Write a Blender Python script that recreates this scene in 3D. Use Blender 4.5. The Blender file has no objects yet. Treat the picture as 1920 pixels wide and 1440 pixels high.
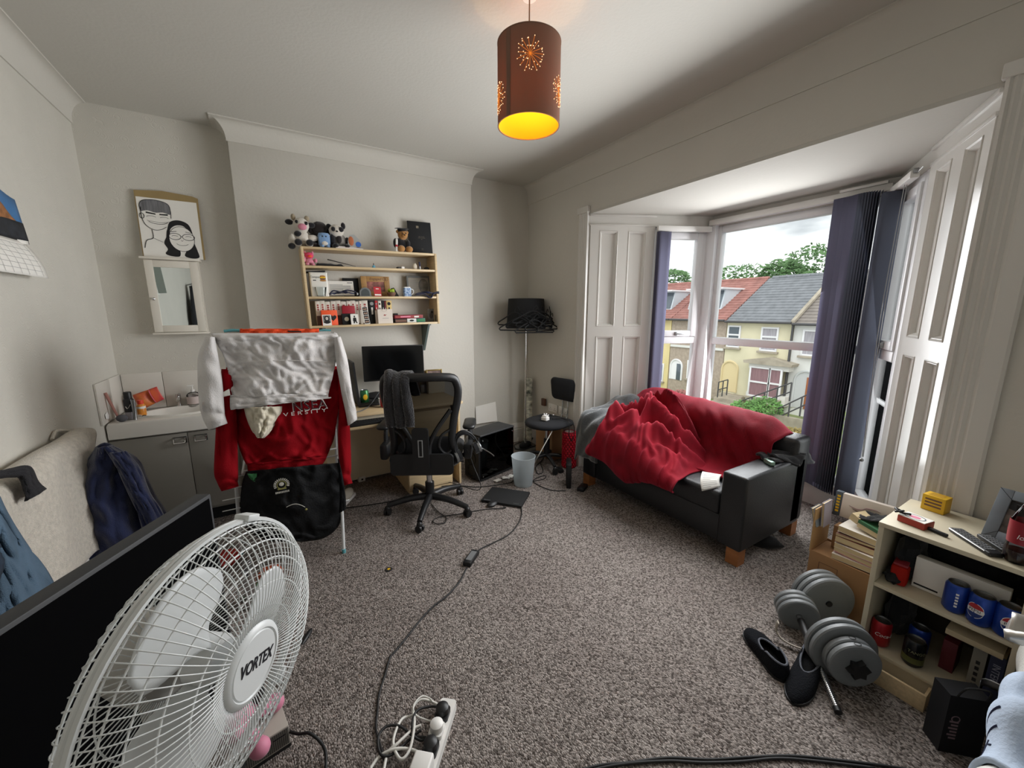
import bpy, bmesh, math, random
from mathutils import Vector, Matrix, noise as NZ
PI = math.pi; R = math.radians; rnd = random.Random(7)
C = bpy.context.scene.collection
# ---------------------------------------------------------------- camera
FPX, YAW, PIT, ROL, HC = 733.3, R(31.093), R(10.494), R(0.026), 1.5
_fw = Vector((math.sin(YAW)*math.cos(PIT), math.cos(YAW)*math.cos(PIT), -math.sin(PIT)))
_r = Vector((math.cos(YAW), -math.sin(YAW), 0)); _u = _r.cross(_fw)
_rt = _r*math.cos(ROL)+_u*math.sin(ROL); _up = _u*math.cos(ROL)-_r*math.sin(ROL)
CAM = Vector((0, 0, HC))
cd = bpy.data.cameras.new('camera'); cam = bpy.data.objects.new('camera', cd); C.objects.link(cam)
cd.sensor_width = 36; cd.lens = FPX/1920*36; cd.clip_start = .02; cd.clip_end = 300
cam.matrix_world = Matrix(((_rt.x, _up.x, -_fw.x, 0), (_rt.y, _up.y, -_fw.y, 0), (_rt.z, _up.z, -_fw.z, HC), (0, 0, 0, 1)))
bpy.context.scene.camera = cam
vs = bpy.context.scene.view_settings
bpy.context.scene.display_settings.display_device = 'sRGB'
vs.view_transform = 'Standard'; vs.look = 'None'; vs.gamma = 1; vs.use_curve_mapping = False
vs.exposure = 0.0
# ---------------------------------------------------------------- world: an overcast sky
SKY = 2.2
w = bpy.data.worlds.new('overcast_sky'); bpy.context.scene.world = w; w.use_nodes = True
nt = w.node_tree; nt.nodes.clear()
tc = nt.nodes.new('ShaderNodeTexCoord'); mp = nt.nodes.new('ShaderNodeMapping'); mp.inputs['Scale'].default_value = (1, 1, 3.2)
n1 = nt.nodes.new('ShaderNodeTexNoise'); n1.inputs['Scale'].default_value = 2.6; n1.inputs['Detail'].default_value = 5
cr = nt.nodes.new('ShaderNodeValToRGB')
cr.color_ramp.elements[0].position = .36; cr.color_ramp.elements[0].color = (.27, .29, .31, 1)
cr.color_ramp.elements[1].position = .60; cr.color_ramp.elements[1].color = (1, 1, 1, 1)
bg = nt.nodes.new('ShaderNodeBackground'); bg.inputs['Strength'].default_value = SKY; wo = nt.nodes.new('ShaderNodeOutputWorld')
nt.links.new(tc.outputs['Generated'], mp.inputs['Vector']); nt.links.new(mp.outputs['Vector'], n1.inputs['Vector'])
nt.links.new(n1.outputs['Fac'], cr.inputs['Fac']); nt.links.new(cr.outputs['Color'], bg.inputs['Color']); nt.links.new(bg.outputs[0], wo.inputs[0])
sl = bpy.data.lights.new('soft_sun', 'SUN'); sl.energy = 1.1; sl.angle = R(40); sl.color = (1, .98, .95)
so = bpy.data.objects.new('soft_sun', sl); C.objects.link(so); so.rotation_euler = (R(38), 0, R(-60))   # high, veiled by cloud, behind the room
def daylight_boost(name, loc, xd, sx, sz, power, tilt=10):                # added area lamp, unseen by the camera, boosting the dim skylight indoors
    l = bpy.data.lights.new(name, 'AREA'); l.shape = 'RECTANGLE'; l.size = sx; l.size_y = sz; l.energy = power; l.color = (.97, .985, 1)
    o = bpy.data.objects.new(name, l); C.objects.link(o); z = -Vector(xd).cross(Vector((0, 0, 1))).normalized(); y = Vector((0, 0, 1)); x = y.cross(z)
    o.matrix_world = Matrix(((x.x, y.x, z.x, loc[0]), (x.y, y.y, z.y, loc[1]), (x.z, y.z, z.z, loc[2]), (0, 0, 0, 1))) @ Matrix.Rotation(R(-tilt), 4, 'X')   # emits slightly downwards, as skylight would
daylight_boost('daylight_boost_centre', (3.46, 1.76, 1.30), (0, -1, 0), .88, 1.86, 34)  # added lamps just inside the panes, on top of the sky's own light
daylight_boost('daylight_boost_far', (3.235, 2.363, 1.30), (.9, -.437, 0), .40, 1.86, 2.5)
daylight_boost('daylight_boost_near', (3.247, .922, 1.30), (-.879, -.478, 0), .40, 1.86, 2)
daylight_boost('fill_lamp_bay_opening', (2.37, 1.615, 1.56), (0, -1, 0), 2.0, 1.4, 56, 12)  # added fill lamp on the room side; no window stands here
# ---------------------------------------------------------------- pixel rays of the photograph, met with real planes
def ray(u, v): return _fw+_rt*((u-960)/FPX)+_up*((720-v)/FPX)
def fl(u, v, z=0): d = ray(u, v); return CAM+d*((z-HC)/d.z)
def onX(u, v, x): d = ray(u, v); return CAM+d*(x/d.x)
def onY(u, v, y): d = ray(u, v); return CAM+d*(y/d.y)
def onP(u, v, P, n): d = ray(u, v); n = Vector(n); return CAM+d*((Vector(P)-CAM).dot(n)/d.dot(n))
# ---------------------------------------------------------------- helpers
def Tm(x, y, z=0): return Matrix.Translation((x, y, z))
def Rx(a): return Matrix.Rotation(R(a), 4, 'X')
def Ry(a): return Matrix.Rotation(R(a), 4, 'Y')
def Rz(a): return Matrix.Rotation(R(a), 4, 'Z')
def Sc(x, y, z): return Matrix.Diagonal((x, y, z, 1))
def frame(o, xd, zd=(0, 0, 1)):
    x = Vector(xd).normalized(); z = Vector(zd); y = z.cross(x).normalized(); z = x.cross(y); o = Vector(o)
    return Matrix(((x.x, y.x, z.x, o.x), (x.y, y.y, z.y, o.y), (x.z, y.z, z.z, o.z), (0, 0, 0, 1)))
def aim(p0, p1):                                  # local Z runs from p0 to p1
    z = (Vector(p1)-Vector(p0)); q = Vector((0, 0, 1)).rotation_difference(z.normalized())
    return Matrix.Translation(Vector(p0)) @ q.to_matrix().to_4x4()
def lerp(a, b, t): return a+(b-a)*t
def sm(t): t = max(0, min(1, t)); return t*t*(3-2*t)
def interp(rows, t):                              # smooth polyline through rows of tuples
    k = t*(len(rows)-1); i = min(int(k), len(rows)-2); f = k-i
    p = [rows[max(0, i-1)], rows[i], rows[i+1], rows[min(len(rows)-1, i+2)]]
    return tuple(.5*(2*b+(c-a)*f+(2*a-5*b+4*c-d)*f*f+(3*b-a-3*c+d)*f**3) for a, b, c, d in zip(*p))
def spline(pts, n): return [Vector(interp([tuple(p) for p in pts], i/n)) for i in range(n+1)]
def nz(x, y=0, z=0): return NZ.noise(Vector((x, y, z)))
def lin(h):
    h = h.lstrip('#'); c = [int(h[i:i+2], 16)/255 for i in (0, 2, 4)]
    return tuple(x/12.92 if x <= .04045 else ((x+.055)/1.055)**2.4 for x in c)
class G:
    def __init__(s): s.bm = bmesh.new()
    def _v(s, p, M): return s.bm.verts.new(M @ Vector(p) if M else Vector(p))
    def box(s, x0, x1, y0, y1, z0, z1, M=None, bev=0, seg=2):
        v = [s._v((x, y, z), M) for x in (x0, x1) for y in (y0, y1) for z in (z0, z1)]
        f = [s.bm.faces.new([v[i] for i in q]) for q in ((0, 1, 3, 2), (4, 6, 7, 5), (0, 4, 5, 1), (2, 3, 7, 6), (0, 2, 6, 4), (1, 5, 7, 3))]
        if bev: bmesh.ops.bevel(s.bm, geom=list({e for q in f for e in q.edges}), offset=bev, segments=seg, affect='EDGES', profile=.5, clamp_overlap=True)
        return s
    def prism(s, poly, z0, z1, M=None):
        a = [s._v((x, y, z0), M) for x, y in poly]; b = [s._v((x, y, z1), M) for x, y in poly]; n = len(poly)
        s.bm.faces.new(a[::-1]); s.bm.faces.new(b)
        for i in range(n): s.bm.faces.new((a[i], a[(i+1) % n], b[(i+1) % n], b[i]))
        return s
    def face(s, pts, M=None): s.bm.faces.new([s._v(p, M) for p in pts]); return s
    def rings(s, rs, closed=True, cap=True, loop=False):
        for i in range(len(rs)-(0 if loop else 1)):
            a, b = rs[i], rs[(i+1) % len(rs)]; n = len(a)
            for j in range(n if closed else n-1): s.bm.faces.new((a[j], a[(j+1) % n], b[(j+1) % n], b[j]))
        if cap and not loop and closed and len(rs[0]) > 2: s.bm.faces.new(rs[0][::-1]); s.bm.faces.new(rs[-1])
        return s
    def tube(s, pts, r, n=8, closed=False, M=None, flat=1, cap=True):
        pts = [Vector(p) for p in pts]; N = len(pts); rs = []; nrm = None
        for i, p in enumerate(pts):
            t = (pts[(i+1) % N]-pts[i-1]) if closed else (pts[min(i+1, N-1)]-pts[max(i-1, 0)])
            t = t.normalized() if t.length > 1e-9 else Vector((0, 0, 1))
            if nrm is None: nrm = t.orthogonal().normalized() if abs(t.z) > .9 else Vector((0, 0, 1)).cross(t).normalized()
            nrm = (nrm-t*nrm.dot(t)).normalized(); b = t.cross(nrm); q = r(i/(N-1)) if callable(r) else (r[i] if isinstance(r, (list, tuple)) else r)
            rs.append([s._v(p+nrm*(math.cos(2*PI*k/n)*q)+b*(math.sin(2*PI*k/n)*q*flat), M) for k in range(n)])
        return s.rings(rs, True, cap, closed)
    def lathe(s, prof, n=24, M=None, close=False):
        rs = []
        for r, z in prof: rs.append([s._v((r*math.cos(2*PI*k/n), r*math.sin(2*PI*k/n), z), M) for k in range(n)] if r > 1e-6 else [s._v((0, 0, z), M)])
        for a, b in list(zip(rs, rs[1:]))+([(rs[-1], rs[0])] if close else []):
            for k in range(n):
                k2 = (k+1) % n
                if len(a) == 1 and len(b) == 1: continue
                if len(a) == 1: s.bm.faces.new((a[0], b[k2], b[k]))
                elif len(b) == 1: s.bm.faces.new((a[k], a[k2], b[0]))
                else: s.bm.faces.new((a[k], a[k2], b[k2], b[k]))
        return s
    def cyl(s, r, z0, z1, n=20, M=None, bev=0):
        return s.lathe([(0, z0), (r-bev, z0), (r, z0+bev), (r, z1-bev), (r-bev, z1), (0, z1)] if bev else [(0, z0), (r, z0), (r, z1), (0, z1)], n, M)
    def rod(s, p0, p1, r, n=10, r1=None): L = (Vector(p1)-Vector(p0)).length; return s.lathe([(0, 0), (r, 0), (r1 if r1 is not None else r, L), (0, L)], n, aim(p0, p1))
    def sph(s, c, r, n=18, m=10, M=None, fn=None):
        r = (r, r, r) if isinstance(r, (int, float)) else r; rs = []
        for i in range(m+1):
            th = PI*i/m; row = []
            for k in range(n if 0 < i < m else 1):
                d = Vector((math.sin(th)*math.cos(2*PI*k/n), math.sin(th)*math.sin(2*PI*k/n), -math.cos(th))); q = fn(d) if fn else 1
                row.append(s._v((c[0]+d.x*r[0]*q, c[1]+d.y*r[1]*q, c[2]+d.z*r[2]*q), M))
            rs.append(row)
        for a, b in zip(rs, rs[1:]):
            for k in range(n):
                k2 = (k+1) % n
                if len(a) == 1: s.bm.faces.new((a[0], b[k2], b[k]))
                elif len(b) == 1: s.bm.faces.new((a[k], a[k2], b[0]))
                else: s.bm.faces.new((a[k], a[k2], b[k2], b[k]))
        return s
    def grid(s, fn, nu, nv, M=None, closeu=False):
        rs = [[s._v(fn(i/nu, j/nv), M) for i in range(nu if closeu else nu+1)] for j in range(nv+1)]
        return s.rings(rs, closeu, False)
    def out(s, name, m, parent=None, ang=42, solid=0, sub=0, M=None, off=0):
        bmesh.ops.recalc_face_normals(s.bm, faces=s.bm.faces)
        me = bpy.data.meshes.new(name); s.bm.to_mesh(me); s.bm.free()
        me.polygons.foreach_set('use_smooth', [True]*len(me.polygons))
        if ang < 180: me.set_sharp_from_angle(angle=R(ang))
        if m: me.materials.append(m)
        o = bpy.data.objects.new(name, me); C.objects.link(o)
        if parent: o.parent = parent
        if M: o.matrix_local = M
        if solid: q = o.modifiers.new('thickness', 'SOLIDIFY'); q.thickness = solid; q.offset = off
        if sub: q = o.modifiers.new('smooth', 'SUBSURF'); q.levels = sub; q.render_levels = sub
        return o
def tag(o, label=None, cat=None, group=None, kind=None):
    for k, v in (('label', label), ('category', cat), ('group', group), ('kind', kind)):
        if v: o[k] = v
    return o
def thing(name, label, cat, M=None, group=None):
    o = bpy.data.objects.new(name, None); o.empty_display_size = .05; C.objects.link(o)
    if M is not None: o.matrix_world = M
    return tag(o, label, cat, group)
def struct(name, g, m, parent=None, **k):
    o = g.out(name, m, parent, **k)
    if not parent: o['kind'] = 'structure'
    return o
def dup(root, M, label=None, group=None):
    r = root.copy(); C.objects.link(r); r.matrix_world = M
    if label: r['label'] = label
    if group: r['group'] = group
    for ch in list(root.children):
        c = ch.copy(); C.objects.link(c); c.parent = r
        for q in list(ch.children): d = q.copy(); C.objects.link(d); d.parent = c
    return r
def text(name, s, size, m, parent, M, fn=None, ext=.0004, sx=1, shear=0, align='CENTER', space=1, bold=0):
    cu = bpy.data.curves.new(name, 'FONT'); cu.body = s; cu.size = size; cu.extrude = ext; cu.align_x = align; cu.align_y = 'CENTER'; cu.shear = shear; cu.space_character = space; cu.resolution_u = 3; cu.offset = bold
    t = bpy.data.objects.new(name, cu); me = bpy.data.meshes.new_from_object(t); bpy.data.objects.remove(t); bpy.data.curves.remove(cu)
    for v in me.vertices:
        p = Vector((v.co.x*sx, v.co.y, v.co.z)); v.co = (Vector(fn(p)) if fn else p)
    me.materials.clear(); me.materials.append(m); o = bpy.data.objects.new(name, me); C.objects.link(o)
    if parent: o.parent = parent
    o.matrix_local = M; return o
# ---------------------------------------------------------------- materials
def mat(name, col, rough=.6, metal=0, var=0, vs=6, bump=0, bs=60, spec=.5, sheen=0, coat=0, alpha=1, emit=0, stretch=None, trans=0, detail=3, col2=None):
    m = bpy.data.materials.new(name); m.use_nodes = True; t = m.node_tree; b = t.nodes['Principled BSDF']
    c = lin(col); b.inputs['Base Color'].default_value = (*c, 1); b.inputs['Roughness'].default_value = rough; b.inputs['Metallic'].default_value = metal
    b.inputs['Specular IOR Level'].default_value = spec
    if sheen: b.inputs['Sheen Weight'].default_value = sheen; b.inputs['Sheen Roughness'].default_value = .4
    if coat: b.inputs['Coat Weight'].default_value = coat; b.inputs['Coat Roughness'].default_value = .08
    if alpha < 1: b.inputs['Alpha'].default_value = alpha
    if trans: b.inputs['Transmission Weight'].default_value = trans
    if emit: b.inputs['Emission Color'].default_value = (*c, 1); b.inputs['Emission Strength'].default_value = emit
    if var or bump:
        tc = t.nodes.new('ShaderNodeTexCoord'); src = tc.outputs['Object']
        if stretch: mp = t.nodes.new('ShaderNodeMapping'); mp.inputs['Scale'].default_value = stretch; t.links.new(src, mp.inputs[0]); src = mp.outputs[0]
        if var:
            n = t.nodes.new('ShaderNodeTexNoise'); n.inputs['Scale'].default_value = vs; n.inputs['Detail'].default_value = detail; t.links.new(src, n.inputs['Vector'])
            r = t.nodes.new('ShaderNodeValToRGB'); r.color_ramp.elements[0].position = .3; r.color_ramp.elements[1].position = .7
            c2 = lin(col2) if col2 else tuple(min(1, x*(1+var)) for x in c)
            r.color_ramp.elements[0].color = (*[x*(1-var) for x in c], 1) if not col2 else (*c, 1); r.color_ramp.elements[1].color = (*c2, 1)
            t.links.new(n.outputs['Fac'], r.inputs['Fac']); t.links.new(r.outputs['Color'], b.inputs['Base Color'])
        if bump:
            n = t.nodes.new('ShaderNodeTexNoise'); n.inputs['Scale'].default_value = bs; n.inputs['Detail'].default_value = 2; t.links.new(src, n.inputs['Vector'])
            q = t.nodes.new('ShaderNodeBump'); q.inputs['Strength'].default_value = bump; q.inputs['Distance'].default_value = .01
            t.links.new(n.outputs['Fac'], q.inputs['Height']); t.links.new(q.outputs['Normal'], b.inputs['Normal'])
    return m
def glass(name, tint=(1, 1, 1), refl=.06):
    m = bpy.data.materials.new(name); m.use_nodes = True; t = m.node_tree; t.nodes.clear()
    o = t.nodes.new('ShaderNodeOutputMaterial'); x = t.nodes.new('ShaderNodeMixShader'); a = t.nodes.new('ShaderNodeBsdfTransparent'); g = t.nodes.new('ShaderNodeBsdfGlossy')
    a.inputs[0].default_value = (*tint, 1); g.inputs['Roughness'].default_value = .02; f = t.nodes.new('ShaderNodeLayerWeight'); f.inputs['Blend'].default_value = refl
    t.links.new(f.outputs['Fresnel'], x.inputs[0]); t.links.new(a.outputs[0], x.inputs[1]); t.links.new(g.outputs[0], x.inputs[2]); t.links.new(x.outputs[0], o.inputs[0]); return m
def sheer(name, col, tr, col2=None):                     # cloth or mesh that lets some light straight through (tr) and some diffusely
    m = bpy.data.materials.new(name); m.use_nodes = True; t = m.node_tree; t.nodes.clear(); c = (*lin(col), 1)
    o = t.nodes.new('ShaderNodeOutputMaterial'); x = t.nodes.new('ShaderNodeMixShader'); x2 = t.nodes.new('ShaderNodeMixShader')
    a = t.nodes.new('ShaderNodeBsdfTransparent'); d = t.nodes.new('ShaderNodeBsdfDiffuse'); l = t.nodes.new('ShaderNodeBsdfTranslucent')
    d.inputs[0].default_value = c; l.inputs[0].default_value = (*lin(col2), 1) if col2 else c; x.inputs[0].default_value = tr[0]; x2.inputs[0].default_value = tr[1]
    t.links.new(d.outputs[0], x2.inputs[1]); t.links.new(l.outputs[0], x2.inputs[2]); t.links.new(x2.outputs[0], x.inputs[1]); t.links.new(a.outputs[0], x.inputs[2]); t.links.new(x.outputs[0], o.inputs[0]); return m
def carpet():
    m = bpy.data.materials.new('grey_loop_carpet'); m.use_nodes = True; t = m.node_tree; b = t.nodes['Principled BSDF']; b.inputs['Roughness'].default_value = .95; b.inputs['Specular IOR Level'].default_value = .1
    tc = t.nodes.new('ShaderNodeTexCoord'); mp = t.nodes.new('ShaderNodeMapping'); mp.inputs['Rotation'].default_value = (0, 0, .5); mp.inputs['Scale'].default_value = (1, .75, 1); t.links.new(tc.outputs['Object'], mp.inputs[0])
    v = t.nodes.new('ShaderNodeTexVoronoi'); v.inputs['Scale'].default_value = 185; t.links.new(mp.outputs[0], v.inputs['Vector'])
    r = t.nodes.new('ShaderNodeValToRGB'); r.color_ramp.elements[0].position = .1; r.color_ramp.elements[0].color = (*lin('#544d49'), 1); r.color_ramp.elements[1].position = .9; r.color_ramp.elements[1].color = (*lin('#aaa19b'), 1)
    s = t.nodes.new('ShaderNodeSeparateColor'); t.links.new(v.outputs['Color'], s.inputs[0]); t.links.new(s.outputs[0], r.inputs['Fac'])
    n = t.nodes.new('ShaderNodeTexNoise'); n.inputs['Scale'].default_value = 2.2; n.inputs['Detail'].default_value = 4; t.links.new(tc.outputs['Object'], n.inputs['Vector'])
    r2 = t.nodes.new('ShaderNodeValToRGB'); r2.color_ramp.elements[0].position = .3; r2.color_ramp.elements[0].color = (.86, .84, .84, 1); r2.color_ramp.elements[1].position = .65; r2.color_ramp.elements[1].color = (1, 1, 1, 1); t.links.new(n.outputs['Fac'], r2.inputs['Fac'])
    x = t.nodes.new('ShaderNodeMix'); x.data_type = 'RGBA'; x.blend_type = 'MULTIPLY'; x.inputs[0].default_value = 1; t.links.new(r.outputs[0], x.inputs[6]); t.links.new(r2.outputs[0], x.inputs[7]); t.links.new(x.outputs[2], b.inputs['Base Color'])
    q = t.nodes.new('ShaderNodeBump'); q.inputs['Strength'].default_value = .9; q.inputs['Distance'].default_value = .006; q.invert = True; t.links.new(v.outputs['Distance'], q.inputs['Height']); t.links.new(q.outputs[0], b.inputs['Normal']); return m
def swirl():                                               # painted wallpaper embossed with overlapping fans
    m = mat('white_embossed_wallpaper', '#cdc9bf', .75, var=.03, vs=3); t = m.node_tree; b = t.nodes['Principled BSDF']
    tc = t.nodes.new('ShaderNodeTexCoord'); v = t.nodes.new('ShaderNodeTexVoronoi'); v.inputs['Scale'].default_value = 14; t.links.new(tc.outputs['Object'], v.inputs['Vector'])
    a = t.nodes.new('ShaderNodeMath'); a.operation = 'MULTIPLY'; a.inputs[1].default_value = 75; t.links.new(v.outputs['Distance'], a.inputs[0])
    s = t.nodes.new('ShaderNodeMath'); s.operation = 'SINE'; t.links.new(a.outputs[0], s.inputs[0])
    q = t.nodes.new('ShaderNodeBump'); q.inputs['Strength'].default_value = .15; q.inputs['Distance'].default_value = .004; t.links.new(s.outputs[0], q.inputs['Height']); t.links.new(q.outputs[0], b.inputs['Normal']); return m
WALLP = swirl()
WALL = mat('white_wall_paint', '#cdc9c0', .8, var=.02, vs=2, bump=.12, bs=45)
CEIL = mat('white_ceiling_paint', '#c6c3bb', .85, var=.015, vs=2, bump=.08, bs=60)
GLOSS = mat('white_gloss_woodwork', '#d8d5cf', .22, bump=.05, bs=14)
PVC = mat('white_window_plastic', '#e6e6e8', .3)
CARP = carpet()
WHITE = mat('white_plastic', '#e6e4e0', .4); CREAM = mat('cream_laminate', '#d9ceb6', .5, var=.03, vs=4)
BLACK = mat('black_plastic', '#141517', .45); BLKM = mat('matt_black', '#101113', .8); BLKF = mat('black_fabric', '#17181b', .95, bump=.3, bs=300, sheen=.2)
GREYP = mat('grey_plastic', '#6d6f70', .5); CHROME = mat('chrome', '#d8d8d8', .15, 1); STEEL = mat('brushed_steel', '#9a9b9c', .35, 1)
MAPLE = mat('pale_maple_laminate', '#d3bb93', .5, var=.1, vs=5, stretch=(2, 2, 22)); MAPLEH = mat('pale_maple_board', '#d3bb93', .45, var=.1, vs=5, stretch=(1.2, 16, 16))
CARD = mat('brown_cardboard', '#a07a54', .85, var=.06, vs=5); PAPER = mat('white_paper', '#ece9e2', .8)
INK = mat('black_ink', '#1c1b1c', .8); RED = mat('red_print', '#b3202b', .55); REDC = mat('red_can_paint', '#a31722', .3, .3)
WOODF = mat('orange_pine_foot', '#9a6236', .5, var=.15, vs=8, stretch=(1, 1, 6)); WIRE = mat('white_coated_wire', '#dadcdc', .35)
SOCKET = WHITE; PAGE = mat('yellowed_book_pages', '#cbb892', .9, var=.12, vs=120, stretch=(.05, .05, 3))
MIRROR = mat('mirror_glass', '#dfe6e6', .02, 1); SCREEN = mat('black_screen_glass', '#08090a', .14, spec=.5)
def col(name, h, **k): return mat(name, h, **({'rough': .6} | k))
BLUE = col('blue_print', '#2b5fae'); YEL = col('yellow_print', '#e0b21c'); GRN = col('green_print', '#2f7a4a'); ORG = col('orange_print', '#ef5a2a'); PINK = col('pink_print', '#e58aa5')
GREYPR = col('grey_print', '#8d8d8d'); BROWN = col('brown_print', '#6b4a3a'); NAVY = col('navy_print', '#1d2445')
# ================================================================= the room
XL, XR, YB, YC, YF, ZC, ZL = -.97, 2.47, 3.75, 3.60, -1.25, 2.80, 2.345
A0, A1, B0, B1 = (2.47, 2.77), (3.5, 2.27), (2.47, .46), (3.5, 1.02)
bay = [(2.47, .46), (3.5, 1.02), (3.5, 2.27), (2.47, 2.77)]
struct('floor', G().prism([(-1.05, -1.33), (2.55, -1.33), (2.55, .36), (3.62, .93), (3.62, 2.36), (2.55, 2.88), (2.55, 3.83), (-1.05, 3.83)], -.1, 0), CARP)
struct('ceiling', G().box(-1.09, 2.65, -1.37, 3.87, ZC, ZC+.1), CEIL)
struct('wall_left', G().box(XL-.12, XL, YF-.12, YB+.12, 0, ZC), WALLP)
struct('wall_back', G().box(XL, 2.65, YB, YB+.12, 0, ZC), WALLP)
struct('wall_chimney_breast', G().box(-.157, 1.72, YC, YB, 0, ZC, bev=.006), WALL)
struct('wall_front', G().box(XL, 2.65, YF-.12, YF, 0, ZC), WALL)
struct('wall_right', G().box(XR, XR+.14, YF, B0[1], 0, ZC).box(XR, XR+.14, A0[1], YB, 0, ZC).box(XR, XR+.14, B0[1], A0[1], ZL+.02, ZC), WALL, ang=30)
struct('ceiling_bay', G().prism([(2.471, .40), (3.72, .9), (3.72, 2.45), (2.471, 2.83)], ZL, ZL+.02), CEIL)
def cove(name, path, out, drop, n=8):
    g = G(); rs = []
    prof = [(0, -drop-.012), (.007, -drop-.012), (.007, -drop)]+[(.007+out*(1-math.cos(a*PI/2/n)), -drop+(drop-.008)*math.sin(a*PI/2/n)) for a in range(n+1)]+[(out+.013, -.008), (out+.013, 0), (0, 0)]
    for i, p in enumerate(path):
        p = Vector((*p, 0)); d0 = (p-Vector((*path[i-1], 0))).normalized() if i else None; d1 = (Vector((*path[i+1], 0))-p).normalized() if i < len(path)-1 else None
        n0 = Vector((d0.y, -d0.x, 0)) if d0 else None; n1_ = Vector((d1.y, -d1.x, 0)) if d1 else None
        q = (n0+n1_)/(1+n0.dot(n1_)) if (d0 and d1) else (n0 or n1_)
        rs.append([g._v((p.x+q.x*o, p.y+q.y*o, ZC+z), None) for o, z in prof])
    g.rings(rs, True, True); struct(name, g, WALL, ang=25)
cove('trim_cove_left', [(XL, YF), (XL, YB)], .07, .125)
cove('trim_cove_chimney', [(-.157, YB), (-.157, YC), (1.72, YC), (1.72, YB)], .075, .115)
cove('trim_cove_right', [(XR, YB), (XR, YF)], .06, .165)
def board(name, pts):
    for i, (p0, p1, side) in enumerate(pts):
        L = (Vector(p1)-Vector(p0)).length; M = frame((*p0, 0), (p1[0]-p0[0], p1[1]-p0[1], 0)); s = side
        g = G().prism([(0, 0), (.022*s, 0), (.022*s, .15), (.016*s, .155), (.019*s, .17), (.012*s, .195), (.006*s, .215), (0, .22)], 0, L, M @ Matrix(((0, 0, 1, 0), (1, 0, 0, 0), (0, 1, 0, 0), (0, 0, 0, 1))))
        struct(name, g, GLOSS, ang=20)
board('baseboard_back', [((1.72, YB), (2.47, YB), -1), ((XL, YB), (-.157, YB), -1)])
board('baseboard_chimney', [((-.157, YC), (1.72, YC), -1)])
board('baseboard_right', [((XR, 2.9), (XR, YB), 1), ((XR, YF), (XR, .26), 1)])
board('baseboard_left', [((XL, YF), (XL, YB), -1)])
# fluted architraves at the two sides of the bay
def architrave(name, y0, y1, ztop):
    s = 1 if y1 > y0 else -1; W = abs(y1-y0)
    prof = [(0, 0), (0, .026), (.012, .032), (.02, .022), (.03, .03), (.042, .022), (.052, .030), (.064, .022), (.074, .03), (.086, .022), (.098, .03), (W-.01, .028), (W, .02), (W, 0)]
    g = G().prism([(XR-o, y0+s*a) for a, o in prof], .13, ztop); g.box(XR-.036, XR, min(y0, y1)-.006, max(y0, y1)+.006, 0, .13, bev=.004)
    g.box(XR-.034, XR, min(y0, y1)-.006, max(y0, y1)+.012, ztop, ztop+.055, bev=.004)
    struct(name, g, GLOSS, ang=18)
architrave('trim_architrave_far', 2.772, 2.895, 2.355); architrave('trim_architrave_near', .458, .30, 2.36)
# panelled splays (old shutter cases) of the bay
def splay(name, M, s, xs, L):
    t = G(); y0, y1 = (-.006*s, .03*s); y0, y1 = min(y0, y1), max(y0, y1)
    for x0, x1 in ((.008, xs[0]), (xs[1], xs[2]), (xs[3], L)): t.box(x0, x1, y0, y1, 0, 2.245)
    for z0, z1 in ((0, .16), (1.275, 1.365), (2.205, 2.245)):
        for x0, x1 in ((xs[0], xs[1]), (xs[2], xs[3])): t.box(x0, x1, y0, y1, z0, z1)
    t.box(0, L+.01, min(-.012*s, .03*s), max(-.012*s, .03*s), 2.245, 2.262, bev=.004).box(0, L, min(0, .03*s), max(0, .03*s), 2.262, 2.345)
    t.box(0, L+.01, min(-.014*s, .03*s), max(-.014*s, .03*s), 2.325, 2.345, bev=.004)
    o = struct(name, t, GLOSS, ang=25, M=M)
    for x0, x1 in ((xs[0], xs[1]), (xs[2], xs[3])):
        for z0, z1 in ((.16, 1.275), (1.365, 2.205)):
            p = G().box(x0, x1, min(.018*s, .028*s), max(.018*s, .028*s), z0, z1)
            pr = [(0, -.008*s), (.004, -.010*s), (.010, -.004*s), (.013, -.004*s), (.024, .012*s), (.026, .018*s), (0, .018*s)]
            rs = []
            for cx, cz, dx, dz in ((x0, z0, 1, 1), (x1, z0, -1, 1), (x1, z1, -1, -1), (x0, z1, 1, -1)): rs.append([p._v((cx+dx*a, b, cz+dz*a), None) for a, b in pr])
            p.rings(rs, True, False, True); p.out('recessed_panel', GLOSS, o, ang=20)
    return o
MA = frame((*A0, 0), (A1[0]-A0[0], A1[1]-A0[1], 0)); MB = frame((*B0, 0), (B1[0]-B0[0], B1[1]-B0[1], 0)); MC = frame((3.5, 2.27, 0), (0, -1, 0))
splay('trim_splay_far', MA, 1, (.092, .26, .353, .52), .60); splay('trim_splay_near', MB, -1, (.08, .235, .365, .535), .64)
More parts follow.
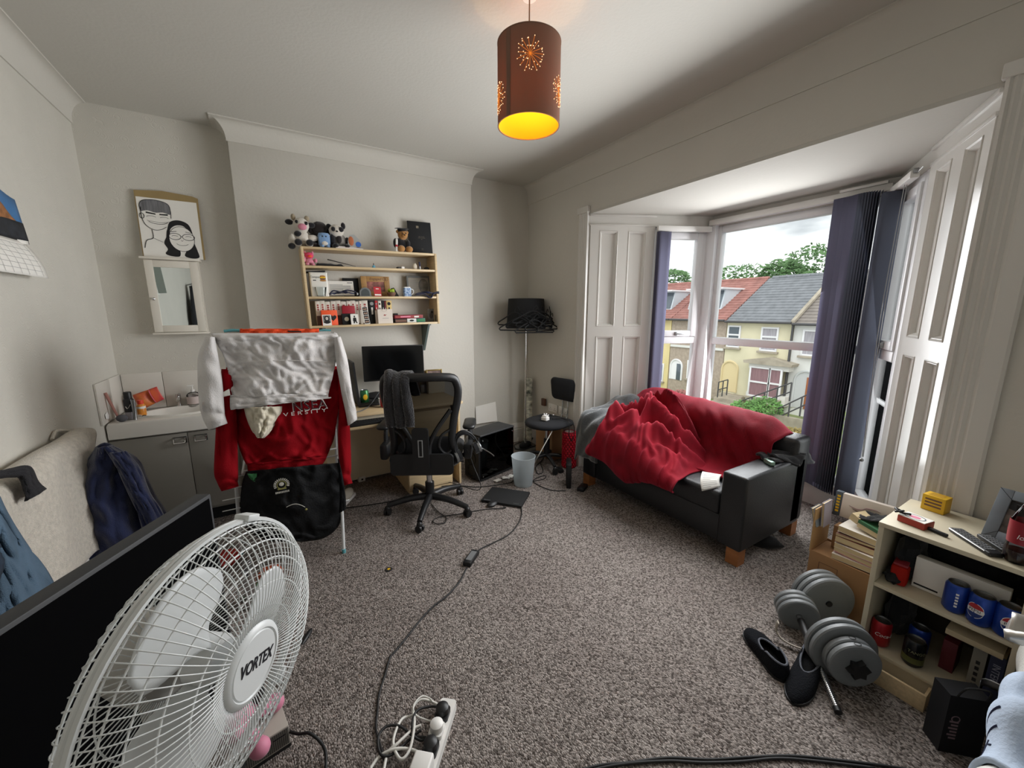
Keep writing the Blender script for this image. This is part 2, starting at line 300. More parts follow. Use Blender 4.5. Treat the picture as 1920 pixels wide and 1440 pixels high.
# walls under and around the windows
g = G().box(.60, 1.16, .02, .12, 0, .20, MA).box(.64, 1.18, -.12, -.02, 0, .20, MB).box(0, 1.25, .02, .12, 0, .20, MC)
g.box(0, .62, .035, .14, 0, ZL, MA).box(0, .66, -.14, -.035, 0, ZL, MB)
g.box(.60, 1.16, .0, .12, 2.25, ZL, MA).box(.64, 1.18, -.12, 0, 2.25, ZL, MB).box(-.01, 1.26, 0, .12, 2.25, ZL, MC)
struct('wall_bay', g, GLOSS, ang=25)
struct('trim_sill', G().box(.60, 1.15, -.03, .10, .195, .215, MA, bev=.006).box(.64, 1.16, -.10, .03, .195, .215, MB, bev=.006).box(.0, 1.25, -.03, .10, .195, .215, MC, bev=.006), GLOSS)
PANE = glass('window_glass', (.97, .985, .98), .05)
def bars(g, x0, x1, z0, z1, w, y0, y1, M, bev=.006):
    g.box(x0, x0+w, y0, y1, z0, z1, M, bev).box(x1-w, x1, y0, y1, z0, z1, M, bev).box(x0+w, x1-w, y0, y1, z0, z0+w, M, bev).box(x0+w, x1-w, y0, y1, z1-w, z1, M, bev); return g
def window(name, M, x0, x1, s, tz=1.232, sash=True):
    q = lambda a, b: (min(a*s, b*s), max(a*s, b*s))
    g = bars(G(), x0, x1, .215, 2.25, .055, *q(.0, .07), M); g.box(x0+.055, x1-.055, *q(-.006, .07), tz-.03, tz+.035, M, bev=.01)
    o = struct(name, g, PVC, ang=40)
    if sash: bars(G(), x0+.05, x1-.05, tz+.037, 2.20, .055, *q(-.012, .05), M).out('sash', PVC, o, ang=40)
    k = .10 if sash else .052
    G().box(x0+k, x1-k, *q(.03, .036), tz+(.09 if sash else .03), 2.2-(.05 if sash else 0), M).out('pane', PANE, o)
    G().box(x0+.052, x1-.052, *q(.03, .036), .265, tz-.028, M).out('pane', PANE, o)
    if sash:
        h = G().box((x0+x1)/2-.02, (x0+x1)/2+.09, *q(-.032, -.02), tz+.055, tz+.07, M, bev=.004).box((x0+x1)/2-.02, (x0+x1)/2+.01, *q(-.03, -.01), tz+.045, tz+.08, M, bev=.003); h.out('handle', STEEL, o)
    return o
window('window_1', MA, .63, 1.11, 1); window('window_2', MC, .035, 1.215, 1, 1.232, False); window('window_3', MB, .67, 1.13, -1)
g = G()
for M in (Tm(3.505, 2.255), Tm(3.505, 1.035)): g.prism([(-.06, -.045), (.06, -.045), (.08, .045), (-.055, .045)], .2, 2.26, M)
struct('trim_window_posts', g, PVC)
# ----------------------------------------------------------------- vertical blinds
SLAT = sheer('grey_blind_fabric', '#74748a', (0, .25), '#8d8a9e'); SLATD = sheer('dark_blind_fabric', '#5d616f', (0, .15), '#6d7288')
def slat(t, M, wd, z0, z1, m, bow=.006):
    G().grid(lambda u, v: ((u-.5)*wd, bow*(1-(2*u-1)**2), lerp(z1, z0, v)), 4, 8).out('slat', m, t, solid=.0012, M=M)
    G().box(-wd*.45, wd*.45, -.002, .004, z0-.002, z0+.03, bev=.001).out('weight_pocket', m, t, M=M)
t = thing('vertical_blind', 'slim grey vertical blind bunched beside the far panelled splay', 'blind', MA @ Tm(.60, -.04), 'vertical blinds in the bay')
G().box(-.0, .5, -.03, .01, 2.20, 2.245, bev=.004).out('head_rail', WHITE, t)
for k in range(4): slat(t, Tm(.055+.004*k, -.012-.008*k) @ Rz(3+2*k), .115, .24, 2.195, SLAT)
G().tube(spline([(.0, .01, 2.2), (-.006, -.01, 1.7), (-.012, -.012, 1.2), (-.005, 0, .86)], 12), .0025, 6).out('cord', WHITE, t)
t = thing('vertical_blind', 'wide dark grey vertical blind drawn into a thick stack of slats', 'blind', Matrix(), 'vertical blinds in the bay')
G().box(3.42, 3.475, 1.03, 2.26, 2.255, 2.30, bev=.005).box(3.40, 3.42, 1.05, 1.3, 2.30, 2.315).out('head_rail', WHITE, t)
for k in range(12):
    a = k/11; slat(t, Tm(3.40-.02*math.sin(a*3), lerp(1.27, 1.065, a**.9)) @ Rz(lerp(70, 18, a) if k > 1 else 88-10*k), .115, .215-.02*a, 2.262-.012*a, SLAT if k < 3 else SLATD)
t = thing('vertical_blind', 'narrow dark vertical blind folded flat beside the glossy near splay', 'blind', MB @ Tm(.66, .04), 'vertical blinds in the bay')
G().box(.03, .50, -.01, .03, 2.215, 2.255, bev=.004).out('head_rail', WHITE, t)
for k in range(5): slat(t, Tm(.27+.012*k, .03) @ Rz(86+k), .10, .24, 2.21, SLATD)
G().tube([(.03, .0, 2.24), (.02, .005, 2.235), (-.04, .0, 2.25)], .002, 6).cyl(.012, -.01, .01, 12, Tm(.02, .012, 2.25) @ Rx(90)).out('bracket', STEEL, t)
G().tube(spline([(.10, .02, 2.2), (.085, .03, 1.6), (.06, .03, 1.1), (.02, .025, .62)], 14), .0022, 6).tube(spline([(.10, .03, 2.2), (.09, .04, 1.5), (.05, .035, 1.0), (.02, .03, .62)], 14), .0022, 6).sph((.02, .03, .6), .012, 10, 6).out('bead_cord', STEEL, t)
# ================================================================= across the street
def onF(u, v, X=25.0): return onX(u, v, X)
CREAMH = mat('cream_render', '#d6cfb2', .9, var=.08, vs=.8, bump=.3, bs=8); WHITEH = mat('white_render', '#dcdcd8', .9, var=.05, vs=.6, bump=.3, bs=8); PEB = mat('pebbledash', '#a89a8c', .95, var=.14, vs=6, bump=.4, bs=10)
SLATE = mat('grey_roof_tiles', '#7d8084', .85, var=.16, vs=3, stretch=(.3, 1, 1)); REDT = mat('red_roof_tiles', '#9d7068', .85, var=.18, vs=3, stretch=(.3, 1, 1)); BRT = mat('brown_roof_tiles', '#87807a', .85, var=.15, vs=3)
STONE = mat('old_stone', '#a39a8b', .95, var=.2, vs=2, bump=.4, bs=6); ROAD = mat('asphalt', '#73757a', .95, var=.08, vs=.5); SOIL = mat('garden_ground', '#7f8a5c', .95, var=.3, vs=.7)
struct('ground_street', G().box(4.2, 90, -60, 90, -6.3, -6.1), ROAD)
struct('ground_gardens', G().box(19.5, 25.0, -20, 40, -6.1, -4.3), SOIL); struct('trim_garden_wall', G().box(19.2, 19.5, -20, 40, -6.1, -4.0), STONE)
NET = mat('lace_curtain', '#a5a2a8', .9, var=.2, vs=3, stretch=(1, 6, .4)); PINKC = mat('pink_curtain', '#8d6f74', .9, var=.15, vs=3, stretch=(1, 6, .4)); ROOMD = mat('dark_room_glass', '#59636b', .1)
DOORO = mat('orange_wood_door', '#a2623a', .5); IRON = mat('dark_railing_paint', '#4b4a4c', .6); DORM = mat('pale_dormer_cladding', '#c9d2d8', .5)
def roof(t, m, y0, y1, zs=.86, ze=3.75, xs=24.75, xe=29.5, n=17):
    g = G()                                                   # lapped courses, each a step proud of the one above
    for k in range(n):
        a, b = k/n, (k+1)/n; g.prism([(lerp(xs, xe, a), lerp(zs, ze, a)), (lerp(xs, xe, b)+.12, lerp(zs, ze, b)-.02), (lerp(xs, xe, b)+.12, lerp(zs, ze, b)-.1), (lerp(xs, xe, a), lerp(zs, ze, a)-.1+.0)], 0, y1-y0, Matrix(((1, 0, 0, 0), (0, 0, 1, y0), (0, 1, 0, .06), (0, 0, 0, 1))))
    tag(g.out('roof_courses', m, t), kind='stuff')
    g = G()
    for k in range(int((y1-y0)/.45)): g.cyl(.13, 0, .44, 10, Tm(xe, y0+.45*k, ze+.02) @ Rx(-90))
    g.out('ridge_tiles', m, t)
def hwin(t, u0, v0, u1, v1, fill, split=1, mid=None, X=24.98, name='window'):
    a, b = onF(u0, v0, X), onF(u1, v1, X); y1, y0, z1, z0 = a.y, b.y, a.z, b.z
    f = bars(G(), 0, y1-y0, z0, z1, .09, -.06, .06, frame((X, y1, 0), (0, -1, 0)))
    for k in range(1, split): x = (y1-y0)*k/split; f.box(X-.06, X+.06, y1-x-.05, y1-x+.05, z0+.09, z1-.09)
    if mid: zz = lerp(z1, z0, mid); f.box(X-.06, X+.06, y0+.09, y1-.09, zz-.05, zz+.05)
    o = f.out(name, PVC, t); G().box(X-.01, X+.01, y0+.05, y1-.05, z0+.05, z1-.05).out('pane', fill, o)
    G().box(X-.16, X+.02, y0-.1, y1+.1, z0-.12, z0, bev=.01).out('sill', STONE, o); return o
def arch(t, u0, u1, vt, vb, back, door=None, X=25.0):
    a, b = onF(u0, vt, X), onF(u1, vb, X); yc, hw, z1, z0 = (a.y+b.y)/2, abs(a.y-b.y)/2, a.z, b.z
    pts = [(yc-hw, z0), (yc+hw, z0)]+[(yc+hw*math.cos(PI*k/10), z1-hw+hw*math.sin(PI*k/10)) for k in range(11)]
    o = G().prism(pts, 0, .02, Matrix(((0, 0, -1, X-.012), (1, 0, 0, 0), (0, 1, 0, 0), (0, 0, 0, 1)))).out('porch', back, t)
    rs = G(); ring = [Vector((X-.03, y, z)) for y, z in pts[1:]+[pts[0]]]; rs.tube(ring, .07, 6).out('porch_arch', back, o)
    if door: G().box(X-.06, X-.01, yc-hw*.95, yc-.05, z0, z1-hw*.6, bev=.01).out('door', door, o)
    return o
def house(label, y0, y1, wm, rm, ze=.86):
    t = thing('terraced_house', label, 'house', Matrix(), 'terraced houses across the street')
    G().box(25, 33, y0, y1, -4.4, ze).out('wall', wm, t); roof(t, rm, y0, y1, ze)
    G().prism([(25, .8), (29.5, 3.7), (34, .8)], y0+.02, y1-.02, Matrix(((1, 0, 0, 0), (0, 0, 1, 0), (0, 1, 0, 0), (0, 0, 0, 1)))).out('gable', wm, t)
    G().tube([(24.66, y0, ze+.02), (24.66, y1, ze+.02)], .07, 8).out('gutter', IRON, t); return t
h1 = house('cream terraced house with grey tiled roof and pedimented bay window', 10.82, 14.62, CREAMH, SLATE)
hwin(h1, 1366, 610, 1386, 652, ROOMD, mid=.42); hwin(h1, 1429, 613, 1456, 660, NET, mid=.4); arch(h1, 1356, 1379, 676, 736, mat('pale_porch_door', '#d9c79c', .7))
a, b = onF(1404, 680, 24.4), onF(1470, 757, 24.4); g = G()
for y, z, x in ((a.y, a.z, 24.4),): g.box(24.45, 25, b.y, a.y, b.z-.2, b.z+.35).box(24.45, 25, b.y, a.y, a.z-.3, a.z)
gb = g.out('bay', mat('white_bay_frame', '#dedcd6', .6), h1); G().prism([(b.y-.2, a.z), (a.y+.2, a.z), (a.y+.25, a.z+.16), ((a.y+b.y)/2, a.z+.42), (b.y-.25, a.z+.16)], 24.2, 25.05, Matrix(((0, 0, 1, 0), (1, 0, 0, 0), (0, 1, 0, 0), (0, 0, 0, 1)))).out('pediment', STONE, gb)
hwin(h1, 1407, 686, 1440, 748, PINKC, mid=.5, X=24.43, name='bay_window'); hwin(h1, 1443, 690, 1461, 750, PINKC, mid=.5, X=24.43, name='bay_window')
h2 = house('white terraced house with brown tiled roof and orange wooden door', 3.5, 10.78, WHITEH, BRT, .80)
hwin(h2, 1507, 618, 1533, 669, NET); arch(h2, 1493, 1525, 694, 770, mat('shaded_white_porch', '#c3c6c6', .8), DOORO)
G().tube([(24.85, 10.80, .8), (24.85, 10.80, -4.2)], .06, 8).out('drainpipe', IRON, h2); G().box(24.7, 29.6, 10.68, 10.86, .0, .16, Matrix(((1, 0, 0, 0), (0, 1, 0, 0), (.61, 0, 1, -14.2), (0, 0, 0, 1)))).out('verge', STONE, h2)
h3 = house('pebbledashed terraced house with red tiled roof and glazed dormer', 14.66, 18.75, PEB, REDT, .92)
hwin(h3, 1290, 675, 1300, 711, ROOMD, mid=.5); arch(h3, 1259, 1277, 673, 713, PVC, ROOMD)
G().box(24.9, 25, 14.7, 18.7, -1.02, -.86).out('string_course', WHITEH, h3)
def dormer(t, ya, yb):
    G().prism([(25.9, 1.66), (26.3, 3.0), (28.4, 3.02), (28.4, 2.9)], ya, yb, Matrix(((1, 0, 0, 0), (0, 0, 1, 0), (0, 1, 0, 0), (0, 0, 0, 1)))).out('dormer', DORM, t)
    d = G().prism([(25.86, 1.75), (26.22, 2.92), (26.26, 2.9), (25.9, 1.73)], ya+.1, yb-.1, Matrix(((1, 0, 0, 0), (0, 0, 1, 0), (0, 1, 0, 0), (0, 0, 0, 1)))).out('dormer_window', ROOMD, t)
    G().box(25.7, 28.6, ya-.12, yb+.12, 3.0, 3.1).out('dormer_roof', PVC, t)
dormer(h3, 15.7, 18.2)
h4 = house('yellow end house with red tiled roof mostly hidden behind window post', 18.8, 23.2, mat('yellow_render', '#d8c794', .9, var=.06, vs=1), REDT, .92); dormer(h4, 19.6, 22.2); hwin(h4, 1232, 680, 1243, 715, ROOMD)
hwin(h2, 1598, 700, 1625, 760, NET); hwin(h2, 1585, 640, 1600, 680, NET)
# ramp railings, steps and planting in front of the houses
def rails(label, p, n, hgt=.95):
    t = thing('ramp_railing', label, 'railing', Matrix(), 'iron ramp railings')
    for k in (1, .5): G().tube([q+Vector((0, 0, hgt*k)) for q in p], .035, 6).out('rail', IRON, t)
    for i in range(n+1): q = Vector(interp([tuple(a) for a in p], i/n)) if len(p) > 2 else p[0].lerp(p[1], i/n); G().rod(q, q+Vector((0, 0, hgt)), .035, 6).out('post', IRON, t)
rails('upper iron railing rising to the white house door', [onF(1385, 783, 22), onF(1480, 752, 22)], 4); rails('lower iron railing beside the brick ramp', [onF(1455, 800, 21.4), onF(1523, 770, 21.4)], 3); rails('short iron railing by the cream porch', [onF(1345, 745, 23), onF(1362, 741, 23)], 2)
t = thing('entrance_ramp', 'brick paved ramp up to the white house door', 'ramp', Matrix()); a, b = onF(1440, 806, 21.7), onF(1524, 782, 21.7)
G().prism([(a.y, a.z), (b.y, b.z), (b.y, -6), (a.y, -6)], 21.5, 24.9, Matrix(((0, 0, 1, 0), (1, 0, 0, 0), (0, 1, 0, 0), (0, 0, 0, 1)))).out('slope', mat('red_brick_paving', '#96706a', .9, var=.2, vs=3), t); G().box(21.3, 21.5, b.y-.1, a.y, -6.1, b.z-.15).out('side_wall', STONE, t)
t = thing('porch_steps', 'crumbling stone steps up to the cream porch', 'steps', Matrix()); a = onF(1340, 738, 24); b = onF(1384, 738, 24)
for k in range(4): G().box(24.4-.5*k, 25-.5*k, b.y, a.y, -5.9, a.z-.2*k, bev=.03).out('step', STONE, t)
LEAF = mat('green_leaves', '#5f8a45', .7, var=.35, vs=2.5); LEAFD = mat('tree_leaves', '#57794a', .8, var=.3, vs=.6); LEAFY = mat('lime_leaves', '#9cbf35', .6, var=.2, vs=3); LEAFR = mat('rusty_leaves', '#8f7f4b', .8, var=.3, vs=3); BARK = mat('bark', '#6d5b4b', .9)
def shrub(name, label, cat, c, r, n, ls, m, group=None, stem=None, seed=1):
    q = random.Random(seed); t = thing(name, label, cat, Tm(*c), group); g = G()
    for i in range(n):
        d = Vector((q.gauss(0, 1), q.gauss(0, 1), q.gauss(0, 1))).normalized(); k = .55+.45*q.random()**.5; k *= 1+.22*nz(d.x*2+seed, d.y*2, d.z*2)
        p = Vector((d.x*r[0]*k, d.y*r[1]*k, d.z*r[2]*k)); a = Vector((q.gauss(0, 1), q.gauss(0, 1), q.gauss(0, .6))).normalized(); b = a.orthogonal().normalized(); s = ls*(.6+.8*q.random())
        g.face([p-a*s, p+b*s*.5, p+a*s, p-b*s*.5])
    tag(g.out('leaves', m, t, ang=180), kind='stuff'); L = stem if stem else r[2]*.9
    G().rod((0, 0, -L), (0, 0, 0), .06*max(r)+.01, 7, .02).out('stem', BARK, t); return t
for i, (u, v, rr, X, lab) in enumerate(((1385, 523, (2.2, 2.6, 1.25), 36, 'thin green tree peeping over the red ridge'), (1262, 524, (2, 1.7, 1.0), 36, 'small green tree behind the yellow end house'), (1470, 521, (2.4, 1.6, 1.5), 38, 'small dark tree behind the grey roof'), (1530, 512, (3, 2.9, 2.2), 37, 'large bright tree above the grey roof'))):
    c = onX(u, v, X); shrub('garden_tree', lab, 'tree', c, rr, 1500 if i > 1 else 800, .2, LEAFD, 'trees behind the houses', 6, seed=i+3)
for i, (u, v, X, r, m, lab) in enumerate(((1402, 772, 20.5, (.7, 1.0, .6), LEAF, 'green bush below the cream bay window'), (1437, 765, 21.5, (.6, .8, .6), LEAF, 'leafy green bush beside the ramp railing'), (1490, 825, 18, (.7, .7, .5), LEAFR, 'rusty shrub at the foot of the ramp'), (1506, 846, 14, (.5, .55, .5), LEAFY, 'bright lime green shrub close to the window'), (1582, 850, 13, (.6, .7, 1.2), LEAFY, 'tall lime green hedge seen between the blinds'), (1275, 745, 21, (.5, .8, .5), mat('red_brick_wall', '#a5706a', .9, var=.1, vs=3), 'reddish climbing plant on the far garden wall'))):
    shrub('garden_shrub', lab, 'shrub', onX(u, v, X), r, 900, .075, m, 'shrubs across the street', seed=i+20)
# ================================================================= sofa and what lies on it
LEATH = mat('black_faux_leather', '#1b1c1f', .38, bump=.12, bs=120, spec=.5)
S = Tm(2.22, 1.09)
t = thing('sofa', 'small black faux leather two seat sofa in front of the bay window', 'sofa', S)
G().box(.02, .74, .02, 1.365, .095, .27, bev=.012).out('base', LEATH, t)
for y in (0, 1.235): G().box(0, .70, y, y+.15, .098, .565, bev=.016, seg=3).out('arm', LEATH, t)
for y in (.155, .695): G().box(.015, .58, y, y+.535, .255, .415, bev=.03, seg=3).out('seat_cushion', LEATH, t)
G().box(.56, .75, .0, 1.385, .10, .70, bev=.03, seg=3).out('backrest', LEATH, t)
for y in (.16, .70): G().box(.46, .60, y, y+.53, .40, .72, bev=.05, seg=3).out('back_cushion', LEATH, t)
for x in (.01, .65):
    for y in (.01, 1.305): G().prism([(x, y), (x+.075, y), (x+.075, y+.075), (x, y+.075)], 0, .1).out('foot', WOODF, t)
VELV = mat('red_velvet', '#7c0a1c', .8, var=.22, vs=9, bump=.25, bs=260, sheen=.5, spec=.2); VELV.node_tree.nodes['Principled BSDF'].inputs['Sheen Tint'].default_value = (.9, .12, .2, 1)
t = thing('throw', 'crimson velvet throw draped over the sofa back and heaped on its seat', 'blanket', S)
prof = [(.80, .52), (.80, .70), (.70, .79), (.55, .765), (.46, .70), (.42, .55), (.36, .44), (.20, .432)]
tops = [(.10, -.05), (.16, -.03), (.24, -.012), (.45, .0), (.72, .012), (.95, .022), (1.18, .03), (1.30, .01), (1.36, -.04), (1.38, -.10)]
def back(u, v):
    y = lerp(.10, 1.375, u); x, z = interp(prof, v); k = min(range(len(tops)-1), key=lambda i: 0 if tops[i][0] <= y <= tops[i+1][0] else 1); a, b = tops[k], tops[k+1]; dz = lerp(a[1], b[1], (y-a[0])/(b[0]-a[0]))
    e = min(u, 1-u); wq = sm(v*2.2); f = .030*abs(nz(y*5+v*3, v*3, 1))+.016*nz(y*13+v*9, v*4, 5)
    return (x-f*wq*1.6-.0, y+.02*nz(v*4, y*3), max(z+dz*(1-sm((v-.45)*2))+f*.5+.012*nz(y*6, v*5, 2), .428)-.06*sm(1-e*9)*(1-v))
G().grid(back, 90, 44).out('back_drape', VELV, t, ang=180, solid=.012)
bumps = [(.30, 1.00, .23, .22, .24), (.12, .72, .14, .22, .16), (.05, .98, .17, .16, .20), (.22, .60, .10, .16, .12), (.34, .78, .22, .16, .20), (.05, 1.14, .13, .14, .08), (.06, .45, .07, .14, .12)]
def heap(u, v):
    y = lerp(.40, 1.23, u)+.03*nz(v*3, u*3, 9); e = min(u, 1-u); fx = lerp(.52, -.055, min(1, v/.72)); x = fx
    h = sum(a*math.exp(-((x-bx)/sx)**2-((y-by)/sy)**2) for bx, by, a, sx, sy in bumps)
    wx, wy = x+.10*nz(x*4, y*4, 3), y+.14*nz(x*4, y*4, 7); rid = 1.7*math.exp(-(nz(wx*7+wy*5, wy*2-wx*3, 4)*3.4)**2)-.5; rid2 = 1.5*math.exp(-(nz(wx*12-wy*9, wy*5, 8)*3.2)**2)-.5
    h = h*(.76+.40*rid)+.028*rid2*min(1, h*12); z = .422+h*sm(e*7); dr = max(0, (v-.72)/.28)
    if dr: z = lerp(z, lerp(.33, .24, math.exp(-((y-.82)/.14)**2)), sm(dr)**.8); x = -.055-.035*math.sin(dr*PI)*(1+rid*.5)-.01
    return (x, y+.02*rid2*dr, z)
G().grid(heap, 130, 90).out('bunched_heap', VELV, t, ang=180, solid=.008)
GREYB = mat('grey_fleece', '#484b4d', .95, var=.15, vs=30, bump=.5, bs=160, sheen=.6)
t = thing('throw', 'grey fleece blanket crumpled over the far arm of the sofa', 'blanket', S)
pf = [(-.03, .27), (-.035, .44), (-.01, .59), (.10, .63), (.26, .66), (.42, .74), (.56, .66)]
def gb_(u, v):
    x, z = interp(pf, v); y = lerp(1.16, 1.43, u); r = 1-abs(nz(y*9+v*3, v*4, 2))*2; side = sm((y-1.40)/.03)
    return (x-.02*r*(1-v), y+.012*nz(v*6, u*4), z+.035*r*math.sin(PI*min(1, v*1.2))+.05*math.exp(-((u-.35)/.25)**2)*v-.06*side-.12*sm((.12-u)/.12)*sm(v*2))
G().grid(gb_, 44, 56).out('fleece', GREYB, t, ang=180, solid=.016)
TROU = mat('black_trouser_cloth', '#1d1f24', .85, bump=.2, bs=200, sheen=.3)
t = thing('trousers', 'black trousers folded over the near arm of the sofa', 'trousers', Matrix())
def quad4(c, z, seed, amp=.012):
    P = [fl(*q) if len(q) == 3 else fl(*q, z) for q in c]
    return lambda u, v: (lambda p: (p.x+amp*.5*nz(u*3, v*3, seed), p.y, p.z+amp*nz(u*5, v*4, seed+1)+amp*.6*math.sin(u*9+v*4)))(P[0].lerp(P[1], u).lerp(P[3].lerp(P[2], u), v))
G().grid(quad4([(1417, 852, .586), (1447, 866, .584), (1528, 868, .50), (1505, 838, .60)], .585, 3), 14, 18).out('leg', TROU, t, ang=180, solid=.014)
G().grid(quad4([(1432, 846, .60), (1452, 856, .60), (1500, 874, .54), (1512, 850, .605)], .6, 7), 14, 18).out('leg', TROU, t, ang=180, solid=.014)
o = G().box(-.035, .035, -.014, .014, 0, .026, bev=.004).out('lighter_box', mat('pale_green_metal', '#8fae9f', .3, .6), None, M=Tm(*fl(1442, 870, .567)) @ Rz(60)); tag(o, 'small pale green box on the near sofa arm beside the trousers', 'box')
P = [fl(1317, 884, .50), fl(1353, 890, .47), fl(1351, 913, .425), fl(1316, 921, .405)]
o = G().grid(lambda u, v: (lambda p: (p.x-.02*math.sin(PI*v), p.y, p.z+.012*math.sin(PI*v)))(P[0].lerp(P[1], u).lerp(P[3].lerp(P[2], u), v)), 6, 10).out('letter', PAPER, None, ang=180, solid=.0008)
tag(o, 'printed white letter lying on the black sofa seat', 'letter')
for k in range(9):
    p = k/10+.06; G().grid(lambda u, v: (lambda q: (q.x-.02*math.sin(PI*(p+v*.015))-.0016, q.y-.0006, q.z+.012*math.sin(PI*(p+v*.015))+.0012))(P[0].lerp(P[1], .12+u*(.75 if k % 4 else .4)).lerp(P[3].lerp(P[2], .12+u*(.75 if k % 4 else .4)), p+v*.015)), 3, 1).out('text_line', GREYPR, o)
o = G().sph((0, 0, .02), (.05, .12, .045), 14, 8, fn=lambda d: 1+.2*nz(d.x*2, d.y*2, d.z*2)).out('shoe', BLKF, None, M=Tm(*fl(1425, 1018, .012)) @ Rz(30)); tag(o, 'black crumpled shoe tucked under the sofa end', 'shoe')
# ================================================================= corner beyond the sofa
def wheel_base(t, n, rad, a0, hub_z, m, r0=.028, r1=.016):
    for k in range(n):
        a = R(a0+360/n*k); d = Vector((math.cos(a), math.sin(a), 0)); p0 = d*.02+Vector((0, 0, hub_z)); p1 = d*rad+Vector((0, 0, .075))
        l = G().tube(spline([p0, d*rad*.5+Vector((0, 0, lerp(hub_z, .075, .45)+.012)), p1], 8), lambda q: lerp(r0, r1, q), 8).out('leg', m, t, ang=60)
        c = G().cyl(.026, -.022, -.006, 14, Tm(d.x*rad, d.y*rad, .026) @ Rz(math.degrees(a)+70) @ Rx(90)).cyl(.026, .006, .022, 14, Tm(d.x*rad, d.y*rad, .026) @ Rz(math.degrees(a)+70) @ Rx(90)).sph((d.x*rad, d.y*rad, .05), (.022, .022, .028), 10, 6); c.out('castor', BLACK, l)
def rbox2(x, y, r, n=5):
    return [(cx+r*math.cos(a), cy+r*math.sin(a)) for cx, cy, s in ((x-r, y-r, 0), (-x+r, y-r, 1), (-x+r, -y+r, 2), (x-r, -y+r, 3)) for a in [PI/2*(s+k/n) for k in range(n+1)]]
def pad(poly, z0, z1, puff=.02, M=None, g=None):          # an upholstered slab with rounded rims
    g = g or G(); cx = sum(p[0] for p in poly)/len(poly); cy = sum(p[1] for p in poly)/len(poly); rs = []
    for s, z in ((.0, z0), (.90, z0), (.98, z0+.25*(z1-z0)), (1, (z0+z1)/2), (.98, z1-.25*(z1-z0)), (.90, z1), (.5, z1+puff*.6), (.0, z1+puff*.7)):
        rs.append([g._v((lerp(cx, x, s), lerp(cy, y, s), z), M) for x, y in poly])
    g.rings(rs, True, False); bmesh.ops.remove_doubles(g.bm, verts=g.bm.verts, dist=1e-5); return g
ch = Tm(2.19, 2.97) @ Rz(12)
t = thing('swivel_chair', 'small charcoal swivel chair with chrome back bars in the corner', 'chair', ch)
dpoly = [(.20*math.cos(a)-.02, .21*math.sin(a)) for a in [PI/2+PI*k/12 for k in range(13)]]+[(.16, -.205), (.21, -.15), (.215, 0), (.21, .15), (.16, .205)]
CHARC = mat('charcoal_upholstery', '#1e1f23', .95, bump=.35, bs=320)
pad(dpoly, .415, .465, .012).out('seat', CHARC, t, ang=60)
pad(rbox2(.155, .115, .05), -.02, .02, .012, Tm(.235, 0, .735) @ Ry(-8) @ Rz(0) @ Matrix(((0, 0, -1, 0), (1, 0, 0, 0), (0, 1, 0, 0), (0, 0, 0, 1)))).out('backrest', CHARC, t, ang=60)
for y in (-.035, .035): G().tube(spline([(.02, y, .41), (.20, y, .405), (.265, y, .46), (.272, y, .7)], 14), .008, 8).out('back_bar', CHROME, t)
G().cyl(.016, .24, .42, 14).out('column', CHROME, t); G().cyl(.03, .10, .28, 16, bev=.004).out('column_sleeve', BLACK, t); G().box(-.05, .08, -.05, .05, .395, .418, bev=.006).out('mechanism', BLACK, t)
wheel_base(t, 5, .235, 170, .11, BLACK, .022, .014)
CB = mat('black_cable_rubber', '#131314', .6); CW = mat('white_cable', '#d9d7d0', .5)
def cable(name, label, pts, r, m=CB, n=None, group=None, parent=None):
    o = G().tube(spline(pts, n or len(pts)*6), r, 7).out(name, m, parent, ang=180); return o if parent else tag(o, label, 'cable', group)
def plug_body(g, M, s=1):
    g.prism(rbox2(.024*s, .026*s, .010*s), 0, .022*s, M); g.prism(rbox2(.018*s, .02*s, .008*s), .022*s, .034*s, M)
    return g
zs = .484
p = ch @ Vector((-.06, -.03, zs)); o = thing('plug_adapter', 'white travel plug adapter lying on the swivel chair seat', 'plug', Tm(*p) @ Rz(20))
plug_body(G(), Tm(0, 0, .0), 1.25).out('body', WHITE, o)
for q in ((-.012, .0), (.012, .0), (0, .016)): G().box(q[0]-.003, q[0]+.003, q[1]-.002, q[1]+.002, .04, .062).out('pin', WHITE, o)
o = cable('cable', 'tangled black and silver cable hanging off the swivel chair seat', [ch @ Vector(q) for q in ((.10, .02, zs), (.06, .08, zs+.012), (.0, .06, zs+.004), (-.02, -.01, zs+.01), (.06, -.06, zs+.006), (.09, -.14, zs), (.06, -.222, .47), (.05, -.235, .36), (.09, -.235, .29), (.13, -.232, .36), (.11, -.225, .46), (.08, -.12, zs+.008), (.0, -.06, zs+.004))], .0042)
for q in ((.05, .03), (.09, .0), (.03, .06), (.07, .07)): G().sph(tuple(ch @ Vector((*q, zs+.012))), .011, 8, 6).out('connector', CHROME, o)
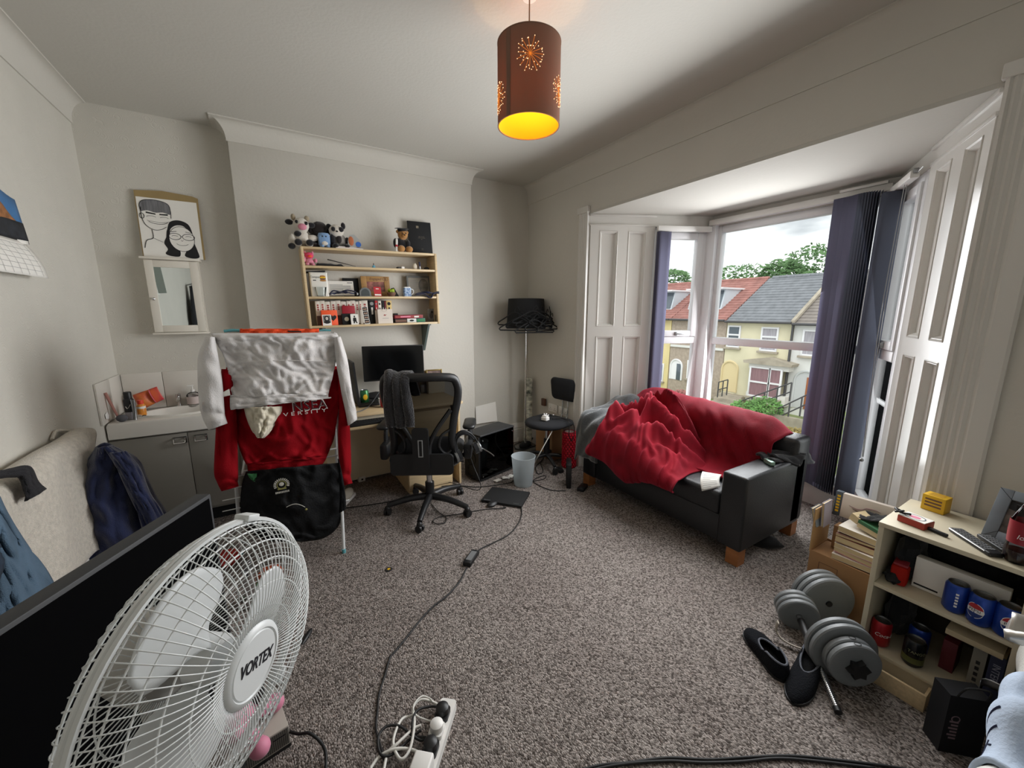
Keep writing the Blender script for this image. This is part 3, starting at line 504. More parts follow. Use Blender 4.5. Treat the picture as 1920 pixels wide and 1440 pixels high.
# floor lamp with hangers
LP = Vector((2.27, 3.48, 0)); t = thing('floor_lamp', 'thin chrome floor lamp with black drum shade in the corner', 'lamp', Tm(*LP))
G().lathe([(0, 0), (.12, 0), (.12, .012), (.03, .022), (.011, .05), (.011, .1), (0, .1)], 24).out('base', STEEL, t); G().cyl(.0085, .05, 1.52, 12).out('pole', CHROME, t)
SHB = mat('black_shade_fabric', '#131315', .9); G().lathe([(.205, 1.335), (.185, 1.63), (.183, 1.63), (.203, 1.335)], 32, close=True).out('shade', SHB, t); G().lathe([(.2, 1.338), (.1815, 1.628)], 32).out('shade_lining', mat('cream_lining', '#d6cfbd', .8), t)
s_ = G(); [s_.rod((0, 0, 1.5), (.184*math.cos(a), .184*math.sin(a), 1.6), .003, 6) for a in (0, 2.1, 4.2)]; s_.out('shade_spider', STEEL, t)
G().sph((0, 0, 1.56), (.03, .03, .04), 12, 8).out('bulb', WHITE, t)
def hanger(k, a, z, tilt, r=.218):
    d = Vector((math.cos(a), math.sin(a), 0)); M = Tm(LP.x+d.x*r, LP.y+d.y*r, z) @ Rz(math.degrees(a)+90) @ Rx(tilt)
    o = thing('coat_hanger', 'black plastic coat hanger slung round the black lampshade', 'hanger', M, 'black hangers on the lampshade')
    G().tube([(-.2, -.05, 0), (-.19, -.062, 0), (.19, -.062, 0), (.2, -.05, 0), (.19, -.035, 0), (.03, .055, 0), (0, .06, 0), (-.03, .055, 0), (-.19, -.035, 0)], .0068, 6, True, Rx(90)).out('bar', BLKM, o)
    G().tube(spline([(0, 0, .06), (0, 0, .09), (.03, 0, .115), (.05, 0, .085)], 10), .0035, 6).out('hook', BLKM, o)
for k, (a, z, ti) in enumerate(((-1.75, 1.42, 6), (-1.35, 1.44, -14), (-2.15, 1.40, 12), (-1.0, 1.41, -6), (-2.6, 1.43, 5), (-.5, 1.40, 9), (-1.55, 1.385, -20), (-1.9, 1.45, 18), (-.75, 1.44, -15), (-1.2, 1.37, 14), (-2.4, 1.38, -9), (-1.85, 1.36, -4))): hanger(k, a, z, ti, .222+.006*k)
# rolled wrapping paper, hair-iron tangle, sockets, cardboard box
FLOR = mat('floral_wrapping_paper', '#dcd9c6', .7, var=.01, vs=26, col2='#4c5148', detail=2)
o = G().lathe([(.028, 0), (.028, .74), (.03, .76), (.012, .775), (0, .775)], 20).out('wrapping_paper_roll', FLOR, None, M=aim((2.35, 3.55, .0), (2.42, 3.64, 1)) @ Sc(1.6, 1.6, 1)); tag(o, 'tall roll of floral wrapping paper leaning in the corner', 'wrapping paper')
t = thing('cardboard_box', 'plain brown cardboard box behind the swivel chair', 'box', Tm(2.30, 3.03) @ Rz(4))
for x0, x1, y0, y1 in ((0, .006, 0, .26), (.144, .15, 0, .26), (.006, .144, 0, .006), (.006, .144, .254, .26)): G().box(x0, x1, y0, y1, 0, .42).out('side', CARD, t)
G().box(.006, .144, .006, .254, .405, .41).out('flap', CARD, t); G().box(.006, .144, .006, .254, 0, .006).out('bottom', CARD, t)
for k, y in enumerate((3.24, 3.06)):
    t = thing('wall_socket', ('white double socket on the window wall nearer the corner', 'white double socket on the window wall behind the chair back')[k], 'socket', Tm(XR, y, .49))
    G().box(-.012, 0, -.074, .074, -.043, .043, bev=.004).out('plate', WHITE, t)
    for yy in (-.037, .037): G().box(-.016, -.012, yy-.005, yy+.005, .012, .03).out('switch', WHITE, t); 
    for yy in (-.037, .037):
        for q in ((0, 0), (-.011, -.018), (.011, -.018)): G().box(-.0125, -.0118, yy+q[0]-.003, yy+q[0]+.003, q[1]-.004, q[1]+.004).out('pin_hole', INK, t)
o = G().box(-.03, 0, -.03, .03, -.04, .04, bev=.006).out('plug_in_charger', mat('brown_plastic', '#5a3a28', .5), None, M=Tm(XR-.013, 3.38, .53)); tag(o, 'brown plug-in adapter on the wall by the sockets', 'adapter')
# red textured foam roller
REDF = mat('red_foam', '#d01f35', .45); rl = fl(1067, 868); t = thing('foam_roller', 'red textured foam roller standing on end beside the sofa', 'foam roller', Tm(2.36, 2.83))
G().lathe([(.046, 0), (.062, 0), (.062, .36), (.046, .36)], 36, close=True).out('tube', mat('deep_red_foam', '#8f1424', .6), t); G().lathe([(.045, .002), (.046, .358)], 30).out('core', mat('white_core', '#d8d4cc', .6), t)
g = G()
for i in range(14):
    for j in range(15): a = 2*PI*(i+.5*(j % 2))/14; g.box(-.0085, .0085, 0, .011, -.007, .007, Tm(.0615*math.cos(a), .0615*math.sin(a), .02+.0228*j) @ Rz(math.degrees(a)-90))
tag(g.out('grip_studs', REDF, t), kind='stuff')
t = thing('router', 'slim black broadband router standing upright near the sofa foot', 'router', Tm(*fl(1066, 908)) @ Rz(-38))
G().box(-.02, .02, -.09, .09, 0, .215, bev=.006).out('case', BLACK, t); G().box(-.0205, -.0195, -.06, -.04, .03, .036).out('light', WHITE, t); G().box(-.024, -.018, -.08, .08, .02, .2, bev=.003).out('front_grille', BLKM, t)
o = G().box(-.03, .03, -.06, .06, 0, .03, bev=.006).out('power_brick', BLACK, None, M=Tm(*fl(1092, 917)) @ Rz(-60)); tag(o, 'flat black power brick on carpet before the far sofa foot', 'adapter')
o = G().box(-.025, .025, -.045, .045, 0, .035, bev=.008).out('power_brick', BLACK, None, M=Tm(*fl(1050, 884)) @ Rz(-20)); tag(o, 'black power brick on carpet behind the upright router', 'adapter')
# frosted waste bin
FROST = sheer('frosted_plastic', '#d3dadd', (.12, .45)); bc = fl(981, 908); t = thing('waste_bin', 'frosted translucent plastic waste bin on the carpet', 'bin', Tm(bc.x, bc.y))
G().lathe([(0, 0), (.076, 0), (.080, .006), (.104, .262), (.106, .264), (.103, .262), (.078, .008), (0, .006)], 32).out('bucket', FROST, t); G().tube([(.105*math.cos(a), .105*math.sin(a), .263) for a in [2*PI*k/32 for k in range(32)]], .002, 6, True).out('rim', FROST, t)
# desktop computer
A = fl(902, 905); PCH = onY(902, 817, A.y).z; Mp = frame(A, (.419, .123, 0)); PCG = glass('smoked_glass', (.10, .11, .12), .25)
t = thing('desktop_computer', 'black tower computer with smoked glass side panel beside the desk', 'computer', Mp)
g = G().box(0, .43, .19, .205, .02, PCH-.012).box(0, .43, 0, .205, .012, .03).box(.42, .43, .005, .2, .03, PCH-.012).box(0, .012, .005, .2, .03, PCH-.012).box(0, .43, .004, .2, .03, .10); g.out('case', BLKM, t)
G().box(-.004, .434, -.004, .209, PCH-.014, PCH, bev=.004).out('top_panel', mat('charcoal_metal', '#2c2d2f', .55), t); G().box(.006, .424, -.004, .0, .032, PCH-.016).out('side_glass', PCG, t)
f = G().box(-.016, 0, .008, .2, .02, PCH-.016, bev=.005).out('front_panel', BLACK, t)
for k in range(3): G().lathe([(.052, -.003), (.058, -.003), (.058, .003), (.052, .003)], 24, Tm(-.017, .104, .09+.115*k) @ Ry(90), close=True).out('fan_ring', BLKM, f)
for x in (.02, .41):
    for z in (.05, PCH-.05): G().cyl(.006, 0, .006, 10, Tm(x, -.004, z) @ Rx(90)).out('thumb_screw', CHROME, t)
G().box(.09, .33, .12, .186, .14, .30).out('motherboard', mat('dark_circuit_board', '#1e2a2a', .5), t); G().box(.09, .32, .03, .13, .17, .20, bev=.004).out('graphics_card', BLACK, t); G().cyl(.045, 0, .05, 20, Tm(.2, .13, .27) @ Rx(90)).out('cooler', STEEL, t)
for x in (.03, .40):
    for y in (.03, .17): G().cyl(.014, 0, .014, 12, Tm(x, y)).out('foot', BLACK, t)
o = G().prism([(-.13, 0), (-.125, .19), (.125, .215), (.13, 0)], -.001, .001, Matrix()).out('envelope', PAPER, None, M=frame((1.90, 3.70, .225), (1, .0, 0), (0, 1, 0)) @ Tm(0, 0, 0) @ Matrix.Identity(4)); o.matrix_world = Tm(1.91, 3.70, .30) @ Rx(82); tag(o, 'white envelope propped on the wall behind the computer', 'envelope')
t = thing('hair_straightener', 'black cabled appliance tangle lying on floor under the wrapping paper', 'appliance', Tm(*fl(985, 838, .01)) @ Rz(15))
G().sph((.0, 0, .03), (.09, .05, .035), 14, 8).out('body', BLKM, t); G().tube(spline([(.07, 0, .03), (.16, .03, .06), (.12, .07, .03), (-.1, .06, .04), (-.16, -.02, .02), (-.05, -.07, .012), (.1, -.07, .01)], 40), .006, 7).out('cord', CB, t)
o = G().box(-.035, .035, -.02, .02, 0, .05, bev=.008).out('tissue_packet', PAPER, None, M=Tm(*fl(972, 826)) @ Rz(30)); tag(o, 'crumpled white packet on the floor beside the floor lamp', 'packet')
o = G().cyl(.022, 0, .07, 16, bev=.006).out('pill_bottle', WHITE, None, M=Tm(*fl(969, 862)) @ Rz(0)); tag(o, 'small white capped bottle standing behind the frosted bin', 'bottle')
for k, (u, v, a) in enumerate(((933, 901, 20), (948, 896, -10), (958, 893, 40))):
    o = G().grid(lambda x, y: ((x-.5)*.07, (y-.5)*.05, .004+.006*nz(x*4+k, y*4)+.004*math.sin(x*6)), 5, 5).out('paper_scrap', PAPER, None, solid=.001, M=Tm(*fl(u, v, .008)) @ Rz(a)); tag(o, ('white paper scrap under the computer corner', 'creased white paper scrap midway along the computer base', 'white paper scrap beside the frosted bin')[k], 'paper')
# laptop, mouse, charger
c0, c1, c2, c3 = fl(925, 913, .02), fl(991, 921, .02), fl(978, 950, .02), fl(902, 938, .02); ce = (c0+c1+c2+c3)/4; xd = (c2-c3).normalized()
t = thing('laptop', 'closed black laptop lying on the carpet', 'laptop', frame((ce.x, ce.y, 0), xd)); lx, ly = (c2-c3).length/2, (c0-c3).length/2
G().box(-lx, lx, -ly, ly, .003, .014, bev=.003).out('base', BLACK, t); G().box(-lx, lx, -ly, ly, .0145, .022, bev=.003).out('lid', BLKM, t)
G().box(-lx+.02, -lx+.075, -ly+.012, -ly+.02, .0221, .0226).out('badge', STEEL, t); G().box(lx-.075, lx-.03, -ly+.02, -ly+.03, .0221, .0226).out('badge', STEEL, t)
for x in (-lx+.02, lx-.02): G().cyl(.006, 0, .004, 8, Tm(x, 0)).out('foot', BLACK, t)
o = G().sph((0, 0, .008), (.032, .055, .026), 18, 10, fn=lambda d: 1 if d.z > 0 else .75).out('computer_mouse', BLACK, None, M=Tm(*fl(923, 948)) @ Rz(-75)); tag(o, 'black computer mouse in front of the closed laptop', 'mouse')
zc = .006; pth = lambda *q: [fl(u, v, zc) for u, v in q]
t = thing('laptop_charger', 'black laptop charger brick with a long cable across carpet', 'charger', Matrix())
cable('cable', None, pth((977, 950), (978, 964), (972, 981), (955, 1001), (930, 1015), (905, 1027), (890, 1036)), .004, parent=t)
cable('cable', None, pth((875, 1065), (862, 1090), (838, 1117), (812, 1137), (790, 1160), (768, 1188), (742, 1220), (731, 1233), (722, 1265), (711, 1300), (708, 1330), (705, 1365), (712, 1395), (722, 1428)), .0045, parent=t)
a, b = fl(892, 1038, 0), fl(875, 1063, 0); bk = G().box(0, (b-a).length, -.026, .026, .001, .03, frame(a, b-a), bev=.006).out('brick', BLACK, t); G().box(.02, (b-a).length-.025, -.018, .018, .0301, .0306, frame(a, b-a)).out('rating_label', GREYP, bk)
o = cable('cable', 'thin black lead looping beneath the office chair', pth((640, 953), (690, 947), (740, 938), (770, 925), (790, 912), (840, 905)), .0035); o = cable('cable', 'thin black lead with a small end plug looping towards the mouse', pth((809, 945), (822, 960), (836, 970), (834, 980), (818, 982), (812, 976), (825, 969), (860, 964), (890, 958), (920, 954), (945, 953)), .0032)
G().box(-.012, .012, -.006, .006, 0, .01, bev=.002).out('end_plug', BLACK, o, M=Tm(*fl(946, 953, 0)) @ Rz(-30))
cable('cable', 'black cable running from the computer across to the bin', pth((800, 915), (850, 910), (895, 913), (940, 908), (962, 902), (962, 890), (950, 895)), .0035)
cable('cable', 'black cable curling on carpet between bin and router', pth((1000, 902), (1020, 898), (1023, 892), (1012, 894), (1000, 903), (1030, 918), (1060, 920)), .0035)
cable('cable', 'white lead dropping from the chair seat behind the bin', [ch @ Vector((-.1, -.16, .42)), fl(1012, 850, .22), fl(1002, 868, .1), fl(998, 880, .02)], .0045, CW)
cable('cable', 'black cables coiled on floor behind the bin', pth((985, 870), (995, 850), (1012, 845), (1018, 860), (1005, 875), (1008, 888), (1018, 884), (1012, 865)), .004)
o = G().lathe([(.0, 0), (.02, 0), (.021, .002), (.02, .004), (0, .004)], 20).out('bottle_cap', INK, None, M=Tm(*fl(729, 1068, .001))); tag(o, 'round black and yellow badge lying on the carpet', 'badge'); G().prism([(.012*math.cos(a)*(1 if k % 2 else .5), .012*math.sin(a)*(1 if k % 2 else .5)) for k, a in enumerate([2*PI*i/10 for i in range(10)])], .004, .0046).out('star', YEL, o)
t = thing('trainer', 'pale worn trainer on the floor behind the airer leg', 'shoe', Tm(*fl(650, 938, 0)) @ Rz(60)); TRN = mat('off_white_trainer', '#c9c2b4', .8)
G().sph((0, 0, .045), (.11, .04, .04), 16, 9, fn=lambda d: 1+.25*max(0, -d.x)*max(0, d.z)).out('upper', TRN, t); G().prism([(-.115, -.03), (.09, -.04), (.12, 0), (.09, .04), (-.115, .03)], 0, .022).out('sole', WHITE, t)
t = thing('plug_adapter', 'small white adapter block by the skirting under the desk', 'plug', Tm(*fl(678, 902, 0)) @ Rz(10)); G().box(-.03, .03, -.02, .02, 0, .045, bev=.004).out('body', WHITE, t); G().box(-.008, .008, -.022, -.02, .015, .03).out('socket_hole', INK, t)
# ================================================================= wall shelf above the desk
ORD = ['first', 'second', 'third', 'fourth', 'fifth', 'sixth', 'seventh', 'eighth', 'ninth', 'tenth', 'eleventh', 'twelfth', 'thirteenth', 'fourteenth']
SH = Tm(.233, 3.385, 1.372) @ Ry(-1.15); SHI = SH.inverted()
def sp(u, v, d=.1): return SHI @ onY(u, v, 3.385+d)
def sx(u, d=.1): return sp(u, 540, d).x
t = thing('wall_shelf', 'pale wooden wall shelf of four boards above the desk', 'shelf', SH)
W, D = 1.052, .212; LV = (.0, .222, .450, .586)
for x in (0, W-.018): G().box(x, x+.018, 0, D, 0, .602, bev=.0015).out('side_panel', MAPLE, t)
for z in LV: G().box(.018, W-.018, .004, D, z, z+.017, bev=.0015).out('shelf_board', MAPLEH, t)
for x in (.10, .955): b = G().box(x-.012, x+.012, .0, .21, -.012, 0).prism([(.21, -.25), (.21, 0), (.02, -.006), (.19, -.25)], x-.009, x+.009, Matrix(((0, 0, 1, 0), (1, 0, 0, 0), (0, 1, 0, 0), (0, 0, 0, 1)))); b.out('bracket', mat('grey_bracket_paint', '#5d6a68', .5) if x < .2 else bpy.data.materials['grey_bracket_paint'], t)
Z0, Z1, Z2, Z3 = .0175, .2395, .4675, .6035       # tops of the boards
def plush(name, label, M, parts, group=None):
    t = thing(name, label, 'soft toy', SH @ M, group)
    for nm, m, c, r, *f in parts: G().sph(c, r, 14, 9, fn=f[0] if f else None).out(nm, m, t)
    return t
fuz = lambda s: (lambda d: 1+.06*nz(d.x*s, d.y*s, d.z*s))
PW, PB, PPK, PTAN = (mat(n, h, .95, bump=.6, bs=240, sheen=.5) for n, h in (('white_plush', '#d9d2c6'), ('black_plush', '#17161a'), ('pink_plush', '#d98a9d'), ('tan_plush', '#b58247')))
PDB, PGR, PBL, PBE = (mat(n, h, .95, bump=.6, bs=240, sheen=.4) for n, h in (('dark_brown_plush', '#241c1b'), ('grey_plush', '#8f8a83'), ('pale_blue_plush', '#7fa0c8'), ('beige_horn_plush', '#a3947c')))
EYE = mat('glossy_toy_eye', '#0c0c0c', .1)
x = sx(577); plush('soft_toy', 'black and white cow soft toy with pink muzzle on the shelf end', Tm(x, .09, Z3), [('body', PW, (0, 0, .065), (.055, .05, .065), fuz(5)), ('head', PW, (-.0, -.02, .155), (.055, .05, .055), fuz(4)), ('muzzle', PPK, (.005, -.066, .138), (.03, .02, .024)), ('ear', PB, (-.075, -.01, .175), (.028, .012, .02)), ('ear', PB, (.072, -.005, .165), (.026, .012, .02)), ('horn', PBE, (-.045, -.01, .212), (.016, .014, .024)), ('horn', PBE, (.045, -.01, .208), (.018, .014, .022)), ('eye', EYE, (-.03, -.064, .172), (.011, .006, .012)), ('eye', EYE, (.033, -.062, .166), (.012, .006, .013)), ('leg', PW, (-.035, -.06, .022), (.026, .045, .024)), ('leg', PW, (.04, -.06, .022), (.026, .045, .024)), ('hoof', PB, (-.035, -.098, .024), (.025, .014, .024)), ('hoof', PB, (.04, -.098, .024), (.025, .014, .024)), ('arm', PW, (-.068, -.03, .035), (.024, .026, .055)), ('hoof', PB, (-.078, -.05, -.0), (.025, .022, .022)), ('arm', PW, (.07, -.02, .07), (.038, .024, .024)), ('patch', PB, (-.028, -.035, .092), (.026, .022, .022))])
x = sx(611); plush('soft_toy', 'dark brown curly dog soft toy behind the pale blue one', Tm(x, .14, Z3), [('body', PDB, (0, 0, .07), (.075, .045, .075), fuz(9)), ('head', PDB, (0, -.02, .155), (.058, .045, .048), fuz(11)), ('ear', PDB, (-.062, -.015, .15), (.022, .02, .038)), ('ear', PDB, (.06, -.015, .145), (.022, .02, .038)), ('paw', PDB, (-.05, -.055, .022), (.03, .035, .022)), ('paw', PDB, (.06, -.05, .022), (.03, .035, .022))])
x = sx(617, .06); plush('soft_toy', 'small pale blue square soft toy leaning on the dark brown dog', Tm(x, .06, Z3), [('body', PBL, (0, 0, .06), (.048, .028, .058), lambda d: 1/max(abs(d.x), abs(d.z), .72)*.86), ('belly', PW, (.0, -.022, .036), (.024, .012, .024)), ('eye', EYE, (-.012, -.029, .082), (.005, .004, .006)), ('eye', EYE, (.012, -.029, .082), (.005, .004, .006)), ('foot', PBL, (-.02, -.02, .012), (.016, .022, .012)), ('foot', PBL, (.02, -.02, .012), (.016, .022, .012))])
x = sx(643); plush('soft_toy', 'grey and white panda soft toy with black eye patches', Tm(x, .10, Z3), [('body', PGR, (.012, 0, .06), (.052, .045, .06), fuz(5)), ('head', PW, (-.012, -.03, .135), (.055, .045, .048), fuz(4)), ('ear', PB, (-.062, -.02, .165), (.02, .012, .022)), ('ear', PB, (.042, -.02, .178), (.017, .012, .026)), ('eye_patch', PB, (-.038, -.066, .142), (.016, .012, .018)), ('eye_patch', PB, (.018, -.068, .142), (.019, .012, .019)), ('nose', EYE, (-.014, -.076, .125), (.008, .006, .006)), ('arm', PB, (-.045, -.03, .07), (.022, .024, .045)), ('arm', PB, (.062, -.02, .05), (.022, .024, .045)), ('scarf', PDB, (.0, -.04, .075), (.02, .016, .035)), ('leg', PB, (-.03, -.055, .02), (.026, .034, .02)), ('leg', PB, (.05, -.05, .02), (.026, .034, .02))])
x = sx(757); q = plush('soft_toy', 'tan teddy bear in graduation cap and gown beside the black board', Tm(x, .08, Z3), [('body', PB, (-.0, .01, .065), (.052, .04, .06)), ('head', PTAN, (.012, -.015, .145), (.043, .036, .042), fuz(4)), ('muzzle', PTAN, (.014, -.05, .132), (.02, .014, .016)), ('nose', EYE, (.014, -.063, .136), (.007, .005, .005)), ('eye', EYE, (.0, -.048, .152), (.005, .004, .005)), ('eye', EYE, (.03, -.048, .152), (.005, .004, .005)), ('ear', PTAN, (-.028, -.01, .168), (.014, .008, .014)), ('ear', PTAN, (.05, -.01, .166), (.014, .008, .014)), ('foot', PTAN, (-.02, -.055, .026), (.032, .03, .028)), ('foot', PTAN, (.048, -.055, .024), (.03, .03, .027)), ('arm', PB, (-.05, -.01, .075), (.022, .022, .04)), ('arm', PB, (.05, -.02, .075), (.02, .02, .03))])
c = G().prism([(-.05, -.05), (.05, -.05), (.05, .05), (-.05, .05)], .19, .194, Tm(.005, -.01) @ Rx(8)).cyl(.036, .165, .19, 14, Tm(.008, -.008)); c.out('mortarboard', BLKF, q); G().rod((-.062, -.055, .0), (-.055, -.06, .10), .009, 10).out('scroll', PAPER, q); G().rod((-.0595, -.057, .04), (-.0575, -.0585, .055), .0105, 10).out('scroll_ribbon', RED, q)
def panel_text(t, M, rows, m, y=-.0006):
    for s, sz, x, z in rows: text('lettering', s, sz, m, t, M @ Tm(x, y, z) @ Rx(90), ext=.0002)
GOLD = mat('dull_gold_print', '#9a9078', .5)
p0 = sp(763, 399, .12); p1 = sp(815, 470, .12); t = thing('thesis', 'upright black bound thesis with gold lettering on the shelf top', 'book', SH @ Tm((p0.x+p1.x)/2, .14, Z3) @ Rx(-5)); bw, bh = .105, .285
G().box(-bw, bw, 0, .012, 0, bh, bev=.002).out('cover', BLKM, t); G().box(-bw+.004, bw-.006, .003, .0095, .003, bh+.0005).out('pages', PAGE, t)
for z in (.243, .236, .229): G().box(-.03, -.008, -.0006, 0, z, z+.004).out('crest', GOLD, t)
panel_text(t, Matrix(), [('---- -- -----', .013, .012, .158), ('------ -- ------', .013, .012, .147), ('---', .012, .012, .136), ('-----', .012, .012, .055), ('-----', .012, .012, .044)], GOLD)
def book(name, label, cat, M, w, d, h, m, spine=None, group=None, pages=PAGE):
    t = thing(name, label, cat, M, group)                              # w thick, d deep, h tall; spine faces -y
    G().box(0, .0014, 0, d, 0, h).box(w-.0014, w, 0, d, 0, h).box(0, w, -.0008, .0014, 0, h, bev=.0004).out('cover', m, t); G().box(.0014, w-.0014, .0014, d-.003, .003, h-.003).out('pages', pages, t)
    if spine: spine(t, w, h)
    return t
x0, x1 = sx(635, .08), sx(684, .08)
for k, (m, dx) in enumerate(((PAPER, 0), (mat('pink_notebook', '#b98b86', .7), .012), (PAPER, -.004))):
    t = thing('notebook', ('white notebook at the base of the stack on the shelf top', 'dusty pink notebook between two white ones on the shelf top', 'white notebook topmost of the stack before the panda')[k], 'notebook', SH @ Tm(x0+dx, .012+.004*k, Z3+.0055*k) @ Rz(k*2-1), 'notebooks on the shelf top')
    G().box(0, x1-x0-.02*k, 0, .07, 0, .001).box(0, x1-x0-.02*k, 0, .07, .004, .005).out('cover', m, t); G().box(.002, x1-x0-.02*k-.002, .002, .068, .001, .004).out('pages', PAPER, t)
t = thing('snack_packet', 'small foil packet with orange print standing on the notebooks', 'packet', SH @ Tm(sx(671, .06), .052, Z3+.0172) @ Rx(-6))
G().prism([(-.048, 0), (.048, 0), (.04, .06), (.005, .098), (-.03, .09), (-.045, .05)], 0, .012, Rx(90)).out('wrapper', mat('silver_foil', '#b9bfc0', .3, .7), t); G().sph((-.022, -.013, .045), (.02, .003, .036), 12, 8).out('orange_print', mat('gingerbread_print', '#b0623a', .7), t); G().cyl(.021, 0, .002, 18, Tm(.03, -.013, .022) @ Rx(90)).out('blue_roundel', BLUE, t)
# ---- upper bay
x = sx(586, .05); plush('soft_toy', 'small bright pink toy with orange muzzle inside the shelf', Tm(x, .06, Z2), [('body', PPK, (0, 0, .032), (.034, .028, .032)), ('head', mat('hot_pink_plush', '#d4476f', .9), (0, -.012, .075), (.032, .026, .024)), ('muzzle', ORG, (.004, -.036, .068), (.016, .009, .009)), ('ear', PPK, (-.026, -.005, .096), (.009, .007, .012)), ('ear', PPK, (.026, -.005, .096), (.009, .007, .012)), ('arm', PPK, (-.036, -.015, .045), (.012, .014, .018)), ('arm', PPK, (.042, -.015, .04), (.012, .014, .016)), ('foot', PPK, (-.018, -.03, .01), (.014, .016, .01)), ('foot', PPK, (.02, -.03, .01), (.014, .016, .01))])
o = G().grid(lambda u, v: (lerp(0, .20, u), lerp(-.05, .05, v), (.008+.026*math.sin(PI*v)*(1-.35*u)*(.7+.4*nz(u*5, v*3, 2)))*min(1, 12*min(u, 1-u)+.05)), 24, 12).out('folded_umbrella', BLKF, None, solid=.006, M=SH @ Tm(sx(597, .07), .09, Z2)); tag(o, 'folded black cloth umbrella lying in the upper shelf bay', 'umbrella'); G().rod((.085, -.02, .055), (.285, -.045, .008), .004, 8, .0015).out('tip', BLACK, o)
t = thing('figurine', 'tiny sky blue bottle figurine in the upper shelf bay', 'figurine', SH @ Tm(sx(704, .05), .05, Z2)); G().lathe([(0, 0), (.013, 0), (.014, .012), (.008, .02), (.004, .024), (0, .024)], 14).out('body', mat('sky_blue_glaze', '#6fb6d4', .3), t); G().rod((0, 0, .022), (0, 0, .038), .003, 8).out('stopper', BLACK, t)
for k, (u, m, s, lab) in enumerate(((751, BLACK, .02, 'small black lighter lying flat in the upper bay'), (757, WHITE, .014, 'small white cube beside the black lighter'))): o = G().box(-s, s, -.014, .014, 0, .02-.004*(1-k), bev=.003).out('lighter' if k == 0 else 'trinket_box', m, None, M=SH @ Tm(sx(u, .05), .05, Z2) @ Rz(10)); tag(o, lab, 'trinket')
o = G().sph((0, 0, .026), (.02, .012, .026), 12, 8, fn=lambda d: 1+.18*math.sin(8*math.atan2(d.x, d.z))).out('seashell', mat('shell_white', '#cfc6b4', .5), None, M=SH @ Tm(sx(781, .05), .06, Z2)); tag(o, 'pale seashell standing in the upper shelf bay', 'shell')
t = thing('perfume_bottle', 'small dark topped perfume bottle beside the seashell', 'bottle', SH @ Tm(sx(790, .05), .06, Z2)); G().cyl(.009, 0, .03, 14, bev=.002).out('body', STEEL, t); G().cyl(.0075, .03, .066, 14, bev=.002).out('cap', NAVY, t)
o = G().sph((0, 0, .013), (.025, .02, .014), 12, 8).out('pebble', BLKM, None, M=SH @ Tm(sx(804, .05), .08, Z2)); tag(o, 'rounded black pebble at the end of the upper bay', 'pebble')
# ---- middle bay
t = thing('biscuit_tin', 'tall white tin with a burger picture and dark lid', 'tin', SH @ Tm(sx(599, .05), .085, Z1)); G().prism(rbox2(.062, .06, .012), 0, .172, None).out('body', mat('white_tin', '#e2dfd6', .35), t); G().prism(rbox2(.064, .062, .012), .172, .180).out('rim', mat('tin_rim', '#d6d3ca', .3), t); G().prism(rbox2(.066, .05, .012), .184, .192, Rx(0) @ Ry(-4)).out('lid', BLKM, t)
for z, m, r in ((.120, PTAN, .024), (.132, BROWN, .022), (.142, YEL, .023), (.152, PTAN, .020)): G().sph((.028, -.0605, z), (r, .002, .007), 12, 6).out('burger_print', m, t)
text('lettering', 'Company', .022, INK, t, Tm(-.022, -.0606, .145) @ Rx(90), ext=.0002, shear=.3); G().box(-.042, -.02, -.0608, -.06, .118, .124).out('text_line', INK, t)
def frame_pic(name, label, M, w, h, fm, bd, pic, depth=.012):
    t = thing(name, label, 'picture', M); f = bars(G(), -w/2, w/2, 0, h, bd, 0, depth, None, .0015).out('frame', fm, t); G().box(-w/2+bd*.8, w/2-bd*.8, depth*.4, depth*.9, bd*.8, h-bd*.8).out('picture', pic, t); return t
t = thing('letter', 'white typed letter standing between the tin and wooden frame', 'letter', SH @ Tm(sx(641, .12), .15, Z1+.012) @ Rx(-10)); G().box(-.098, .098, 0, .002, 0, .118).out('sheet', PAPER, t); G().box(.05, .09, -.0004, 0, .102, .107).out('letterhead', INK, t)
for k in range(9): G().box(-.085, -.085+(.16 if k % 4 else .10), -.0004, 0, .085-.009*k, .089-.009*k).out('text_line', GREYPR, t)
o = G().box(-.062, .062, 0, .006, 0, .155, bev=.001).out('slate_board', BLKM, None, M=SH @ Tm(sx(660, .15), .185, Z1) @ Rx(-4)); tag(o, 'black board standing behind the white typed letter', 'board')
OAKF = mat('light_oak_frame', '#a9824f', .55, var=.1, vs=8, stretch=(1, 1, 10)); PHOTO = mat('blurred_photo_print', '#7d6a66', .5, var=.6, vs=22, detail=4); PHOTOR = mat('warm_photo_print', '#8f5a50', .5, var=.8, vs=18, detail=4)
t = frame_pic('engagement_frame', 'oak photo frame engraved Engaged in the middle bay', SH @ Tm(sx(706, .13), .14, Z1) @ Rx(-6), .235, .172, OAKF, .045, PHOTOR); text('lettering', 'Engaged', .03, BROWN, t, Tm(0, -.0006, .15) @ Rx(90), ext=.0003, shear=.25); 
for q in (-.012, .006): G().lathe([(.012, -.0006), (.0145, -.0006), (.0145, .0006), (.012, .0006)], 16, Tm(.088+q, -.001, .15) @ Rx(90), close=True).out('ring_engraving', BROWN, t)
PEW = mat('pewter_grey', '#6f7271', .5); GREYPH = mat('grey_photo_print', '#77756f', .5, var=.5, vs=20)
t = frame_pic('certificate_frame', 'grey framed certificate with oval photo in the middle bay', SH @ Tm(sx(787, .14), .15, Z1) @ Rx(-6), .215, .186, PEW, .016, mat('grey_certificate', '#a29c90', .7), .014)
for k in range(7): G().box(-.08, -.08+(.085 if k % 3 else .06), .0045, .0054, .14-.013*k, .144-.013*k).out('text_line', GREYPR, t)
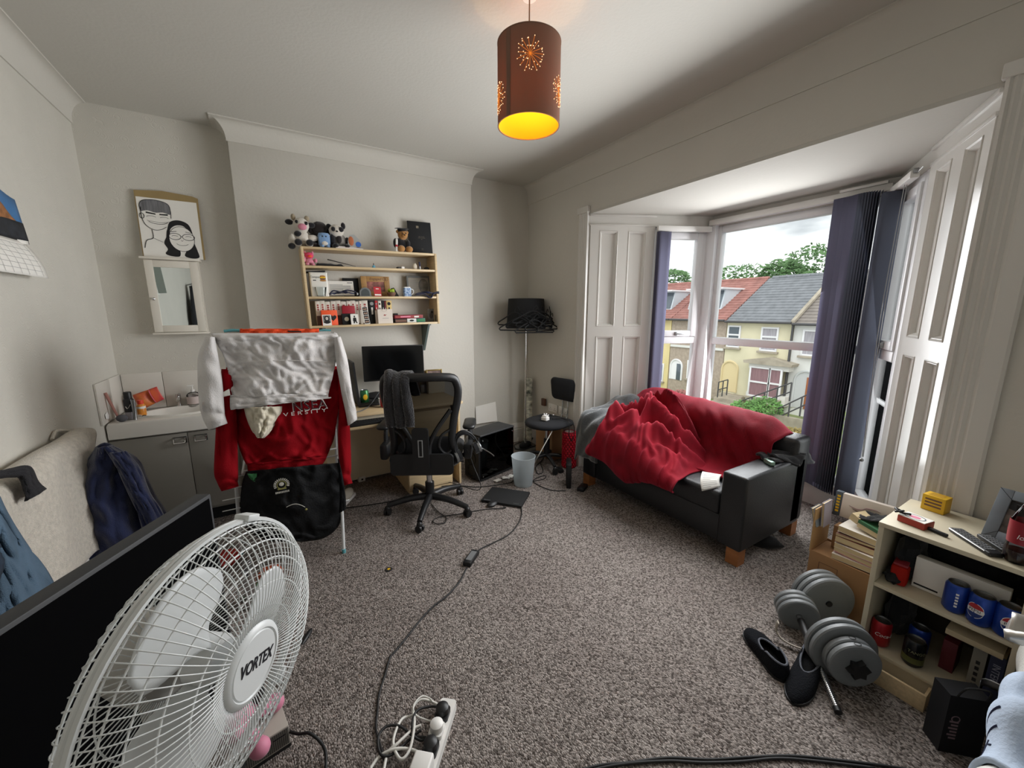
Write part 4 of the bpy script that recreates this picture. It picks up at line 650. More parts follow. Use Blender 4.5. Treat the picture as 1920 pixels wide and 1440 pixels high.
G().sph((.045, .0045, .098), (.042, .0015, .062), 20, 8).out('oval_photo', GREYPH, t); G().tube([(.045+.042*math.cos(a), .0035, .098+.062*math.sin(a)) for a in [2*PI*k/28 for k in range(28)]], .0025, 6, True).out('oval_mount', PEW, t)
t = thing('glass_tumbler', 'clear ridged tumbler in front of the white tin', 'glass', SH @ Tm(sx(601, .03), .03, Z1)); CLEAR = glass('clear_glass', (.86, .88, .88), .25); G().lathe([(0, 0), (.034, 0), (.046, .07), (.044, .07), (.032, .004), (0, .004)], 20).out('cup', CLEAR, t); G().box(-.004, .028, .0, .006, .006, .066).out('photo_inside', GREYPH, t)
def bow(name, label, cat, c, s, m):
    t = thing(name, label, cat, SH @ Tm(*c)); g = G().grid(lambda u, v: ((u-.5)*s, .02*math.sin(u*7), .012+.03*(1-abs(2*u-1))**.5*(.5+.5*math.sin(v*PI))+.010*nz(u*8, v*4)), 18, 8); g.out('cloth', m, t, solid=.008); return t
NAVC = mat('navy_satin', '#1b2140', .5, sheen=.3); t = bow('necktie', 'dark navy tie coiled before the typed letter', 'tie', (sx(643, .03), .03, Z1), .20, NAVC); G().tube(spline([(-.1, 0, .02), (-.07, 0, .045), (-.02, .0, .035), (.03, 0, .05), (.09, 0, .035), (.102, 0, .01)], 20), .011, 8, flat=.5).out('loop', NAVC, t); G().box(.095, .108, -.012, .012, .01, .03, bev=.003).out('clasp', STEEL, t)
t = bow('necktie', 'purple navy tie spilling over the shelf edge by the certificate', 'tie', (sx(799, .0), .01, Z1), .2, NAVC); G().tube(spline([(-.095, -.015, .012), (-.03, -.025, .02), (.03, -.02, -.012), (.06, -.018, .025), (.11, -.01, .034)], 20), .014, 8, flat=.5).out('tail', NAVC, t); G().cyl(.012, -.01, .01, 12, Tm(.105, -.01, .033) @ Ry(90)).out('clasp', STEEL, t)
t = thing('dome_ornament', 'grey domed ornament in front of the oak frame', 'ornament', SH @ Tm(sx(684, .04), .045, Z1)); dome = [(-.044, 0), (.044, 0), (.044, .028)]+[(.044*math.cos(a), .028+.044*math.sin(a)) for a in [PI*k/14 for k in range(1, 14)]]+[(-.044, .028)]
G().prism(dome, -.012, .012, Rx(90)).out('arch', PEW, t); G().prism([(x*.72, .006+z*.76) for x, z in dome], .012, .014, Rx(90)).out('inset', mat('dark_inset', '#3d4444', .6), t); G().box(-.05, .05, -.016, .016, -.0, .006, bev=.001).out('plinth', PEW, t)
t = thing('leaflet', 'folded red leaflet leaning on the oak frame', 'leaflet', SH @ Tm(sx(708, .04), .04, Z1) @ Rx(-14) @ Rz(6)); G().box(-.03, .03, 0, .002, 0, .082).out('front', RED, t); G().box(-.026, .026, -.0005, 0, .008, .02).out('white_band', PAPER, t); G().box(-.012, .012, -.0005, 0, .062, .068).out('white_mark', PAPER, t)
t = thing('plant_pot', 'small woven bowl holding a bright green succulent', 'plant', SH @ Tm(sx(733, .05), .05, Z1)); G().lathe([(0, 0), (.024, 0), (.036, .022), (.038, .034), (.034, .034), (.022, .006), (0, .005)], 20).out('bowl', BROWN, t)
for k in range(9): a = 2*PI*k/9; G().sph((.017*math.cos(a), .017*math.sin(a), .044+.004*(k % 3)), (.012, .012, .014), 8, 6).out('leaf', mat('succulent_green', '#9ab02c', .6) if k == 0 else bpy.data.materials['succulent_green'], t)
G().prism([(-.03, 0), (.05, 0), (.01, .075), (-.012, .07)], .0, .01, Tm(.018, .02, 0) @ Rx(90)).out('dark_card', BLKM, t)
t = thing('mug', 'blue and white patterned mug shaped tin in the middle bay', 'mug', SH @ Tm(sx(763, .04), .045, Z1)); BW_ = mat('blue_white_pattern', '#c3d5e4', .4, var=.1, vs=60, col2='#2f5f9c'); G().prism(rbox2(.033, .022, .012), 0, .072).out('body', BW_, t); G().prism(rbox2(.028, .018, .01), .072, .08).out('lid', WHITE, t); G().tube(spline([(.03, -.01, .062), (.05, -.01, .056), (.052, -.01, .03), (.03, -.01, .014)], 12), .004, 8).out('handle', WHITE, t)
# ---- lower bay: a row of paperbacks and what stands before it
us = [588, 596.5, 606, 617, 626.5, 636, 647, 655, 663.5, 670.5, 675.5, 687]; hs = .188
MW = mat('white_book_spine', '#dcd6cb', .6); MR = mat('brown_spine_band', '#55403a', .6); RDT = mat('red_spine_print', '#9a3a36', .6)
for k in range(11):
    x0_, x1_ = sx(us[k], .07), sx(us[k+1], .07); wk = x1_-x0_-.0012; hk = hs+.004*math.sin(k*2.1)
    def sp_(t, w, h, k=k):
        if k not in (9,): G().box(0, w, -.0014, -.0008, 0, h*(.40 if k < 7 else .05)).out('spine_band', MR, t)
        for q in range(3): G().box(w*.3, w*.7, -.0014, -.0008, h*(.62+.09*q), h*(.62+.09*q)+.012).out('spine_mark', RDT, t)
    book('paperback', ORD[k]+' white-spined paperback counted from the shelf end nearest the mirror cabinet', 'book', SH @ Tm(x0_, .07+.002*(k % 3), Z0), wk, .115, hk, MW, sp_, 'white-spined paperbacks in the lower bay')
for u0, u1, h, m, lab in ((689, 700, .192, BLKM, 'black-spined book next to the white paperback row'), (700.5, 705.5, .19, RED, 'red-spined book between black and white spines'), (706.5, 712.5, .188, MW, 'white-spined book with a black roundel beside the red one'), (713.5, 718, .188, INK, 'thin black-spined book before the maroon one'), (718.5, 721.5, .185, mat('maroon_spine', '#6f2029', .6), 'thin maroon-spined book beside the yellow one'), (722, 732, .19, mat('cream_yellow_spine', '#d3b878', .6), 'cream and yellow-spined book ending the row')):
    x0_ = sx(u0, .07); wk = sx(u1, .07)-x0_-.001
    def sq(t, w, h, u0=u0):
        if w > .018: G().cyl(w*.32, 0, .0006, 14, Tm(w/2, -.0010, h*.86) @ Rx(90)).out('roundel', INK if u0 > 705 else GREYPR, t)
        G().box(w*.35, w*.65, -.0014, -.0008, h*.4, h*.7).out('spine_mark', (PAPER if u0 < 705 or 713 < u0 < 722 else INK), t)
    book('book', lab, 'book', SH @ Tm(x0_, .07, Z0), wk, .12, h, m, sq)
t = thing('gift_box', 'orange heart print box in front of the white paperbacks', 'box', SH @ Tm(sx(613, .02), .03, Z0) @ Rx(-4) @ Rz(4)); G().box(-.058, .058, 0, .02, 0, .118, bev=.001).out('box', ORG, t)
hp = [(.026*(16*math.sin(a)**3)/16, .026*(13*math.cos(a)-5*math.cos(2*a)-2*math.cos(3*a)-math.cos(4*a))/16) for a in [2*PI*k/30 for k in range(30)]]
G().prism([(x, z) for x, z in hp], 0, .001, Tm(.024, -.0002, .058) @ Rx(90)).out('heart_print', INK, t)
def card(name, label, u, w, h, m, pic, y=.012):
    t = thing(name, label, 'photo', SH @ Tm(sx(u, .0), y, Z0) @ Rx(-8)); G().box(-w/2, w/2, 0, .0015, 0, h).out('card', m, t); return t
t = card('photo_print', 'white bordered photo of a dark haired woman', 607, .064, .084, PAPER, None, .004); G().box(-.026, .026, -.0006, 0, .02, .078).out('picture', GREYPH, t); G().sph((0, -.0006, .052), (.018, .0008, .024), 14, 8).out('hair', INK, t); G().sph((0, -.0012, .054), (.010, .0008, .013), 12, 8).out('face', mat('grey_skin_print', '#c9c1b8', .6), t); G().sph((0, -.0008, .026), (.022, .0008, .012), 12, 8).out('shoulders', INK, t)
t = thing('wallet_box', 'flat red box resting on the dark pendant box', 'box', SH @ Tm(sx(650, .03), .045, Z0+.088)); G().box(-.048, .048, -.012, .02, 0, .062, bev=.003).out('lid', mat('deep_red_card', '#9a1426', .6), t)
t = thing('pendant_box', 'small black box with a pale round medal', 'box', SH @ Tm(sx(645, .02), .034, Z0)); G().box(-.034, .034, 0, .03, 0, .087, bev=.002).out('box', BLKM, t); G().cyl(.017, 0, .003, 20, Tm(0, 0, .045) @ Rx(90)).out('medal', mat('pale_medal', '#b9ad96', .4, .6), t)
t = card('photo_print', 'white card with a black standing figure print', 660, .058, .083, PAPER, None, .006); G().sph((0, -.0006, .064), (.006, .0008, .008), 10, 6).out('figure_print', INK, t); G().prism([(-.014, .03), (.014, .026), (.012, .055), (-.010, .055)], 0, .001, Rx(90)).out('figure_print', INK, t); G().prism([(-.010, .01), (-.002, .01), (.002, .028), (.012, .01), (.02, .012), (.010, .032), (-.010, .032)], 0, .001, Rx(90)).out('figure_print', INK, t)
t = thing('photo_strip', 'tall photo booth strip leaning on the book row', 'photo', SH @ Tm(sx(684, .0), .012, Z0) @ Rx(-8) @ Ry(-4)); G().box(-.021, .021, 0, .0015, 0, .142).out('strip', PAPER, t)
for k in range(4):
    z = .006+.034*k; p = G().box(-.018, .018, -.0007, 0, z, z+.030).out('frame_print', INK, t)
    for q in (-.007, .007): G().sph((q, -.0009, z+.014), (.006, .0007, .008), 10, 6).out('face_print', mat('warm_skin_print', '#a98b78', .6) if k == 0 and q < 0 else bpy.data.materials['warm_skin_print'], p)
t = thing('gift_bag', 'white paper gift bag with a small bird print', 'bag', SH @ Tm(sx(717, .03), .02, Z0)); bg_ = mat('white_bag_paper', '#ddd2c6', .6)
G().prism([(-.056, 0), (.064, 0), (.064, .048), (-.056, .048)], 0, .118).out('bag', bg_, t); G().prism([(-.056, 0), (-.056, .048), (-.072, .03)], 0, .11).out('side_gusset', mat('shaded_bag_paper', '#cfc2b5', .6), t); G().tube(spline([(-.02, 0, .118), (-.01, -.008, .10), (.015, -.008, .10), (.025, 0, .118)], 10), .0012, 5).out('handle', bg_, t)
G().prism([(-.012, .066), (.004, .064), (.016, .076), (.006, .072), (-.004, .076)], 0, .001, Rx(90)).out('bird_print', RDT, t); G().box(-.02, .03, -.001, 0, .042, .045).out('text_line', GREYPR, t)
x0_ = sx(736, .05)
for z0, h, w_, m, s, lab in ((0, .034, .085, INK, None, 'black cased disc box bottom of the pile'), (0, .034, 0, PAPER, 'x', 'white cased disc box beside the black one'), (0, .034, 0, mat('teal_case', '#3b6a66', .5), None, 'teal cased disc box at the pile end'), (.036, .030, 0, mat('maroon_case', '#7d2433', .5), 'GAMES', 'long maroon game box topmost of the pile')):
    xa, xb = {'b': (736, 759), 'w': (759, 777), 't': (777, 794), 'l': (736, 790)}[lab[0]]; xa, xb = sx(xa, .05), sx(xb, .05)-.002
    t = thing('game_box', lab, 'game', SH @ Tm(xa, .045, Z0+z0), 'game boxes in the lower bay'); G().box(0, xb-xa, 0, .14, 0, h, bev=.002).out('case', m, t); G().box(.004, xb-xa-.004, -.0006, 0, .006, h-.006).out('spine_print', {'b': BROWN, 'w': mat('pale_print', '#cfd6d4', .6), 't': GRN, 'l': RDT}[lab[0]], t)
    if s == 'GAMES': G().box((xb-xa)*.2, (xb-xa)*.55, -.001, -.0006, .01, .02).out('title_print', PINK, t); G().box((xb-xa)*.68, (xb-xa)*.85, -.001, -.0006, .006, .02).out('white_print', PAPER, t)
    if s == 'x': G().sph(((xb-xa)/2, -.0006, h/2), (.02, .0008, .008), 14, 6).out('oval_print', INK, t)
o = G().box(0, .03, 0, .06, 0, .014, bev=.002).out('card_case', BLKM, None, M=SH @ Tm(x0_, .05, Z0+.067)); tag(o, 'small black case on top of the maroon game box', 'case')
t = thing('photo_block', 'clear acrylic photo block with a grey couple photo', 'photo', SH @ Tm(sx(808, .08), .10, Z0) @ Rz(-8)); G().box(-.036, .036, 0, .012, 0, .115, bev=.001).out('block', GREYPH, t); G().sph((.004, -.0006, .085), (.010, .0008, .012), 10, 6).out('head_print', INK, t); G().sph((-.004, -.0006, .052), (.018, .0008, .026), 12, 6).out('figure_print', mat('mid_grey_print', '#4d4a46', .6), t)
t = thing('glass_tumbler', 'small clear glass at the end of the lower bay', 'glass', SH @ Tm(sx(816, .04), .04, Z0)); G().lathe([(0, 0), (.016, 0), (.018, .06), (.0165, .06), (.0145, .003), (0, .003)], 18).out('cup', CLEAR, t)
# ================================================================= desk
t = thing('desk', 'pale maple desk with keyboard tray against the chimney breast', 'desk', Matrix())
DZ = .75; G().box(.20, 1.32, 3.0, 3.575, DZ-.022, DZ, bev=.002).out('desktop', MAPLEH, t); G().box(.225, .83, 2.955, 3.40, .645, .663, bev=.002).out('keyboard_tray', MAPLEH, t)
G().box(.225, .243, 3.03, 3.56, 0, DZ-.022).out('side_panel', MAPLE, t); G().box(1.285, 1.303, 3.03, 3.56, 0, DZ-.022).out('side_panel', MAPLE, t); G().box(.243, 1.285, 3.52, 3.538, .03, DZ-.022).out('back_panel', CREAM, t); G().box(.243, .83, 3.05, 3.07, DZ-.075, DZ-.022).out('rail', CREAM, t)
for x in (.245, .812): G().box(x, x+.018, 3.02, 3.38, .663, DZ-.022).out('tray_runner', STEEL, t)
p = G().box(.835, 1.225, 3.05, 3.50, .02, DZ-.022).out('pedestal', MAPLE, t)
for z0, z1 in ((.03, .20), (.21, .43), (.44, .70)):
    d = G().box(.839, 1.221, 3.032, 3.05, z0, z1, bev=.002).out('drawer', MAPLEH, p)
b_ = G().box(.838, 1.222, 3.04, 3.49, 0, .02).out('plinth', MAPLE, t)
# screen
a0, a1 = onY(678, 650, 3.40), onY(794, 653, 3.33); xd = (a1-a0); xd.z = 0; wM = xd.length; zt = a0.z; zb = onY(678, 717, 3.40).z; t = thing('monitor', 'black flat computer monitor standing on the desk', 'monitor', frame((a0.x, a0.y, 0), xd))
G().box(0, wM, .006, .03, zb, zt, bev=.004).out('housing', BLACK, t); G().box(.006, wM-.006, .003, .0062, zb+.014, zt-.006).out('screen', SCREEN, t); G().box(wM/2-.03, wM/2+.03, .03, .05, DZ+.01, zb+.12, bev=.004).out('neck', BLACK, t); G().box(wM/2-.11, wM/2+.11, -.05, .12, DZ+.0005, DZ+.012, bev=.004).out('foot', BLACK, t)
zl = DZ+.001; t = thing('laptop', 'open laptop seen edge-on at the desk end behind the washing', 'laptop', Matrix())
hb, ht = onY(668, 745, 3.36), onY(654, 676, 3.36); G().prism([(hb.x-.018, DZ+.022), (hb.x+.002, DZ+.022), (ht.x+.014, ht.z), (ht.x, ht.z)], 3.20, 3.50, Matrix(((1, 0, 0, 0), (0, 0, 1, 0), (0, 1, 0, 0), (0, 0, 0, 1)))).out('lid', BLACK, t); G().prism([(hb.x+.0035, DZ+.04), (hb.x+.0045, DZ+.04), (ht.x+.0155, ht.z-.012), (ht.x+.0145, ht.z-.012)], 3.212, 3.488, Matrix(((1, 0, 0, 0), (0, 0, 1, 0), (0, 1, 0, 0), (0, 0, 0, 1)))).out('screen', mat('grey_screen', '#7f8488', .3), t); G().box(hb.x-.01, hb.x+.19, 3.20, 3.50, DZ+.0015, DZ+.02, bev=.003).out('base', BLACK, t); G().box(hb.x+.02, hb.x+.12, 3.22, 3.48, DZ+.02, DZ+.0215).out('keys', BLKM, t)
def can(name, label, M, body, lid=STEEL, r=.033, h=.122, group=None):
    t = thing(name, label, 'can', M, group); G().lathe([(0, .004), (r*.72, 0), (r*.78, .003), (r, .012), (r, h-.012), (r*.82, h-.002)], 26).out('body', body, t)
    G().lathe([(r*.82, h-.002), (r*.84, h), (r*.80, h), (r*.78, h-.005), (0, h-.005)], 26).out('rim', lid, t); G().sph((0, -.006, h-.004), (.012, .009, .0012), 12, 4).out('ring_pull', lid, t); return t
def wrap(r, a0=0): return lambda p: ((r+.0004+p.z)*math.sin(p.x/r+a0), -(r+.0004+p.z)*math.cos(p.x/r+a0), p.y)
GCAN = mat('green_can_paint', '#2f6b3d', .3, .35, var=.3, vs=30); c = onY(683.5, 742, 3.30); t = can('drink_can', 'green drink can on the desk before the monitor', Tm(c.x, 3.30, zl), GCAN); G().sph((0, -.0325, .065), (.018, .002, .024), 12, 8).out('printed_mark', YEL, t)
c = onY(721, 757, 3.12); t = can('drink_can', 'red drink can on the desk beside the chair', Tm(c.x, 3.12, zl), REDC, group=None); G().box(-.02, .02, -.0338, -.033, .03, .045).out('white_band', PAPER, t)
o = G().sph((0, 0, .03), (.11, .08, .034), 18, 8, fn=lambda d: 1+.08*nz(d.x*3, d.y*3, d.z*3)).out('headphone_case', BLKM, None, M=Tm(onY(706, 735, 3.42).x, 3.45, zl)); tag(o, 'low black case lying under the monitor edge', 'case')
t = thing('jar', 'small white jar with a black lid beside the red can', 'jar', Tm(onY(716, 748, 3.2).x, 3.22, zl)); G().prism(rbox2(.022, .022, .006), 0, .055).out('body', WHITE, t); G().cyl(.018, .055, .085, 16, Tm(.025, .01, 0), bev=.003).out('lid', BLACK, t)
kb = thing('keyboard', 'black computer keyboard on the pull-out tray', 'keyboard', Tm(.36, 2.962, .6635) @ Rz(2)); G().box(0, .44, 0, .135, .002, .02, bev=.003).out('base', BLACK, kb); g = G()
for r_ in range(6):
    for k in range(21): g.box(.008+.0203*k, .025+.0203*k, .010+.0195*r_, .026+.0195*r_, .02, .027)
tag(g.out('keys', BLKM, kb), kind='stuff')
cable('cable', 'grey lead curving across the desk from the monitor', [(.80, 3.38, .93), (.70, 3.30, .84), (.60, 3.18, DZ+.02), (.52, 3.08, DZ+.006), (.44, 3.04, DZ+.006)], .0035, mat('grey_cable', '#4d5052', .5)); cable('cable', 'thin black lead trailing past the red can', [(.45, 3.30, DZ+.006), (.56, 3.22, DZ+.006), (.66, 3.13, DZ+.005), (.71, 3.2, DZ+.005)], .003)
o = G().box(0, .09, 0, .05, 0, .012, bev=.002).out('pen_case', BLKM, None, M=Tm(.62, 3.34, zl) @ Rz(-20)); tag(o, 'flat black case on the desk near the green can', 'case')
BRASS = mat('brass_frame', '#8c7a4c', .35, .6)
frame_pic('brass_photo', 'small brass photo frame at the end of the desk', frame(onY(816, 752, 3.46).to_2d().to_3d()+Vector((0, 0, DZ+.12)), (1, -.12, 0)), .15, .10, BRASS, .012, PHOTO); o = G().box(-.07, .09, -.04, .04, 0, .12, bev=.003).out('box_file', mat('pale_box_card', '#c9bfa8', .7), None, M=Tm(onY(816, 752, 3.46).x, 3.47, zl)); tag(o, 'pale storage box under the small brass frame', 'box')
frame_pic('brass_photo', 'slim brass photo frame peeping behind the monitor', frame(onY(795, 745, 3.50).to_2d().to_3d()+Vector((0, 0, DZ+.08)), (1, .1, 0)), .06, .13, BRASS, .01, PHOTO); o = G().box(-.03, .03, -.02, .02, 0, .079, bev=.002).out('storage_tin', STEEL, None, M=Tm(onY(795, 745, 3.50).x, 3.505, zl)); tag(o, 'steel tin holding up the slim brass frame', 'tin')
# ================================================================= office chair
OC = Tm(.905, 2.715) @ Rz(-29); t = thing('office_chair', 'black mesh-backed office chair pulled up to the desk', 'chair', OC)
FRM = mat('black_nylon_frame', '#191a1c', .42); MESH = sheer('black_mesh_fabric', '#0b0b0d', (.07, .03))
pad(rbox2(.255, .25, .09), .415, .50, .02, Tm(0, .04)).out('seat', BLKF, t, ang=60)
def bk(x, z): return (x, -.225-.05*math.sin((z-.45)*2.2)-.10*max(0, z-.8)+.10*(abs(x)/.25)**2, z)
out_ = [(-.215, .50), (-.20, .62), (-.22, .78), (-.25, .93), (-.245, 1.02), (-.20, 1.075), (0, 1.08), (.20, 1.07), (.245, 1.02), (.25, .93), (.22, .78), (.20, .62), (.215, .50), (.12, .46), (-.12, .46)]
op = [bk(x, z) for x, z in [interp(out_+[out_[0]], k/60) for k in range(60)]]
G().tube(op, .024, 8, True, flat=1.2).out('back_frame', FRM, t, ang=80)
g = G(); n = 24
def bm_(u, v):
    z = lerp(.47, 1.075, v); w = interp([(.215,), (.20,), (.215,), (.235,), (.25,), (.245,), (.20,)], v)[0]; x = lerp(-w, w, u); p = bk(x, z); return p
G().grid(bm_, 16, 24).out('back_mesh', MESH, t, ang=180)
for s in (-1, 1): G().tube(spline([bk(s*.20, .84), bk(s*.10, .70), bk(s*.055, .60), bk(s*.05, .50)], 12), .016, 8).out('back_strut', FRM, t); G().tube(spline([bk(s*.20, .70), bk(s*.135, .66), bk(s*.115, .58), bk(s*.16, .52), bk(s*.21, .56)], 14), .011, 8).out('lumbar_loop', FRM, t)
sp1 = G().prism(rbox2(.055, .15, .02), -.008, .012, Tm(0, -.268, .58) @ Rx(90)); sp1.out('spine_bracket', FRM, t); bars(G(), -.016, .016, .53, .65, .006, -.286, -.279, None, .001).out('spine_plate', mat('grey_plate_rim', '#8d8f90', .4), t)
G().prism(rbox2(.215, .075, .03), -.01, .012, Tm(0, -.247, .465) @ Rx(90)).out('lower_shell', FRM, t)
for s in (-1, 1):
    l = G().tube(spline([(s*.20, .05, .41), (s*.30, .04, .44), (s*.315, .02, .55), (s*.31, .03, .655)], 16), .024, 10, flat=.7).out('arm_post', FRM, t); pad(rbox2(.045, .125, .04), -.014, .014, .008, Tm(s*.31, .03, .675)).out('arm_pad', BLACK, l, ang=60); G().box(s*.30-.03, s*.30+.03, -.11, .11, .44, .56, Tm(0, 0, 0), bev=.02).out('arm_bracket', FRM, t)
G().box(-.09, .09, -.12, .10, .36, .415, bev=.012).out('tilt_mechanism', FRM, t); G().cyl(.022, .17, .37, 16).out('gas_lift', CHROME, t); G().cyl(.034, .09, .23, 16, bev=.003).out('lift_sleeve', BLACK, t); G().rod((.08, 0, .385), (.26, .02, .38), .006, 8).out('tilt_lever', BLACK, t)
wheel_base(t, 5, .315, 93+29, .115, FRM, .030, .019)
SCARF = mat('charcoal_fleece', '#1f1f22', .95, bump=.9, bs=130, sheen=.5); t = thing('scarf', 'charcoal fleece scarf hung over the office chair back', 'scarf', OC)
pf = [(-.02, .95), (-.06, 1.06), (-.10, 1.115), (-.17, 1.09), (-.215, 1.0), (-.24, .85), (-.255, .72), (-.265, .70)]
def sc(u, v):
    y, z = interp([(.02, .90), (-.18, 1.06), (-.255, 1.112), (-.325, 1.06), (-.335, .98), (-.325, .85), (-.315, .755)], v); w = .105*(1+.1*math.sin(v*9)); x = -.13+(u-.5)*w*1.6+.015*v
    return (x, y-.018*abs(math.sin(u*PI*3))*sm(v*2)+.012*nz(u*4, v*6), z+.018*(nz(u*3, v*3, 4)))
G().grid(sc, 24, 36).out('fleece', SCARF, t, ang=180, solid=.016)
HM = OC @ Tm(.335, -.13, .42) @ Rz(20) @ Ry(-18); t = thing('headset', 'silver and black headset hanging from the office chair arm', 'headphones', HM)
for dx in (-.012, .012): G().tube([(.085*math.cos(a), dx, .13+.13*math.sin(a)) for a in [PI*k/18 for k in range(19)]], .006, 7).out('headband', BLACK, t)
G().tube([(.076*math.cos(a), 0, .125+.118*math.sin(a)) for a in [PI*k/18 for k in range(2, 17)]], .012, 7, flat=.4).out('headband_padding', BLKF, t)
for s in (-1, 1): c = G().cyl(.042, -.013, .013, 22, Tm(s*.085, 0, .10) @ Ry(90), bev=.005).out('ear_cup', mat('silver_ear_cup', '#8d9092', .3, .8) if s < 0 else bpy.data.materials['silver_ear_cup'], t); G().lathe([(.024, -.012), (.042, -.012), (.042, .012), (.024, .012)], 20, Tm(s*.062, 0, .10) @ Ry(90), close=True).out('ear_cushion', BLKF, c)
G().tube(spline([(.10, -.02, .09), (.13, -.08, .06), (.14, -.14, .05)], 10), .004, 6).out('microphone_boom', STEEL, t)
cable('cable', 'thin headset lead dropping from the chair arm to the floor', [HM @ Vector((0, 0, .12)), HM @ Vector((.0, -.02, .0)), HM @ Vector((-.02, -.03, -.2)), fl(845, 905, .03), fl(800, 900, .01)], .003)
# ================================================================= cloth helpers: outlines met with a real hanging plane, then given depth
def hang(name, m, parent, rows, P, n, bulge=.03, folds=(), nu=40, nv=40, solid=.006, seed=1, amp=.01, fs=5, over=0):
    n = Vector(n).normalized()
    def f(u, v):
        r = interp(rows, v); o = bulge*(1-abs(2*u-1)**2.5)+amp*.6*nz(u*fs*.7, v*fs*.7, seed)+amp*1.0*math.exp(-(nz(u*fs*.55+v*fs*.9, v*fs*.35-u*fs*.8, seed+7)*5)**2)+amp*.7*math.exp(-(nz(u*fs*1.1-v*fs*.7, v*fs*.5+u*fs*.3, seed+13)*5)**2)
        for fr, a, ph, tilt in folds: o += a*math.sin((u+tilt*v)*fr+ph)*sm(v*3)
        if over and v < over: o -= .05*(1-math.cos((1-v/over)*PI/2))*1.6
        return onP(lerp(r[0], r[2], u), lerp(r[1], r[3], u), Vector(P)+n*o, n)
    return G().grid(f, nu, nv).out(name, m, parent, ang=180, solid=solid)
def hangtube(name, m, parent, rows, P, n, depth, folds=(), nu=18, nv=26, seed=1, amp=.006):
    n = Vector(n).normalized()
    def f(u, v):
        a = 2*PI*u; r = interp(rows, v); s = .5-.5*math.cos(a); o = depth*math.sin(a)+amp*nz(math.cos(a)*3, math.sin(a)*3, seed+v*5)+amp*math.sin(v*26+3*math.sin(a)+seed)*.5
        return onP(lerp(r[0], r[2], s), lerp(r[1], r[3], s), Vector(P)+n*o, n)
    return G().grid(f, nu, nv, closeu=True).out(name, m, parent, ang=180, solid=.004)
# ================================================================= wash basin unit in the alcove
GREYL = mat('grey_cabinet_laminate', '#8d8981', .5, var=.03, vs=3); CER = mat('white_ceramic', '#dedad2', .18, coat=.4); TILE = mat('white_glazed_tile', '#d6d1c8', .25)
vx0, vx1, vy0 = -.968, -.33, 3.335; t = thing('vanity_unit', 'grey vanity cabinet carrying a white basin in the alcove', 'cabinet', Matrix())
G().box(vx0, vx1, vy0+.03, 3.748, .10, .70, bev=.002).out('carcass', GREYL, t); G().box(vx0+.02, vx1-.02, vy0+.07, 3.72, 0, .10).out('plinth', BLKM, t)
for k, (x0, x1) in enumerate(((vx0+.004, -.578), (-.574, vx1-.004))):
    d = G().box(x0, x1, vy0+.012, vy0+.03, .12, .685, bev=.0015).out('door', GREYL, t); hx = onY((337, 377)[k], 826, vy0).x
    G().tube([(hx-.03, vy0+.012, .655), (hx-.03, vy0-.012, .65), (hx-.03, vy0-.016, .625), (hx+.03, vy0-.016, .625), (hx+.03, vy0-.012, .65), (hx+.03, vy0+.012, .655)], .006, 7).out('handle', CHROME, d)
    bars(G(), hx-.036, hx+.036, .617, .662, .004, vy0+.008, vy0+.014, None, .001).out('handle_recess', BLKM, d)
g = G(); N = 48; bcx, bcy = -.62, 3.53
def rr(k, hx, hy, p=8): a = 2*PI*k/N; c, s = math.cos(a), math.sin(a); q = (abs(c)**p+abs(s)**p)**(-1/p); return (c*q*hx, s*q*hy)
mx, my, hx, hy = (vx0+vx1)/2, (vy0-.005+3.748)/2, (vx1-vx0)/2, (3.748-vy0+.005)/2; rs = []
for z, f, k_ in ((.70, 1, 0), (.785, 1, 0), (.797, .985, 0), (.80, .96, 0)): rs.append([g._v((mx+rr(k, hx, hy, 26)[0]*f, my+rr(k, hx, hy, 26)[1]*f, z), None) for k in range(N)])
for rx, ry, z in ((.235, .158, .802), (.225, .148, .814), (.212, .136, .812), (.195, .122, .78), (.16, .10, .72), (.09, .06, .685), (.02, .02, .68)): rs.append([g._v((bcx+rx*math.cos(2*PI*k/N), bcy+ry*math.sin(2*PI*k/N), z), None) for k in range(N)])
g.rings(rs, True, True); g.out('basin', CER, t, ang=35)
tp = G().cyl(.022, .80, .815, 16, Tm(-.655, 3.70)).tube(spline([(-.655, 3.70, .81), (-.655, 3.70, .86), (-.65, 3.67, .875), (-.645, 3.61, .862)], 12), .011, 10).cyl(.016, .86, .90, 12, Tm(-.655, 3.70, 0)).tube([(-.655, 3.70, .895), (-.64, 3.65, .905)], .006, 8); tp.out('tap', CHROME, t)
t = thing('splashback', 'white tiled splashback around the basin', 'splashback', Matrix())
for x0, x1 in ((-.955, -.735), (-.732, -.51), (-.507, -.285)): G().box(x0, x1, 3.738, 3.749, .805, 1.065, bev=.002).out('tile', TILE, t)
G().box(-.969, -.958, 3.29, 3.52, .805, 1.065, bev=.002).out('tile', TILE, t); G().box(-.969, -.958, 3.523, 3.748, .805, 1.065, bev=.002).out('tile', TILE, t)
ZB = .8015
def bt(name, label, x, y, prof, m, cap=None, capm=BLACK, z=ZB, cat='bottle'):
    t = thing(name, label, cat, Tm(x, y, z)); G().lathe(prof, 18).out('body', m, t)
    if cap: G().lathe(cap, 18).out('cap', capm, t)
    return t
t = bt('deodorant_can', 'black aerosol deodorant can with pale base beside basin', -.862, 3.44, [(0, 0), (.026, 0), (.027, .004), (.027, .128), (.02, .14), (0, .14)], mat('black_can_paint', '#15161a', .3), [(.0205, .14), (.0205, .178), (.018, .182), (0, .182)])
